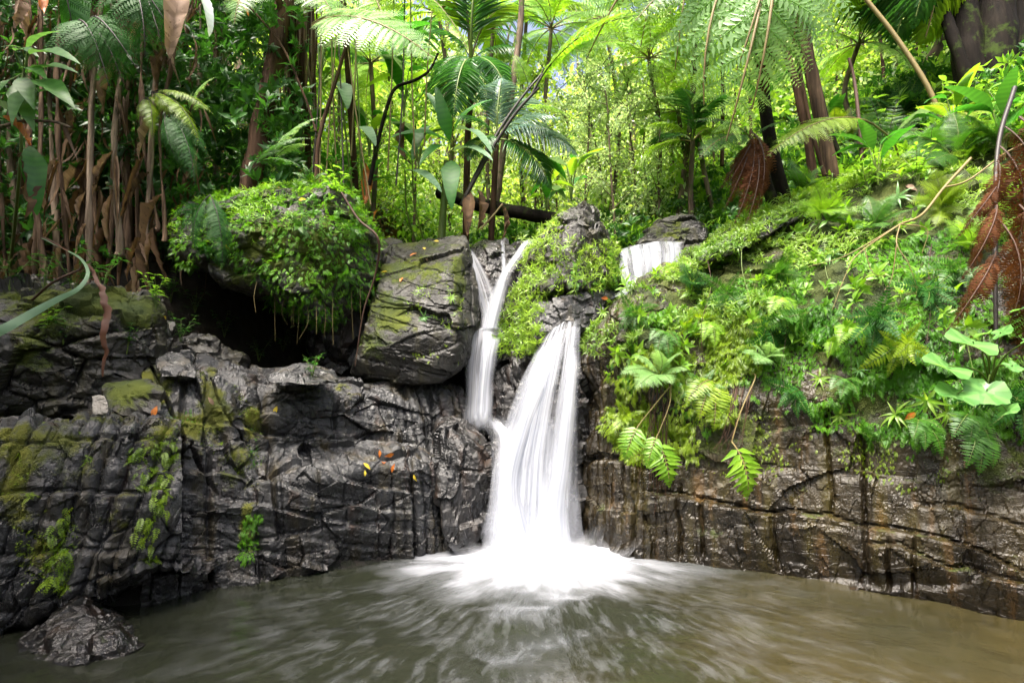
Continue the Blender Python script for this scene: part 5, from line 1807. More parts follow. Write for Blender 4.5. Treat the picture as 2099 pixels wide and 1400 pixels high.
# --- rust coloured fronds and roots
rd = [t_frond('dead', 'rust', v, 'stem_rust') for v in range(4)]
b = P(2075, 180, 4.6)
b = np.array([b[0], b[1], b[2]])
g0 = ground(b[0] + .5, b[1] + .9)
top = P(2045, 250, 4.7)
plantAB('dead_fern', 'large dead fern with hanging rust red fronds at the end of the cliff', 'dead fern',
        [('stem', 'stem_dark', [P(2042, 720, 4.25), P(2040, 500, 4.35), P(2046, 300, 4.6), P(2080, 180, 4.8)], [.014, .02])] +
        [('dead_frond', rd[k % 4], P(ax, ay, d), P(bx, by, d - .05), 0, 1.3) for k, (ax, ay, bx, by, d) in enumerate([
            (2042, 515, 1935, 700, 4.2), (2045, 380, 1960, 500, 4.3), (2046, 330, 1990, 520, 4.4), (2050, 300, 2062, 560, 4.3), (2048, 520, 2075, 760, 4.2), (2060, 260, 2098, 480, 4.2), (2046, 450, 2060, 690, 4.15), (2090, 240, 2120, 620, 4.2), (2044, 420, 1968, 590, 4.2), (2090, 420, 2096, 700, 4.1)])], base=P(2042, 720, 4.25))
for i in range(14):
    x0 = R.uniform(1335, 1400)
    y0 = R.uniform(770, 850)
    b = HB(x0, y0)
    x1 = x0 + R.uniform(-40, 10)
    pts = [b, tip(b, x0 - 4, y0 + 30, -.08), tip(b, (x0 + x1) / 2 + R.uniform(-8, 8), y0 + 90, -.1), tip(b, x1, y0 + R.uniform(130, 240), -.06)]
    pole('hanging_root', 'thin rust red root hanging in the bundle beside the pale spreading fern', 'root', pts, [.006, .003], 'stem_rust', group='rust roots hanging beside the pale fern', k=4)
for i in range(9):
    x0 = R.uniform(1500, 1545)
    b = HB(x0, 790)
    pts = [b, tip(b, x0 - 8, 830, -.06), tip(b, x0 - 18 + R.uniform(-12, 12), 880, -.06), tip(b, x0 - 28 + R.uniform(-20, 20), R.uniform(900, 950), -.04)]
    pole('hanging_root', 'thin brown root hanging beside the stalk of the dangling frond', 'root', pts, [.005, .002], 'stem_rust', group='brown roots beside the dangling frond', k=4)

# bare branch over the cliff
b = P(1990, 325, 5.0)
br = [P(x, y, d) for x, y, d in ((1990, 325, 5.15), (1935, 385, 5.05), (1890, 440, 4.95), (1845, 460, 4.9))]
e = plantAB('bare_branch', 'pale bare forked branch lying across the creepers near the cliff top', 'branch', [
    ('stem', 'stem_tan', br, [.014, .009]), ('twig', 'stem_tan', [br[-1], P(1770, 505, 4.85), P(1720, 530, 4.9), P(1655, 547, 4.95)], [.007, .002]),
    ('twig', 'stem_tan', [br[-1], P(1760, 520, 4.75), P(1735, 560, 4.75), P(1706, 635, 4.75)], [.006, .002]), ('twig', 'stem_tan', [br[-1], P(1838, 500, 4.8), P(1862, 540, 4.75), P(1878, 585, 4.75)], [.006, .002]),
    ('twig', 'stem_tan', [P(1838, 500, 4.8), P(1828, 570, 4.8), P(1812, 597, 4.8)], [.005, .002]), ('twig', 'stem_tan', [br[-1], P(1900, 470, 4.85), P(1890, 520, 4.85)], [.006, .002]),
    ('twig', 'stem_tan', [P(1770, 505, 4.85), P(1790, 560, 4.8), P(1822, 565, 4.8)], [.004, .002]), ('twig', 'stem_tan', [br[1], P(1985, 370, 4.9), P(2060, 315, 4.8), P(2110, 290, 4.7)], [.01, .005])], base=br[0])

# --- trunks on the right
G = lambda px, py: HB(px, py, 0)
pole('tree', 'tall burnt looking trunk, reddish above and black below, on the bank over the cliff', 'tree trunk', [P(1705, 370, 7.2), P(1690, 280, 7.25), P(1665, 160, 7.3), P(1645, 60, 7.35), P(1630, -80, 7.4), P(1615, -300, 7.5)], [.095, .085, .08, .075], 'bark_burnt', wob=.012, k=12)
pole('tree', 'slim brown trunk leaning just left of the burnt looking trunk', 'tree trunk', [P(1668, 370, 7.4), P(1655, 280, 7.4), P(1625, 150, 7.4), P(1590, 40, 7.5), P(1570, -80, 7.5), P(1550, -260, 7.6)], [.06, .05, .045], 'bark_brown', wob=.006)
pole('sapling', 'thin grey sapling crossing in front of the burnt looking trunk', 'sapling', [P(1690, 360, 7.0), P(1660, 250, 7.0), P(1635, 120, 7.05), P(1612, -40, 7.1), P(1600, -200, 7.2)], [.028, .024], 'bark_brown')
pole('sapling', 'dark slanting sapling low beside the burnt looking trunk', 'sapling', [P(1745, 380, 7.8), P(1700, 260, 7.8), P(1680, 180, 7.9), P(1640, 60, 8.0), P(1600, -60, 8.0)], [.035, .02], 'bark_dark')
TY = HB(2012, 215, 0)[1] + .1
pole('tree', 'broad dark trunk, left one of the twin trunks high on the bank', 'tree trunk', [P(2000, 260, TY), P(1985, 120, TY), P(1970, 0, TY + .1), P(1955, -200, TY + .2)], [.027 * TY, .023 * TY], 'bark_dark', wob=.02, k=16)
pole('tree', 'broad dark trunk, right one of the twin trunks high on the bank', 'tree trunk', [P(2046, 260, TY - .1), P(2044, 120, TY - .1), P(2042, 0, TY), P(2040, -220, TY + .1)], [.031 * TY, .028 * TY], 'bark_dark', wob=.02, k=16)
pole('tree', 'leaning dark limb propped against the twin trunks', 'tree trunk', [P(1992, 190, TY - .2), P(1965, 110, TY - .2), P(1940, 40, TY - .1), P(1925, -60, TY)], [.012 * TY, .008 * TY], 'bark_dark', wob=.012)
pole('sapling', 'pale tan sapling leaning down to the yellowish fern', 'sapling', [P(1935, 275, 7.4), P(1905, 185, 7.4), P(1835, 75, 7.5), P(1760, -20, 7.6), P(1690, -120, 7.7)], [.035, .028], 'stem_tan')
pole('tree', 'dark trunk at the far side of the twin trunks', 'tree trunk', [P(2110, 260, 7.5), P(2096, 120, 7.6), P(2090, 0, 7.7), P(2085, -150, 7.8)], [.1, .08], 'bark_dark', wob=.01)
pole('sapling', 'short orange brown dead stem standing behind the tiered fern', 'sapling', [P(1768, 330, 7.6), P(1762, 260, 7.6), P(1752, 170, 7.7), P(1740, 120, 7.7)], [.03, .02], 'stem_rust')
for i, (x0, x1) in enumerate(((1480, 1470), (1820, 1790), (1862, 1880), (1900, 1890), (1540, 1520), (1730, 1718))):
    pole('sapling', f'slender shaded sapling, {nth([0, 3, 4, 5, 1, 2][i])} from the left in the thicket behind the cliff top', 'sapling', [P(x0, 340 - i * 8, 9.5 + i * .3), P((x0 + x1) / 2 + 6, 150, 9.6 + i * .3), P(x1, -60, 9.8 + i * .3)], [.035, .025], 'bark_brown', group='slender saplings behind the cliff top')

# --- tree fern hanging in front of the right bank
tf = [t_frond('hang', 'fern_pale', v, 'stem_tan') for v in range(3)]
tg = [t_frond('tree', 'fern', v, 'stem_tan') for v in range(3)]
c0 = P(1560, -60, 6.4)
fr = [('trunk', 'bark_dark', [P(1612, 425, 6.6), P(1585, 320, 6.55), P(1566, 200, 6.5), P(1560, 60, 6.45), P(1560, -60, 6.4)], [.085, .07, .07], 10)]
fr += [('frond', tf[k % 3], c0 + np.array([0, R.uniform(-.2, .1), 0]), P(x, y, d), R.uniform(-.2, .2), w_) for k, (x, y, d, w_) in enumerate([(1440, 240, 5.8, 1.1), (1480, 320, 5.7, 1.0), (1545, 250, 5.6, 1.2), (1400, 100, 6.0, 1.), (1600, 170, 5.8, 1.), (1510, 170, 5.5, 1.2)])]
fr += [('frond', tg[k % 3], c0, P(x, y, d)) for k, (x, y, d) in enumerate([(1330, -120, 6.0), (1450, -260, 6.6), (1680, -240, 6.8), (1800, -80, 6.2), (1700, 60, 5.9), (1290, 60, 5.7)])]
fr += [('dead_frond', rd[k % 4], P(1552, y0, 6.35), P(x, y, d), 0, 1.3) for k, (y0, x, y, d) in enumerate([(0, 1535, 190, 6.1), (20, 1560, 230, 6.05), (10, 1510, 120, 6.0)])]
plantAB('tree_fern', 'dark trunked tree fern with long pale fronds hanging left of the burnt looking trunk', 'tree fern', fr, base=P(1612, 425, 6.6))
fr = [('trunk', 'bark_dark', [P(1592, 440, 6.5), P(1565, 360, 6.5), P(1540, 290, 6.5)], [.07, .06], 10)]
c1 = P(1540, 285, 6.5)
fr += [('dead_frond', rd[k % 4], c1 + UP * R.uniform(-.1, .1), P(x, y, d), 0, 1.4) for k, (x, y, d) in enumerate([(1490, 440, 6.2), (1512, 470, 6.1), (1535, 475, 6.0), (1555, 450, 6.1), (1500, 380, 6.15), (1525, 420, 6.2), (1478, 400, 6.3)])]
fr += [('frond', tg[k % 3], c1, P(x, y, d)) for k, (x, y, d) in enumerate([(1430, 330, 6.1), (1410, 250, 6.4), (1620, 250, 6.2)])]
plantAB('tree_fern', 'short tree fern wearing a skirt of rust red dead fronds above the slanting rock edge', 'tree fern', fr, base=P(1592, 440, 6.5))
# tiered fern, yellow tipped fern, olive fern
tt = [t_frond('tier', 'fern', v, 'stem_dark') for v in range(2)]
b = G(1815, 330)
plantAB('fern', 'upright fern with level tiers of feathery leaflets on the bank', 'fern', [('frond', tt[k % 2], b + UP * .1, P(x, y, b[1] + d), .3) for k, (x, y, d) in enumerate([(1728, 235, -.2), (1780, 195, -.1), (1840, 200, -.1), (1895, 215, -.2), (1760, 260, -.3), (1870, 255, -.3), (1735, 215, .1)])])
ty = [t_frond('tree', 'mat_yellow', v, 'stem_tan') for v in range(2)]
b = P(1790, 255, 6.0)
plantAB('fern', 'long fern frond with a yellow tip reaching over the slanting rock edge', 'fern', [('frond', ty[0], b, P(1570, 330, 5.7), 0, .7), ('stalk', 'stem_tan', [b, P(1830, 290, 6.2), P(1850, 345, 6.4)], [.01, .012])], base=P(1850, 345, 6.4))
b = G(1960, 270)
plantAB('fern', 'olive green fern arching below the twin trunks', 'fern', [('frond', ty[1 - k % 2], b + UP * .15, P(x, y, b[1] + d)) for k, (x, y, d) in enumerate([(1905, 215, -.3), (1950, 180, -.2), (2020, 200, -.3), (2065, 235, -.4), (1985, 250, -.5)])])
for i, (x, y, s, lab) in enumerate([(1760, 355, .55, 'mid green fern beside the tiered fern'), (1900, 330, .6, 'mid green fern on the bank below the olive fern'), (2050, 320, .6, 'mid green fern beside the dead rust fern'), (1640, 400, .5, 'mid green fern at the foot of the burnt looking trunk'), (1480, 470, .5, 'mid green fern beside the wide upper fall'), (1850, 250, .9, 'large dark fern behind the tiered fern'), (1960, 330, .8, 'large bright fern below the olive fern'), (1720, 300, .8, 'large fern between the burnt looking trunk and the tiered fern'), (1680, 440, .45, 'fern on the cliff brow above the bare twigs'), (1790, 470, .45, 'fern under the fork of the bare branch'), (1930, 430, .5, 'fern on the brow right of the bare branch'), (1990, 520, .5, 'fern hanging behind the dead rust fern'), (1590, 560, .4, 'fern among creepers above the heart shaped leaf'), (1420, 590, .35, 'fern among creepers above the dark blue green fern'), (2080, 420, .6, 'fern behind the tallest part of the dead rust fern')]):
    if i > 4:
        b, n = hit(x, y)
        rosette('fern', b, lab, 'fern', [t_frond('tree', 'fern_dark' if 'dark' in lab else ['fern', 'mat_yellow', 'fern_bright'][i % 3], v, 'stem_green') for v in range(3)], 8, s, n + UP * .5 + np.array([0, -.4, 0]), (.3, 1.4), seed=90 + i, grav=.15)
        continue
    if 0:
        pass
    b, n = hit(x, y)
    rosette('fern', b, lab, 'fern', [t_frond('tree', 'fern', v, 'stem_green') for v in range(3)], 7, s, UP + np.array([0, -.4, 0]), (.3, 1.2), seed=70 + i)

for i, (x, y, s, m_, lab) in enumerate([(1300, 640, .4, 'fern', 'shaggy green fern above the pale spreading fern'), (1410, 640, .45, 'mat_yellow', 'shaggy yellowish fern between the two pale cliff ferns'), (1490, 600, .4, 'fern', 'shaggy green fern left of the single heart shaped leaf'), (1560, 660, .45, 'fern_dark', 'shaggy dark fern over the small starry fern'), (1660, 640, .5, 'fern', 'shaggy green fern under the tip of the bare twigs'),
                                     (1790, 650, .5, 'fern_dark', 'shaggy dark fern right of the bright three fronded fern'), (1850, 700, .45, 'mat_yellow', 'shaggy yellowish fern hanging left of the round leaves'), (1880, 600, .5, 'fern_dark', 'shaggy dark fern left of the lowest dead rust fronds'), (1290, 860, .35, 'mat_yellow', 'ragged yellowish fern at the bottom of the moss by the main fall'), (1440, 800, .35, 'fern', 'ragged green fern beside the rust roots'),
                                     (1640, 800, .35, 'fern_dark', 'ragged dark fern on the bare rock right of the dangling frond'), (1760, 880, .3, 'fern', 'lowest ragged fern in the middle of the bare rock'), (2080, 800, .5, 'fern_dark', 'shaggy dark fern behind the lowest round leaves'), (1960, 560, .5, 'fern', 'shaggy fern behind the stem of the dead rust fern')]):
    b, n = hit(x, y)
    rosette('fern', b, lab, 'fern', [t_frond('small', m_, v, 'stem_green') for v in range(3)], 9, s, n + np.array([0, -.3, -.1]), (.3, 1.5), seed=150 + i, grav=.55)
for i, (x0, y0, x1, y1) in enumerate([(1290, 600, 1280, 800), (1350, 570, 1372, 760), (1450, 530, 1440, 740), (1520, 500, 1535, 700), (1610, 520, 1600, 760), (1690, 500, 1700, 720), (1750, 560, 1745, 800), (1840, 540, 1850, 760), (1910, 500, 1900, 700), (1970, 620, 1985, 900)]):
    A_, B_ = hit(x0, y0, .05)[0], hit(x1, y1, .05)[0]
    B_ = P(x1, y1, min(B_[1], A_[1]) - .05)
    pole('woody_vine', f'thin trailing vine, {nth(i)} from the left of those hanging down the green cliff face', 'vine', [A_, A_ * .7 + B_ * .3 + np.array([R.uniform(-.07, .07), -.06, .0]), A_ * .35 + B_ * .65 + np.array([R.uniform(-.06, .06), -.08, 0]), B_], [.004, .003, .002], 'stem_green' if i % 2 else 'stem_rust', group='trailing vines on the green cliff face', k=4)
for i, (x, y, s, lab) in enumerate([(420, 430, .4, 'dark fern at the upper left shoulder of the mossy overhang'), (480, 400, .4, 'fern on the crest of the mossy overhang under the thick trunk'), (640, 380, .35, 'small bright fern on the right crest of the mossy overhang'), (720, 470, .35, 'fern on the right shoulder of the mossy overhang'), (460, 480, .3, 'blue green fern hanging beside the yellow leaf in the moss'), (420, 505, .35, 'drooping dark fern at the lip of the black hollow'), (700, 560, .3, 'small fern low on the right side of the mossy overhang'), (610, 470, .22, 'tiny fern in the middle of the moss carpet')]):
    b, n = hit(x, y)
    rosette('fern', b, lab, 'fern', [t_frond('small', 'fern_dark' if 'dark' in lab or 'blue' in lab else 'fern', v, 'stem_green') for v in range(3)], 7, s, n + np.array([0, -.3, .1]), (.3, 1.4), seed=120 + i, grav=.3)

# palm at the upper right
c = P(1860, -120, 8.6)
ph = [t_frond('palmhang', 'palm', v, 'stem_green') for v in range(2)] + [t_frond('palmhang', 'palm_yellow', 0, 'stem_tan')]
plantAB('palm', 'palm with drooping fan of long leaflets in front of the twin trunks', 'palm', [('trunk', 'bark_grey', [ground(c[0] + .7, 10.0), P(1935, 60, 9.4), c], [.1, .07])] +
        [('frond', ph[k % 3], c, P(x, y, d)) for k, (x, y, d) in enumerate([(1790, 60, 8.0), (1830, 100, 7.7), (1890, 100, 7.6), (1930, 70, 7.9), (1740, -20, 8.2), (1720, 30, 8.), (1830, 30, 7.6), (1890, -420, 8.6), (1700, -300, 8.6), (2090, -300, 8.6), (1870, 60, 7.4)])])

# ------------------------------------------------------------------ centre
pole('fallen_log', 'dark fallen log spanning behind the forked fall', 'log', [P(900, 395, 8.6), P(980, 420, 8.3), P(1060, 435, 8.1), P(1150, 452, 7.9)], [.09, .1, .095], 'bark_dark', wob=.012, k=14)
c = P(966, 125, 8.8)
pg = [t_frond('palm', 'palm', v, 'stem_green') for v in range(3)]
py_ = [t_frond('palm', 'palm_yellow', v, 'stem_tan') for v in range(2)]
ps = [t_frond('palm', 'palm_grey', v, 'stem_green') for v in range(2)]
plantAB('palm', 'palm with dark glossy fronds behind the banana plant', 'palm',
        [('trunk', 'bark_brown', [ground(*P(955, 430, 9.2)[:2]), P(958, 300, 9.0), P(965, 200, 8.9), c], [.06, .05, .045], 10)] +
        [('frond', (pg + py_)[k % 5 if k > 4 else k % 3], c, P(x, y, d)) for k, (x, y, d) in enumerate([(890, 165, 8.3), (905, 230, 8.2), (1000, 225, 8.1), (1040, 190, 8.2), (930, 240, 8.0), (1075, 110, 8.6), (870, 60, 8.6), (1000, -120, 8.8), (920, -100, 9.2), (1060, 10, 9.1)])])
c = P(1018, 285, 7.9)
gb = ground(c[0] - .1, c[1] + .3)
plantAB('palm', 'low young palm with silvery fronds reaching toward the bright clearing', 'palm',
        [('trunk', 'bark_brown', [gb, gb * .5 + c * .5, c], [.05, .04])] + [('frond', (ps + pg)[k % 4 if k > 2 else k % 2], c, P(x, y, d)) for k, (x, y, d) in enumerate([(1185, 320, 7.6), (1150, 245, 7.8), (1140, 275, 7.5), (930, 240, 7.7), (1030, 160, 8.1), (1100, 205, 8.3), (960, 330, 7.4), (1130, 390, 7.7)])], base=gb)
pole('tree', 'slim dark trunk leaning beside the fallen log', 'tree trunk', [P(1014, 430, 8.3), P(1030, 320, 8.3), P(1050, 180, 8.35), P(1066, 60, 8.4), P(1072, -60, 8.5), P(1080, -250, 8.6)], [.06, .05, .05, .06], 'bark_grey', wob=.006)
# giant fern with black stalks
b = P(945, 420, 7.6)
tfb = [t_frond('tree', 'fern_bright', v, 'stem_dark') for v in range(3)]
plantAB('tree_fern', 'giant fern with two black arching stalks rising from the log end', 'tree fern', [
    ('stalk', 'stem_dark', [b, P(1000, 320, 7.5), P(1055, 235, 7.4), P(1105, 180, 7.3)], [.03, .018]), ('frond', tfb[0], P(1090, 195, 7.33), P(1330, 30, 7.1), .5, 1.1),
    ('stalk', 'stem_dark', [b, P(1010, 290, 7.7), P(1070, 200, 7.7), P(1130, 130, 7.7)], [.026, .014]), ('frond', tfb[1], P(1110, 150, 7.7), P(1290, 70, 7.4), -.3, 1.1),
    ('frond', tfb[2], P(1060, 225, 7.45), P(1180, 250, 7.2), .2, 1.2), ('frond', tfb[0], P(1085, 190, 7.6), P(1050, 110, 7.5), .4), ('frond', tfb[1], P(1100, 180, 7.4), P(1170, 110, 7.2), .4, 1.2)])
# banana plant
b = ground(*P(905, 440, 8.0)[:2])
bt = [t_leaf('banana', 'banana', v) for v in range(3)]
bgr = [t_leaf('banana', 'banana_grey', v) for v in range(2)]
cb = P(915, 330, 7.9)
plantAB('banana_plant', 'banana plant with broad paddle leaves beside the fallen log', 'banana plant', [
    ('stem', 'stem_green', [b, b * .5 + cb * .5, cb], [.06, .04]), ('leaf', bt[0], P(922, 290, 7.8), P(893, 178, 7.7), .3), ('leaf', bt[1], P(925, 295, 7.8), P(800, 283, 7.4), 0, 1.2), ('leaf', bgr[0], P(935, 265, 7.7), P(1008, 315, 7.3), .3, 1.3),
    ('leaf', bgr[1], P(930, 310, 7.7), P(1010, 330, 7.2)), ('leaf', bt[2], P(925, 330, 7.7), P(926, 430, 7.4), 0, 1.2), ('leaf', bt[0], P(930, 270, 7.9), P(1010, 205, 7.8)), ('leaf', bt[2], P(915, 300, 7.7), P(860, 340, 7.3)),
    ('leaf', bt[1], P(915, 260, 8.0), P(870, 190, 8.1)), ('leaf', bgr[0], P(880, 260, 7.9), P(845, 330, 7.6))], base=b)
for k, (x0, y0, x1, y1, d, mt, lab) in enumerate([(845, 330, 800, 300, 7.4, 'banana', 'green paddle leaf standing alone left of the banana plant'), (700, 170, 712, 225, 7.2, 'banana_grey', 'pale square ended leaf hanging among the lianas'),
                                                  (735, 260, 770, 300, 7.2, 'banana_grey', 'blue grey leaf drooping below the lianas'), (830, 350, 905, 395, 7.5, 'banana_grey', 'silvery leaf drooping over the log end')]):
    A_ = P(x0, y0, d)
    plantAB('paddle_leaf_plant', lab, 'plant', [('leaf', t_leaf('banana', mt, k % 3), A_, P(x1, y1, d - .25), .2, 1.4), ('stalk', 'stem_green', [ground(A_[0] + .1, A_[1] + .5), A_ - UP * .5 + np.array([0, .2, 0]), A_], [.014, .01])])
# broad leaved plants on the left bank and behind the lianas: one prototype, placed copies
def broad_proto(label, mts, seed):
    r = random.Random(seed)
    e = empty('broad_leaved_plant', (0, 0, -30), label, 'plant')
    for k in range(8):
        a = 2 * PI * k / 8 * 1.618
        h = .35 + .5 * r.random()
        A_ = np.array([math.cos(a) * .1, math.sin(a) * .1, h])
        B_ = A_ + np.array([math.cos(a), math.sin(a), r.uniform(-.35, .75)]) * r.uniform(.45, .75)
        V, F = tube(crom([(0, 0, 0), A_ * np.array([.4, .4, .6]), A_], 6), [.018, .014, .012, .011, .01, .009], 5)
        link('leaf_stalk', mk('leaf_stalk', V, F, MT['stem_green'], np.full(len(F), .5)), e)
        t = t_leaf('banana', mts[k % len(mts)], k % 3)
        link('leaf', t.me, e, AB(t, A_, B_, wide=1.25))
    return e


BP = [None, None]
for i, (x, y, s_, v, lab) in enumerate([(375, 130, .9, 0, 'big leaved plant under the dead hanging leaf at the top of the bank'), (455, 60, 1.0, 0, 'big leaved plant high on the bank left of the thick trunk'), (330, 300, .8, 0, 'big leaved plant among the dry stems above the mossy overhang'), (80, 430, .8, 0, 'shaded big leaved plant at the foot of the leftmost dry stems'), (230, 80, .9, 0, 'big leaved plant at the top behind the dark tree fern'), (660, 60, .9, 1, 'bright big leaved plant right of the root wrapped trunk'), (760, 210, .8, 1, 'bright big leaved plant among the lianas'), (830, 130, .9, 1, 'bright big leaved plant under the yellow green tree fern'), (690, 310, .6, 0, 'big leaved plant at the foot of the lianas'), (1120, 330, .7, 1, 'bright big leaved plant behind the silvery palm'), (120, 260, .9, 0, 'big leaved plant between dry stems behind the leafy sapling'), (520, 200, .8, 0, 'dark big leaved plant just left of the thick trunk'), (1560, 130, .8, 1, 'bright big leaved plant behind the hanging tree fern'), (1850, 150, .8, 0, 'big leaved plant below the fan leaved palm'), (620, 200, .8, 1, 'bright big leaved plant at the foot of the root wrapped trunk'), (800, 60, 1.0, 0, 'big leaved plant high above the crooked dark stem'), (860, 240, .8, 1, 'bright big leaved plant left of the dark glossy palm'), (740, 330, .7, 0, 'big leaved plant above the curled orange dead leaf'), (1700, 310, .7, 0, 'big leaved plant at the foot of the burnt looking trunk'), (1960, 300, .7, 1, 'bright big leaved plant below the twin trunks'), (1800, 380, .6, 0, 'big leaved plant on the cliff brow left of the bare branch'), (2060, 330, .7, 0, 'big leaved plant on the brow above the dead rust fern'), (1170, 300, .8, 1, 'bright big leaved plant at the left of the small leaved trees')]):
    b, n = hit(x, y)
    if b[1] > 12 or b[2] < 2:
        b = ground(*P(x, y, 8.6)[:2])
        b[2] = max(b[2], P(x, y, 8.6)[2] - .9)
    if BP[v] is None:
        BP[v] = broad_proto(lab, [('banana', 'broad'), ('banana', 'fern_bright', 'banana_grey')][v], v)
        BP[v].location = Vector([float(q) for q in b])
        BP[v].scale = (s_,) * 3
    else:
        dup(BP[v], b, R.uniform(0, 6.28), s_, lab)
for i in range(12):
    x0 = R.uniform(520, 740)
    b = HB(x0, 640 - abs(x0 - 640) * .5)
    pole('hanging_root', 'fine root or vine dangling from the belly of the mossy overhang', 'root', [b + UP * .05, b - UP * R.uniform(.08, .2) + np.array([R.uniform(-.04, .04), -.05, 0]), b - UP * R.uniform(.25, .6) + np.array([R.uniform(-.06, .06), -.04, 0])], [.004, .002], 'stem_tan', group='roots dangling from the mossy overhang', k=4)
pole('woody_vine', 'long reddish vine hanging from the mossy overhang past the square boulder', 'vine', [P(700, 395, 6.1), P(735, 450, 6.05), P(775, 490, 6.0), P(770, 560, 6.15), P(745, 640, 6.2), P(728, 750, 6.25)], [.012, .014, .005], 'stem_rust', k=5)
# bird's nest fern
b = HB(1258, 455)
st = [t_leaf('strap', m_, v) for m_ in ('palm', 'broad', 'fern_bright') for v in range(2)]
rosette('nest_fern', b, 'rosette of broad strap leaves on the rock behind the pointed rock', 'fern', st, 13, .62, UP, (.15, .95), part='leaf', seed=5)
b = HB(1330, 400)
rosette('nest_fern', b, 'yellowish rosette of strap leaves in the thicket above the wide upper fall', 'fern', [t_leaf('strap', 'fern_bright', 0), t_leaf('strap', 'creeper', 1)], 11, .6, UP, (.15, .9), part='leaf', seed=6)
# dead strips hanging by the falls
for k, (x, y0, y1, lab) in enumerate([(965, 395, 485, 'rust brown dead leaf strip hanging left of the pale stick'), (980, 390, 478, 'longest rust brown dead leaf strip hanging over the square boulder'), (1028, 420, 490, 'thin dead strip hanging above the middle strand of the forked fall'), (950, 400, 440, 'short dead strip hanging from the log end'), (750, 335, 420, 'orange tan curled dead leaf hanging over the mossy boulder'), (830, 250, 330, 'rust dead leaf hanging beside the banana plant'), (775, 430, 452, 'small orange dead leaf beside the mossy boulder')]):
    A_ = P(x, y0, 7.5)
    plantAB('dead_leaf', lab, 'dead leaf', [('blade', t_leaf('dead', 'orange' if k in (4, 6) else 'dry', k), A_, P(x - 8 + 5 * (k % 3), y1, 7.45), .8 * k, .9)])
pole('stick', 'pale straight stick leaning on the fallen log', 'stick', [P(985, 470, 7.6), P(1008, 445, 7.65), P(1030, 418, 7.7)], [.014, .012], 'stem_tan')

# fronds reaching in across the top
fp = [t_frond('tree', 'fern_pale', v, 'stem_tan') for v in range(3)]
b = P(560, -40, 7.0)
g_ = ground(b[0], 8.6)
plantAB('tree_fern', 'tree fern with pale silvery fronds spreading level in front of the lianas', 'tree fern', [('trunk', 'bark_brown', [g_, g_ * .5 + b * .5 + np.array([0.1, .2, 0]), b], [.05, .045])] +
        [('frond', fp[k % 3], A_, B_, r_, w_) for k, (A_, B_, r_, w_) in enumerate([(P(640, 55, 6.6), P(895, 130, 6.0), -.2, 1.2), (P(640, 50, 6.7), P(860, 80, 6.3), .1, 1.1), (b, P(700, 65, 6.4), 0, 1.), (b, P(480, 60, 6.4), 0, 1.), (b, P(420, -60, 6.8), 0, 1), (b, P(640, -180, 7.4), 0, 1)])], base=g_)
fy = [t_frond('tree', 'fern_bright', v, 'stem_tan') for v in range(3)]
b = P(700, -60, 7.4)
g_ = ground(b[0], 9.2)
plantAB('tree_fern', 'tree fern with yellow green arching fronds above the silvery ones', 'tree fern', [('trunk', 'bark_brown', [g_, g_ * .5 + b * .5, b], [.05, .045])] +
        [('frond', fy[k % 3], b, P(x, y, d), r_, 1.1) for k, (x, y, d, r_) in enumerate([(965, 120, 6.9), (880, 30, 7.0), (800, 90, 6.7), (620, 40, 6.9), (820, -180, 7.6), (560, -120, 7.6)] and [(965, 120, 6.9, .5), (880, 30, 7.0, .2), (800, 90, 6.7, 0), (620, 40, 6.9, 0), (820, -180, 7.6, 0), (560, -120, 7.6, 0)])], base=g_)
b = P(1420, -140, 8.2)
g_ = ground(b[0], 9.6)
fq = [t_frond('hang', m_, v, 'stem_tan') for m_ in ('fern_pale', 'fern_bright') for v in range(2)]
plantAB('tree_fern', 'tall tree fern whose grey green fronds sweep down across the bright clearing', 'tree fern', [('trunk', 'bark_grey', [g_, g_ * .5 + b * .5 + np.array([.15, 0, 0]), b], [.05, .04])] +
        [('frond', fq[k % 4], b, P(x, y, d), r_, 1.) for k, (x, y, d, r_) in enumerate([(1190, 150, 7.4, .6), (1260, 40, 7.5, .4), (1310, 120, 7.6, .2), (1380, 170, 7.4, 0), (1250, -180, 8.2, 0), (1560, 20, 7.9, 0), (1600, -200, 8.2, 0), (1170, -40, 7.8, .5)])], base=g_)

# ------------------------------------------------------------------ left bank
pole('tree', 'thick dark leaning trunk between the dry stems and the lianas', 'tree trunk', [P(510, 400, 7.3), P(530, 290, 7.3), P(555, 170, 7.3), P(578, 60, 7.3), P(590, -60, 7.35), P(610, -260, 7.4)], [.15, .12, .12, .13], 'bark_brown', wob=.03, k=16)
e = empty('rooted_tree', P(605, 270, 7.9), 'trunk wrapped in hanging brown and white aerial roots', 'tree trunk')
bb = P(605, 270, 7.9)
V, F = tube(crom([P(605, 270, 7.9), P(610, 120, 7.9), P(622, -40, 8.0), P(630, -260, 8.1)], 24) - bb, np.interp(np.linspace(0, 1, 24), [0, 1], [.11, .16]), 12)
link('trunk', mk('trunk', V, F, MT['bark_brown'], np.full(len(F), .5)), e)
for k in range(26):
    x = R.uniform(580, 650)
    dq = R.uniform(7.65, 7.85)
    pts = crom([P(x, -30, dq), P(x + R.uniform(-8, 8), 90, dq), P(x + R.uniform(-14, 10), R.uniform(180, 260), dq)], 10) - bb
    V, F = tube(pts, [R.uniform(.008, .02)] * 9 + [.003], 5)
    link('aerial_root', mk('aerial_root', V, F, MT[R.choice(['dry_stem_pale', 'dry_stem', 'bark_brown'])], np.full(len(F), .5)), e)
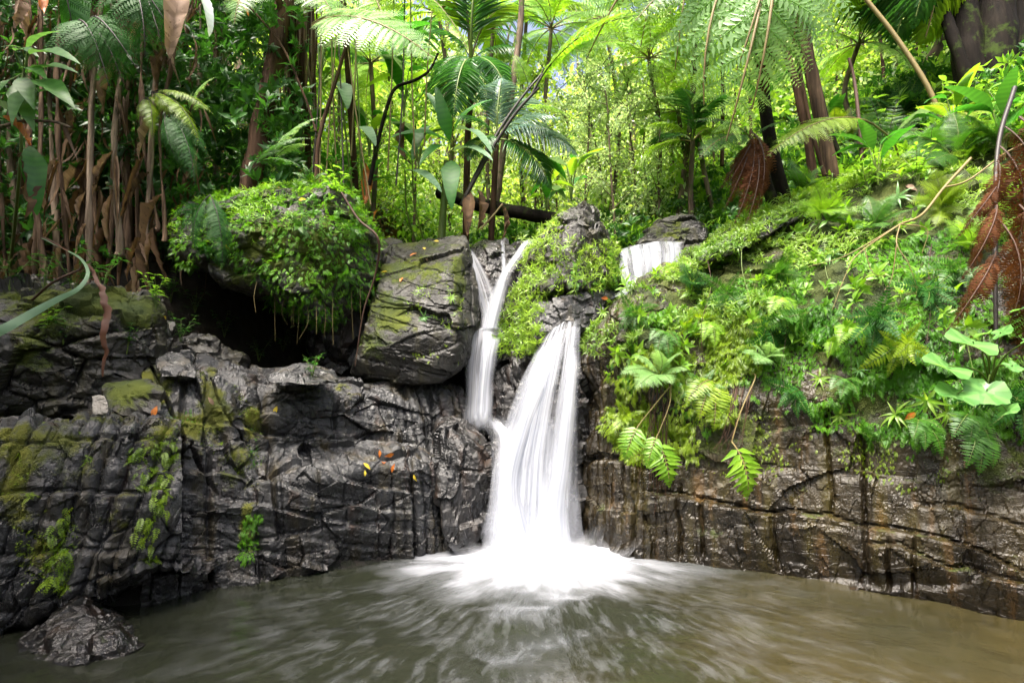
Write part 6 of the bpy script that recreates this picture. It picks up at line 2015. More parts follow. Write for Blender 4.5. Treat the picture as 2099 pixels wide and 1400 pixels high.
for i, (x0, x1, y0, m_) in enumerate([(655, 660, 360, 'stem_tan'), (668, 700, 350, 'stem_tan'), (690, 680, 330, 'stem_tan'), (720, 735, 300, 'stem_tan'), (742, 722, 340, 'stem_green'), (760, 700, 400, 'stem_tan'), (640, 660, 340, 'stem_dark'), (795, 808, 330, 'stem_tan'), (850, 842, 300, 'stem_tan'), (870, 890, 280, 'stem_tan'), (705, 690, 380, 'stem_dark'), (812, 830, 360, 'stem_dark')]):
    d = 7.0 + .12 * (i % 5)
    pole('liana', f'thin {"dark" if m_ == "stem_dark" else "straw"} liana, {nth(sorted([655, 668, 690, 720, 742, 760, 640, 795, 850, 870, 705, 812]).index(x0))} from left between thick trunk and banana plant', 'liana',
         [P(x0, y0 + 20, d), P((x0 + x1) / 2 + R.uniform(-6, 6), y0 * .5, d), P(x1, -40, d + .1), P(x1 + 5, -200, d + .1)], [.012, .008], m_, group='lianas beside the thick trunk', k=5)
pole('woody_vine', 'dark crooked stem bending right under the silvery fern fronds', 'stem', [P(757, 380, 7.2), P(775, 290, 7.15), P(795, 215, 7.1), P(812, 180, 7.1), P(850, 165, 7.05), P(880, 145, 7.0), P(898, 110, 7.0)], [.028, .022, .014], 'bark_dark')
pole('woody_vine', 'long thin brown stem arching from the thick trunk to the mossy boulder', 'stem', [P(648, 270, 6.9), P(625, 200, 6.9), P(575, 90, 6.9), P(500, 0, 7.0), P(470, -60, 7.1)], [.016, .012], 'bark_brown')
pole('woody_vine', 'two tone upright stem rising from the mossy boulder top', 'stem', [P(648, 370, 6.9), P(655, 280, 6.9), P(690, 160, 7.0), P(720, 60, 7.0)], [.03, .02], 'bark_brown')

# dry banana stems
xs_ = [(-60, -70, 560, .09), (-25, -40, 500, .07), (12, 5, 560, .05), (42, 30, 520, .08), (66, 90, 600, .05), (92, 62, 560, .06), (118, 100, 540, .09), (140, 118, 540, .06), (160, 182, 545, .11), (182, 196, 560, .07), (202, 170, 520, .05), (224, 240, 540, .06), (246, 232, 500, .09), (262, 290, 490, .11), (284, 270, 540, .05), (300, 322, 470, .06), (322, 300, 450, .07), (338, 352, 470, .05), (362, 340, 430, .08), (388, 402, 420, .06), (418, 396, 400, .05), (446, 462, 390, .07), (470, 450, 380, .05),
       (30, 50, 380, .1), (150, 130, 330, .09), (215, 200, 300, .08), (330, 345, 280, .09), (400, 385, 240, .08), (450, 470, 220, .07)]
order = sorted(range(len(xs_)), key=lambda i: xs_[i][0])
dls = [t_leaf('dead', m_, v) for v in range(4) for m_ in ('dry', 'dry_pale')]
SG = 'dry banana stems crowding the dark left bank'
for i, (x0, x1, y0, r_) in enumerate(xs_):
    far = i >= 23
    r_ *= .45
    if not far and x0 > 345:
        continue
    d = R.uniform(7.6, 8.4) if far else R.uniform(6.5, 7.3)
    b = P(x0, y0, d)
    topy = R.choice([-80, -60, 40, 90, 150]) if not far else R.choice([-100, -60])
    pts = [b - UP * .15, b, P((x0 + x1) / 2 + R.uniform(-22, 22), (y0 + topy) / 2, d + R.uniform(-.1, .1)), P(x1 + R.uniform(-20, 20), topy, d + .1), P(x1 + (x1 - x0) * .4 + R.uniform(-30, 30), topy - 120, d + .1)]
    pale = i % 3 == 0
    lean = 'leaning right' if x1 - x0 > 14 else 'leaning left' if x1 - x0 < -14 else 'upright'
    e = empty('dry_banana_plant', b, f'{"thick" if r_ >= .036 else "thin"} {"pale" if pale else "brown"} {lean} dry banana stem, {nth(order.index(i))} from the left on the dark bank', 'dry stem', SG)
    pp = crom(pts, 24) - b
    V, F = tube(pp, np.interp(np.linspace(0, 1, 24), [0, .2, 1], [r_ * 1.15, r_, r_ * .6]), 10)
    V = V + gnormals(V, F) * (.022 * fbm(V * np.array([14, 14, 2.0]) + i * 5, 3, i))[:, None]
    link('stalk', mk('stalk', V, F, MT['dry_stem_pale' if pale else 'dry_stem'], np.full(len(F), .5)), e)
    for k in range(R.randint(4, 7)):
        t_ = R.randint(4, 22)
        A_ = b + pp[t_] + np.array([R.uniform(-1, 1) * r_, -r_ * .9, 0])
        l = R.uniform(.35, .95)
        B_ = A_ + np.array([R.uniform(-.22, .22), R.uniform(-.25, .05), -l])
        tm = R.choice(dls)
        link('dead_leaf', tm.me, e, AB(tm, A_, B_, up=np.array([R.uniform(-1, 1), -1, .2]), loc=b, wide=R.uniform(.12, .3)))

# hanging big leaves at the left
for k, (x0, y0, x1, y1, d, mt, kd, w_, lab) in enumerate([
        (372, -30, 345, 125, 6.2, 'dry_pale', 'dead', .9, 'large pinkish brown dead leaf hanging from above over the dry stems'), (384, -40, 428, 76, 5.9, 'white_leaf', 'banana', 1.2, 'white glossy leaf tip hanging from above beside the dead leaf'),
        (36, 315, 55, 445, 5.4, 'dry', 'dead', 1.0, 'brown curled dead leaf hanging in front of the dry stems'), (62, 300, 76, 442, 5.5, 'banana', 'banana', 1.1, 'yellowing green leaf hanging behind the brown curled one'),
        (5, 240, 60, 300, 5.3, 'orange', 'dead', 1.0, 'red brown crumpled leaf under the bare twig'), (-10, 210, 52, 290, 5.4, 'banana_grey', 'banana', 1.5, 'blue green leaf with an orange edge under the bare twig'), (430, -20, 510, 30, 6.6, 'orange', 'dead', 1.0, 'orange dead leaf at the very top beside the white leaf tip'),
        (60, -60, 90, 30, 6.2, 'orange', 'dead', 1.0, 'orange and green dying leaf at the top above the left plant'), (20, -50, 25, 60, 6.4, 'dry_pale', 'dead', 1.0, 'pale dead leaf at the top near the left edge'), (150, -60, 165, 100, 6.4, 'banana', 'banana', 1.0, 'long green leaf hanging at the top among the dry stems'), (125, -70, 128, 60, 6.6, 'banana', 'banana', 1.0, 'narrow green leaf hanging at the top behind the left plant')]):
    A_ = P(x0, y0, d)
    plantAB('hanging_leaf', lab, 'leaf', [('blade', t_leaf(kd, mt, k % 4), A_, P(x1, y1, d - .05), .5 + (k % 3) * .4, w_)])
# leafy plant at the left edge
b = HB(20, 560)
c = P(48, 150, 5.6)
bp_ = [t_leaf('broad', 'broad_pale', v) for v in range(3)]
prt = [('stem', 'stem_green', [b, P(40, 350, 5.7), c], [.02, .012])]
for k, (ax, ay, bx, by, d) in enumerate([(30, 105, 80, 118, 5.5), (60, 112, 165, 132, 5.3), (48, 100, 0, 98, 5.4), (50, 140, 98, 165, 5.3), (60, 150, 160, 150, 5.4), (70, 165, 155, 225, 5.3), (80, 190, 150, 205, 5.4), (45, 160, 70, 225, 5.3), (20, 165, -10, 205, 5.3), (55, 105, 130, 65, 5.6), (40, 170, 70, 270, 5.4), (60, 180, 25, 260, 5.3)]):
    A_ = P(ax, ay, d)
    prt.append(('leaf', bp_[k % 3], A_, P(bx, by, d - .12), 0, 1.0))
    prt.append(('leaf_stalk', 'stem_green', [c, A_], [.007, .005], 5))
plantAB('leafy_sapling', 'sapling with large pale green oval leaves at the left edge', 'sapling', prt, base=b)
pole('twig', 'bare grey twig sticking in from the left edge below the leafy sapling', 'twig', [P(-40, 275, 5.3), P(10, 258, 5.3), P(55, 248, 5.3), P(110, 250, 5.25), P(146, 262, 5.2)], [.02, .014, .012], 'bark_grey')
# tree ferns hanging at the left
ft = [t_frond('hang', 'fern_dark', v, 'stem_dark') for v in range(3)]
b = P(185, -80, 6.9)
g_ = ground(b[0], 8.3)
plantAB('tree_fern', 'dark green tree fern with broad feathery fronds over the dry stems', 'tree fern', [('trunk', 'bark_brown', [g_, g_ * .5 + b * .5, b], [.09, .08])] +
        [('frond', ft[k % 3], A_, P(x, y, d), r_, 1.1) for k, (A_, x, y, d, r_) in enumerate([(P(150, 60, 6.5), 225, 195, 6.1, .3), (P(190, 60, 6.5), 285, 150, 6.1, -.2), (P(260, -20, 6.6), 300, 130, 6.2, .2), (P(240, -20, 6.6), 355, 80, 6.3, 0), (b, 160, 90, 6.3, 0), (b, 320, 20, 6.4, 0), (b, 60, -40, 6.5, 0), (P(300, 0, 6.6), 340, 120, 6.3, 0), (P(160, 70, 6.5), 255, 180, 6.2, 0)])], base=g_)
# fern fronds and shrubs on the left bank
for i, (ax, ay, bx, by, d, mt, lab) in enumerate([(310, 190, 420, 300, 6.5, 'mat_yellow', 'olive fern frond slanting down the bank right of the dry stems'), (340, 230, 400, 390, 6.4, 'fern_dark', 'dark fern frond hanging below the olive frond'), (430, 400, 445, 560, 6.2, 'fern_dark', 'dark fern hanging at the left end of the mossy overhang'),
                                                  (560, 330, 640, 300, 6.6, 'fern_pale', 'grey green fern frond at the foot of the thick trunk'), (520, 340, 620, 345, 6.5, 'fern', 'low fern frond just above the mossy overhang'), (390, 230, 430, 220, 6.6, 'fern_pale', 'small pale fern frond beside the thick trunk'), (300, 200, 320, 290, 6.5, 'mat_yellow', 'yellow fern frond hanging between two dry stems')]):
    A_ = P(ax, ay, d)
    t1, t2 = t_frond('tree', mt, i % 3, 'stem_dark'), t_frond('tree', mt, (i + 1) % 3, 'stem_dark')
    plantAB('fern', lab, 'fern', [('frond', t1, A_, P(bx, by, d - .2), .5, .55), ('frond', t2, A_, P(bx - 35, by - 35, d - .1), -.4, .5), ('frond', t2, A_, P(bx + 22, by - 60, d - .1), .1, .5)])
b = HB(120, 640)
# strap leaf and rust ribbon


def ribbon(name, label, cat, pts, wd, mat, twist, ruff=0.0, seed=0):
    p = crom(pts, 50)
    t = nrm(np.gradient(p, axis=0))
    x = nrm(np.cross(t, [0, 1.0, .2]))
    z = np.cross(x, t)
    s_ = np.linspace(0, 1, 50)
    ww = np.interp(s_, np.linspace(0, 1, len(wd)), wd)
    tw = np.interp(s_, np.linspace(0, 1, len(twist)), twist)
    d = x * np.cos(tw)[:, None] + z * np.sin(tw)[:, None]
    nn = z * np.cos(tw)[:, None] - x * np.sin(tw)[:, None]
    rf = ruff * fbm(np.stack([s_ * 26, 0 * s_, 0 * s_], 1), 2, seed)
    V = np.stack([p - d * ww[:, None] + nn * (rf * ww)[:, None], p, p + d * (ww * (1 + .5 * rf))[:, None] + nn * (ww * .3)[:, None]], 1).reshape(-1, 3)
    F = []
    for i in range(49):
        k = i * 3
        F += [(k, k + 1, k + 4, k + 3), (k + 1, k + 2, k + 5, k + 4)]
    V, F = V - p[0], np.array(F)
    o = link(name, mk(name, V, F, MT[mat], np.full(len(F), .6)))
    o.location = Vector([float(q) for q in p[0]])
    return tag(o, label, cat)


ribbon('strap_leaf', 'long grey green strap leaf arching over the moss capped boulder', 'leaf', [P(85, 488, 5.6), P(130, 510, 5.4), P(165, 530, 5.2), P(180, 560, 5.0), P(160, 592, 4.85), P(115, 615, 4.7), P(60, 645, 4.55), (P(5, 675, 4.4)), P(-60, 705, 4.3)], [.008, .01, .012, .015, .02, .03, .036, .04], 'banana_grey', [1.2, 1.0, .8, .4, .2, .1])
ribbon('dead_leaf', 'rust brown ruffled leaf ribbon dangling before the moss capped boulder', 'dead leaf', [P(88, 486, 5.6), P(140, 515, 5.35), P(180, 545, 5.2), P(207, 590, 5.05), P(217, 640, 5.0), P(216, 700, 4.95), P(211, 772, 4.95)], [.008, .008, .01, .016, .028, .03, .02, .006], 'rust_leaf', [.5, .5, .4, .2, 0], 2.2, 4)
pole('stick', 'reddish stick lying across the moss capped boulder', 'stick', [HB(66, 615), P(110, 578, 5.2), P(165, 552, 5.3)], [.012, .01], 'stem_rust')
# leafy shrubs: a prototype and placed copies


def shrub_proto(name, mats, nl, seed, label, cat, group):
    r = random.Random(seed)
    e = empty(name, (0, 0, -30), label, cat, group)
    st_ = MB()
    lf_ = MB()
    lv, lff = leaf(1, .42, 4, .6, .3, .4, seed=seed)
    for k in range(5):
        a = r.uniform(0, 2 * PI)
        o_ = r.uniform(.15, .45)
        pts = crom([(0, 0, 0), (math.cos(a) * o_ * .3, math.sin(a) * o_ * .3, .45), (math.cos(a) * o_, math.sin(a) * o_, r.uniform(.7, 1.0))], 10)
        V, F = tube(pts, np.linspace(.012, .005, 10), 4)
        st_.add(V, F)
        pos, dr, up, s = [], [], [], []
        for j in range(nl):
            t_ = r.uniform(.35, 1)
            q = pts[min(9, int(t_ * 9.99))]
            b_ = r.uniform(0, 2 * PI)
            dr.append((math.cos(b_), math.sin(b_), r.uniform(-.2, .6)))
            pos.append(q)
            s.append(r.uniform(.14, .26))
        addrep(lf_, lv, lff, frames(np.array(dr), UP, np.array(s)), np.array(pos))
    link('stems', st_.mesh('stems', [MT['stem_green']]), e)
    link('leaves', lf_.mesh('leaves', [MT[mats]]), e)
    return e


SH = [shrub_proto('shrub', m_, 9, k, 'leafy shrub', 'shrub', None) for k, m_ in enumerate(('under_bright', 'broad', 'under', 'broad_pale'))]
used = [False] * 4
for i, (x, y, s, v, lab) in enumerate([
        (20, 590, .45, 2, 'leftmost shaded shrub on top of the moss capped boulder'), (90, 592, .4, 1, 'shaded shrub on the moss cap behind the reddish stick'), (210, 592, .45, 1, 'dark shrub on the moss cap beside the dangling rust ribbon'), (320, 630, .4, 0, 'leafy shrub at the right end of the moss capped boulder'), (130, 700, .3, 1, 'small dark plant on the shaded face of the moss capped boulder'), (260, 720, .3, 2, 'small plant in a crack of the moss capped boulder below the ribbon'), (640, 770, .25, 1, 'small dark plant sprouting behind the grey hump on the ledge'), (385, 410, .5, 1, 'dark shrub on the left shoulder of the mossy overhang'), (435, 385, .5, 0, 'bright shrub on the top left of the mossy overhang'), (525, 372, .45, 3, 'pale shrub on the crest of the mossy overhang before the thick trunk'), (705, 385, .5, 1, 'glossy shrub on the right crest of the mossy overhang'), (765, 440, .5, 0, 'bright shrub between the mossy overhang and the square boulder'), (275, 400, .62, 1, 'dark green leafy shrub in front of the pale leaning dry stem'), (310, 420, .5, 1, 'dark leafy shrub between the dry stems and the mossy overhang'), (150, 600, .4, 2, 'small leafy plant under the strap leaf on the moss capped boulder'), (300, 520, .45, 0, 'bright leafy shrub left of the black hollow'), (260, 540, .4, 0, 'bright leafy shrub above the moss capped boulder'),
        (350, 620, .45, 3, 'pale round leaved shrub at the mouth of the hollow'), (400, 640, .4, 1, 'dark leaved shrub inside the mouth of the hollow'), (460, 690, .4, 1, 'glossy leaved shrub low in the hollow above the ledge'), (530, 740, .4, 2, 'deep green shrub growing behind the hump on the ledge'), (580, 720, .36, 1, 'small upright shrub in front of the black hollow'), (370, 700, .35, 2, 'shaded shrub beside the mossy rock in the hollow'),
        (95, 690, .35, 0, 'trailing green plant on the face of the moss capped boulder'), (450, 200, .7, 3, 'grey green shrub left of the thick dark trunk'), (420, 260, .7, 1, 'dense shrub below the grey green one beside the thick trunk'), (470, 300, .7, 0, 'shrub at the left foot of the thick dark trunk'), (560, 260, .6, 0, 'yellow green shrub right of the thick dark trunk'), (600, 320, .6, 3, 'pale shrub behind the mossy overhang'), (540, 320, .5, 0, 'heart leaved shrub in front of the thick trunk foot'),
        (380, 160, .7, 1, 'shrub high on the bank under the dead hanging leaf'), (440, 110, .8, 0, 'shrub high on the bank under the white leaf tip'), (500, 160, .8, 1, 'shrub high on the bank left of the thick trunk'), (690, 420, .5, 0, 'bright shrub on the back of the mossy overhang'), (720, 380, .6, 1, 'shrub under the lianas beside the curled dead leaf'), (800, 420, .6, 1, 'bluish shrub in front of the log end'), (850, 440, .5, 3, 'pale ferny shrub above the square boulder'), (900, 470, .35, 0, 'small bright shrub at the top edge of the square boulder'), (1070, 470, .35, 0, 'leafy shrub under the fallen log'), (1100, 380, .7, 0, 'bright shrub behind the fallen log'), (1060, 350, .8, 1, 'tall shrub behind the slim leaning trunk'),
        (1300, 430, .6, 0, 'bright shrub above the wide upper fall'), (1360, 430, .6, 3, 'pale shrub above the mossy slab of the wide upper fall'), (1420, 420, .6, 0, 'bright shrub at the foot of the rust skirted tree fern'), (1700, 330, .7, 0, 'bright shrub at the foot of the burnt looking trunk'), (1830, 290, .8, 0, 'leafy shrub right behind the tiered fern'), (2000, 260, .8, 0, 'leafy shrub under the twin trunks'), (2080, 290, .7, 3, 'pale shrub beside the dead rust fern'), (1880, 380, .5, 0, 'bright shrub on the cliff brow near the bare branch'), (1780, 400, .45, 0, 'bright shrub on the cliff brow above the bare twigs')]):
    b, n = hit(x, y)
    if b[1] > 16:
        b = ground(*P(x, y, 10)[:2])
    rz = R.uniform(0, 6.28)
    if used[v]:
        dup(SH[v], b - UP * .03, rz, s, lab, None)
    else:
        used[v] = True
        o = SH[v]
        LABELS.pop('leafy shrub', None)
        o.location = Vector([float(q) for q in b - UP * .03])
        o.rotation_euler = (0, 0, rz)
        o.scale = (s, s, s)
        tag(o, lab)

# fallen leaves
for i, (x, y, mt, s, lab) in enumerate([
        (568, 832, 'yellow', .1, 'bright yellow fallen leaf lying on the upper step of the ledge'), (322, 832, 'orange', .12, 'orange fallen leaf on the slab beside the mossy step'), (438, 830, 'dry_pale', .09, 'pinkish fallen leaf in a groove of the ledge'), (745, 949, 'yellow', .09, 'narrow yellow fallen leaf on the lower shelf of the ledge'), (778, 922, 'orange', .08, 'tan fallen leaf at the back of the lower shelf'),
        (808, 930, 'orange', .1, 'upright orange fallen leaf on the lower shelf'), (786, 950, 'orange', .1, 'dark orange fallen leaf in the middle of the lower shelf'), (803, 968, 'orange', .09, 'orange yellow fallen leaf at the front of the lower shelf'), (848, 972, 'yellow', .08, 'round yellow fallen leaf closest to the wet end of the shelf'), (748, 976, 'yellow', .06, 'tiny yellow fallen leaf at the front rim of the shelf'),
        (458, 905, 'creeper', .12, 'pale green fallen leaf caught on the ledge face'), (780, 560, 'yellow', .1, 'round yellow leaf at the left rim of the square boulder'), (866, 508, 'yellow', .1, 'yellow fallen leaf near the top of the square boulder'), (840, 525, 'orange', .1, 'orange fallen leaf near the top of the square boulder'), (820, 578, 'orange', .09, 'red orange fallen leaf in the middle of the square boulder top'), (872, 530, 'dry_pale', .08, 'beige fallen leaf on the square boulder top'), (900, 495, 'yellow', .08, 'small yellow leaf at the highest edge of the square boulder'),
        (470, 513, 'yellow', .1, 'bright yellow leaf caught in the moss of the overhang'), (612, 410, 'yellow', .1, 'yellow leaf resting on top of the mossy overhang'), (540, 490, 'dry_pale', .12, 'bleached dead leaf hanging in the moss of the overhang'), (626, 525, 'dry_pale', .1, 'pinkish dead leaf caught low in the moss of the overhang'), (570, 385, 'orange', .1, 'orange leaf on the crest of the mossy overhang'),
        (1247, 612, 'orange', .12, 'orange leaf in the creepers beside the lip of the main fall'), (1590, 488, 'orange', .12, 'orange leaf in the creepers on the cliff brow'), (1880, 845, 'orange', .12, 'reddish narrow leaf beside the star of lance leaves'), (1855, 380, 'dry_pale', .14, 'tan dead leaf caught near the bare branch'), (340, 655, 'yellow', .08, 'yellow leaf at the mouth of the black hollow')]):
    b, n = hit(x, y, .02)
    a = R.uniform(0, 6.28)
    t = np.cross(n, [math.cos(a), .2, math.sin(a)])
    o = link('fallen_leaf', t_leaf('fallen', mt, i % 4).me, None, dirmat(t, n, s, b))
    tag(o, lab, 'fallen leaf')
# ------------------------------------------------------------------ trees behind
def tree_proto(H_, seed, mat, lsz, nb, spread, nl, bark='bark_grey', low=.3):
    r = random.Random(seed)
    rg = np.random.default_rng(seed)
    tr, cr = MB(), MB()
    tp = crom([(0, 0, -.1), (r.uniform(-.1, .1), r.uniform(-.1, .1), H_ * .4), (r.uniform(-.25, .25), r.uniform(-.25, .25), H_ * .75), (r.uniform(-.35, .35), r.uniform(-.35, .35), H_)], 24)
    rd_ = (.012 * H_ + .012) * (1 if H_ > 6 else .5)
    V, F = tube(tp, np.linspace(rd_, rd_ * .25, 24), 7)
    tr.add(V, F)
    lv, lf = rhomb(1, .5, .12)
    for k in range(nb):
        t = low + (1 - low) * (k + r.random()) / nb
        q = tp[min(23, int(t * 23))]
        a = r.uniform(0, 2 * PI)
        l = spread * (1.15 - .7 * t) * r.uniform(.6, 1.2)
        e_ = r.uniform(.1, .9)
        d = np.array([math.cos(a) * math.cos(e_), math.sin(a) * math.cos(e_), math.sin(e_)])
        bp = crom([q, q + d * l * .5 + UP * .05, q + d * l + UP * r.uniform(-.25, .15) * l], 8)
        V, F = tube(bp, np.linspace(rd_ * .35, .004, 8), 4)
        tr.add(V, F)
        tt = rg.uniform(.2, 1.05, nl)
        pp = bp[0] + (bp[-1] - bp[0]) * tt[:, None] + rg.normal(size=(nl, 3)) * np.array([.18, .18, .14]) * l * (.4 + .6 * tt[:, None])
        dr = nrm(rg.normal(size=(nl, 3)) + d * .6 - UP * .35)
        up = nrm(rg.normal(size=(nl, 3)) * .6 + UP)
        addrep(cr, lv, lf, frames(dr, up, lsz * rg.uniform(.6, 1.25, nl)), pp, np.clip(.5 + .25 * rg.normal(size=nl) + .25 * (r.random() - .5), 0, 1))
    return tr.mesh('trunk', [MT[bark]]), cr.mesh('crown', [MT[mat]])


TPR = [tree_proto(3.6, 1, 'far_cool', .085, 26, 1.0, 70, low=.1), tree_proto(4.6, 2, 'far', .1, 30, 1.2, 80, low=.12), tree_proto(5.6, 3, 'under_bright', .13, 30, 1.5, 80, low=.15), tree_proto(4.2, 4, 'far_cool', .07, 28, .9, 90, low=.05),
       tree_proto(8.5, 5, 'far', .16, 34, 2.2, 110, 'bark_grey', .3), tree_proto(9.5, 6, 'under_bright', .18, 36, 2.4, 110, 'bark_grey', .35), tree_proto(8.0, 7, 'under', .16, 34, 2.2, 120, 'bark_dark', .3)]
TG = {}


def tree(kind, x, y, s, label, group=None):
    b = ground(x, y)
    e = empty('tree', b, label, 'tree', group)
    e.rotation_euler = (0, 0, R.uniform(0, 6.28))
    e.scale = (s, s, s)
    link('trunk', TPR[kind][0], e)
    link('crown', TPR[kind][1], e)


# slender small leaved trees in the clearing, by photo column and distance
row = [(1090, 10.2, 1, .8), (1150, 9.8, 0, .8), (1195, 9.4, 3, .75), (1225, 10.6, 0, .95), (1262, 9.2, 3, .8), (1298, 9.8, 0, .9), (1330, 11.0, 1, .9), (1350, 9.3, 3, .7), (1385, 10.4, 0, .9), (1425, 9.8, 1, .8), (1465, 10.8, 2, .7), (1120, 12, 1, 1.), (1240, 12.4, 3, 1.2), (1375, 12.6, 3, 1.2)]
srt = sorted(range(len(row)), key=lambda i: row[i][0])
for i, (px, d, k, s) in enumerate(row):
    x = P(px, 400, d)[0]
    tree(k, x, d, s, f'{"dense" if s > .95 else "slender"} small leaved tree, {nth(srt.index(i))} from the left in the bright clearing', 'small leaved trees in the bright clearing')
row = [(700, 10.5, 2, .9), (780, 11, 1, .9), (850, 10.6, 2, .8), (930, 11.5, 1, 1.), (1000, 10.8, 0, 1.), (620, 11.5, 2, 1.), (540, 13, 6, .7), (440, 12.5, 6, .7), (340, 12, 6, .7), (240, 11.5, 6, .7), (120, 11, 6, .7), (20, 11.5, 6, .7)]
srt = sorted(range(len(row)), key=lambda i: row[i][0])
for i, (px, d, k, s) in enumerate(row):
    x = P(px, 300, d)[0]
    tree(k, x, d, s, f'{"dark crowned" if k == 6 else "green"} tree, {nth(srt.index(i))} from the left behind the stems and lianas', 'trees behind the stems and lianas')
row = [(1520, 11.5, 1, .9), (1580, 12.5, 1, .8), (1640, 10.8, 2, .8), (1720, 11.2, 1, .9), (1780, 12.8, 5, .8), (1850, 11, 2, .8), (1920, 12.5, 6, .8), (2000, 12, 5, .7), (2080, 11, 6, .7), (2150, 10, 6, .6), (1700, 13.5, 2, .9)]
srt = sorted(range(len(row)), key=lambda i: row[i][0])
for i, (px, d, k, s) in enumerate(row):
    x = P(px, 300, d)[0]
    tree(k, x, d, s, f'{"dark crowned" if k == 6 else "light green"} tree, {nth(srt.index(i))} from the left behind the twin and burnt trunks', 'trees behind the twin and burnt trunks')
# bright tree ferns and palms deeper in the clearing
tfp = [t_frond('tree', m_, v, 'stem_tan') for v, m_ in enumerate(('fern_bright', 'fern_pale', 'fern_bright'))]
for i, (px, py, d, s, lab) in enumerate([(1330, 120, 9.6, 1.5, 'bright yellow green tree fern high in the middle of the clearing'), (1460, 60, 9.0, 1.4, 'bright tree fern behind the hanging pale fronds'), (1240, 40, 10.5, 1.6, 'bright tree fern farthest back above the small leaved trees'), (1130, 60, 10., 1.5, 'bright tree fern behind the giant black stalked fern'), (1760, 90, 8.6, 1.2, 'green tree fern between the burnt trunk and the twin trunks'), (760, 130, 8.8, 1.2, 'green tree fern behind the lianas'), (1390, 230, 9.4, 1.1, 'low bright tree fern over the small leaved trees'), (1010, 60, 10, 1.4, 'bright tree fern behind the dark glossy palm'), (460, 20, 8.6, 1.2, 'tree fern high on the bank above the shrubs')]):
    c = P(px, py, d)
    g_ = ground(c[0], c[1] + .2)
    r = random.Random(i)
    prt = [('trunk', 'bark_grey', [g_, g_ * .5 + c * .5 + np.array([r.uniform(-.3, .3), .1, 0]), c], [.045, .035])]
    for k in range(11):
        a = 2 * PI * k / 11 + r.uniform(-.2, .2)
        prt.append(('frond', tfp[k % 3], c, c + np.array([math.cos(a), math.sin(a), r.uniform(-.45, .25)]) * s * r.uniform(.8, 1.1)))
    plantAB('tree_fern', lab, 'tree fern', prt, base=g_)
for i, (px, py, d, s, lab) in enumerate([(1420, 290, 8.8, .9, 'low yellowish palm behind the hanging pale fronds'), (1080, 20, 11.5, 2.0, 'tall bright palm behind the dark glossy palm'), (900, 30, 11.0, 1.8, 'tall palm behind the silvery fern fronds'), (640, 100, 9.8, 1.4, 'shaded palm behind the root wrapped trunk')]):
    c = P(px, py, d)
    g_ = ground(c[0], c[1] + .2)
    r = random.Random(50 + i)
    prt = [('trunk', 'bark_grey', [g_, g_ * .5 + c * .5 + np.array([r.uniform(-.3, .3), .1, 0]), c], [.05, .04])]
    for k in range(9):
        a = 2 * PI * k / 9 + r.uniform(-.2, .2)
        prt.append(('frond', (py_ + pg)[(k + (i > 2) * 2) % 4], c, c + np.array([math.cos(a), math.sin(a), r.uniform(-.5, .5)]) * s * r.uniform(.8, 1.1)))
    plantAB('palm', lab, 'palm', prt, base=g_)
# broad-leaved crowns that shade the banks from above
for i, (x, y, k, s, lab) in enumerate([(-5.5, 8.8, 6, 1.0, 'dark shade tree standing behind the dry banana stems'), (-8.5, 7.0, 6, 1.1, 'dark shade tree at the far end of the dry banana stems'), (7.5, 8.5, 6, .9, 'dark shade tree behind the dead rust fern')]):
    tree(k, x, y, s, lab)

# unseen forest behind and beside the camera, crowns added to shade pool and bank
mb = MB()
lv, lf = rhomb(1, .55, .12)
for (x, y, z, sz, k) in [(-6.5, 1.5, 3.6, 2.2, 1500), (-6, -2, 4.5, 2.6, 1700), (-3, -5, 6.0, 2.8, 1700), (1.5, -7, 6.5, 3.0, 1700), (6.5, -4, 5, 2.8, 1600), (8.5, 1, 6.5, 2.4, 1400), (-4.5, 1.0, 7.5, 2.2, 1300), (-8, 4, 6.5, 2.4, 1400), (-5.7, 3.1, 8.5, 1.5, 1200)]:
    pts = rdirs(k) * (rng.random(k)[:, None] ** .4) * sz * np.array([1, 1, .8]) + np.array([x, y, z])
    addrep(mb, lv, lf, frames(nrm(rdirs(k) - UP * .4), nrm(rdirs(k) * .6 + UP), rng.uniform(.2, .42, k)), pts, rng.random(k), 0)
    if y > 3:
        continue
    V, F = tube(np.array([[x, y, float(height(x, y)[0]) - .3], [x + .2, y, z * .6], [x, y, z + .5]]), [.2, .15, .06], 7)
    mb.add(V, F, .5, 1)
stuff('unseen_shade_forest', mb, [MT['under'], MT['bark_dark']], 'unseen forest added round the near side of the pool for shade', 'forest')

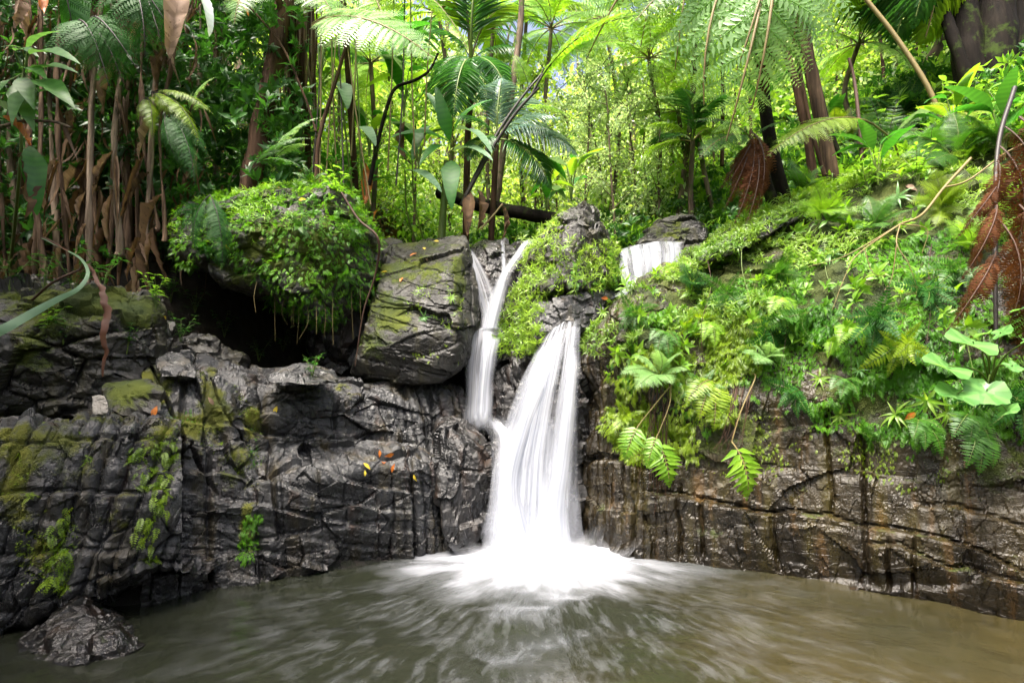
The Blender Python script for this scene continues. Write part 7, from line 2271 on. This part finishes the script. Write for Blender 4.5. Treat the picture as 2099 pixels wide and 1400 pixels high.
# the far wood, one mass
mb = MB()
lv, lf = rhomb(1, .55, .12)
n = 300
bx = rng.uniform(-26, 28, n)
by = rng.uniform(15, 40, n)
bz = height(bx, by)
for i in range(n):
    hh = rng.uniform(0.3, 4.4 if -5 < bx[i] - .12 * by[i] < 6 else 6.5)
    sz = rng.uniform(1.0, 2.6)
    q = np.array([bx[i], by[i], bz[i] + hh])
    px, py = proj(q)
    if px < -300 or px > 2400:
        continue
    k = int(300 * sz ** .8)
    pts = rdirs(k) * (rng.random(k)[:, None] ** .45) * sz * np.array([1, 1, .75]) + q
    addrep(mb, lv, lf, frames(nrm(rdirs(k) - UP * .4), nrm(rdirs(k) * .6 + UP), rng.uniform(.14, .34, k)), pts, np.clip(rng.normal(size=k) * .2 + rng.uniform(.25, .75), 0, 1), 0 if rng.random() < .5 else 1)
for i in range(160):
    x, y = rng.uniform(-20, 22), rng.uniform(15, 30)
    z = float(height(x, y)[0])
    V, F = tube(np.array([[x, y, z - .2], [x + rng.normal() * .3, y, z + 3], [x + rng.normal() * .6, y, z + rng.uniform(5, 9)]]), [.13, .09, .04], 5)
    mb.add(V, F, .5, 2)
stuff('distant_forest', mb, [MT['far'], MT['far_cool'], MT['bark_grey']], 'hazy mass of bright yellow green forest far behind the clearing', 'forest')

_dup = {k: v for k, v in LABELS.items() if len(v) > 1 and not all(g for _, g in v)}
if _dup:
    print('DUPLICATE LABELS', _dup)

for k in LABELS:
    if len(k.split()) > 16:
        print('LONG', len(k.split()), k)
# ------------------------------------------------------------------ light
SUN_EL, SUN_AZ = math.radians(67), math.radians(-150)   # azimuth from +Y (ahead of the camera) towards +X
sd = np.array([math.sin(SUN_AZ) * math.cos(SUN_EL), math.cos(SUN_AZ) * math.cos(SUN_EL), math.sin(SUN_EL)])
sl = bpy.data.lights.new('sun', 'SUN')
sl.energy = 2.6
sl.angle = math.radians(20)
sl.color = (1.0, 0.95, 0.86)
so = bpy.data.objects.new('sun', sl)
COL.objects.link(so)
so.rotation_euler = Vector(tuple(sd)).to_track_quat('Z', 'Y').to_euler()
w = bpy.data.worlds.new('World')
sc.world = w
w.use_nodes = True
nt = w.node_tree
bg = nt.nodes['Background']
sky = nt.nodes.new('ShaderNodeTexSky')
sky.sky_type = 'NISHITA'
sky.sun_disc = False
sky.sun_elevation = SUN_EL
sky.sun_rotation = SUN_AZ
sky.air_density = 0.6
sky.dust_density = 9.0
sky.ozone_density = 0.6
nt.links.new(sky.outputs[0], bg.inputs[0])
bg.inputs[1].default_value = 0.15
sc.view_settings.view_transform = 'Standard'
sc.view_settings.look = 'None'
sc.view_settings.exposure = 1.9
sc.view_settings.gamma = 1.0
cy = sc.cycles
cy.max_bounces = 5
cy.diffuse_bounces = 2
cy.glossy_bounces = 2
cy.transmission_bounces = 3
cy.transparent_max_bounces = 24
cy.use_denoising = True
try:
    cy.denoiser = 'OPENIMAGEDENOISE'
    cy.denoising_prefilter = 'ACCURATE'
except Exception:
    pass
cy.use_adaptive_sampling = True
cy.adaptive_threshold = 0.03
cy.caustics_reflective = False
cy.caustics_refractive = False
cy.sample_clamp_indirect = 6
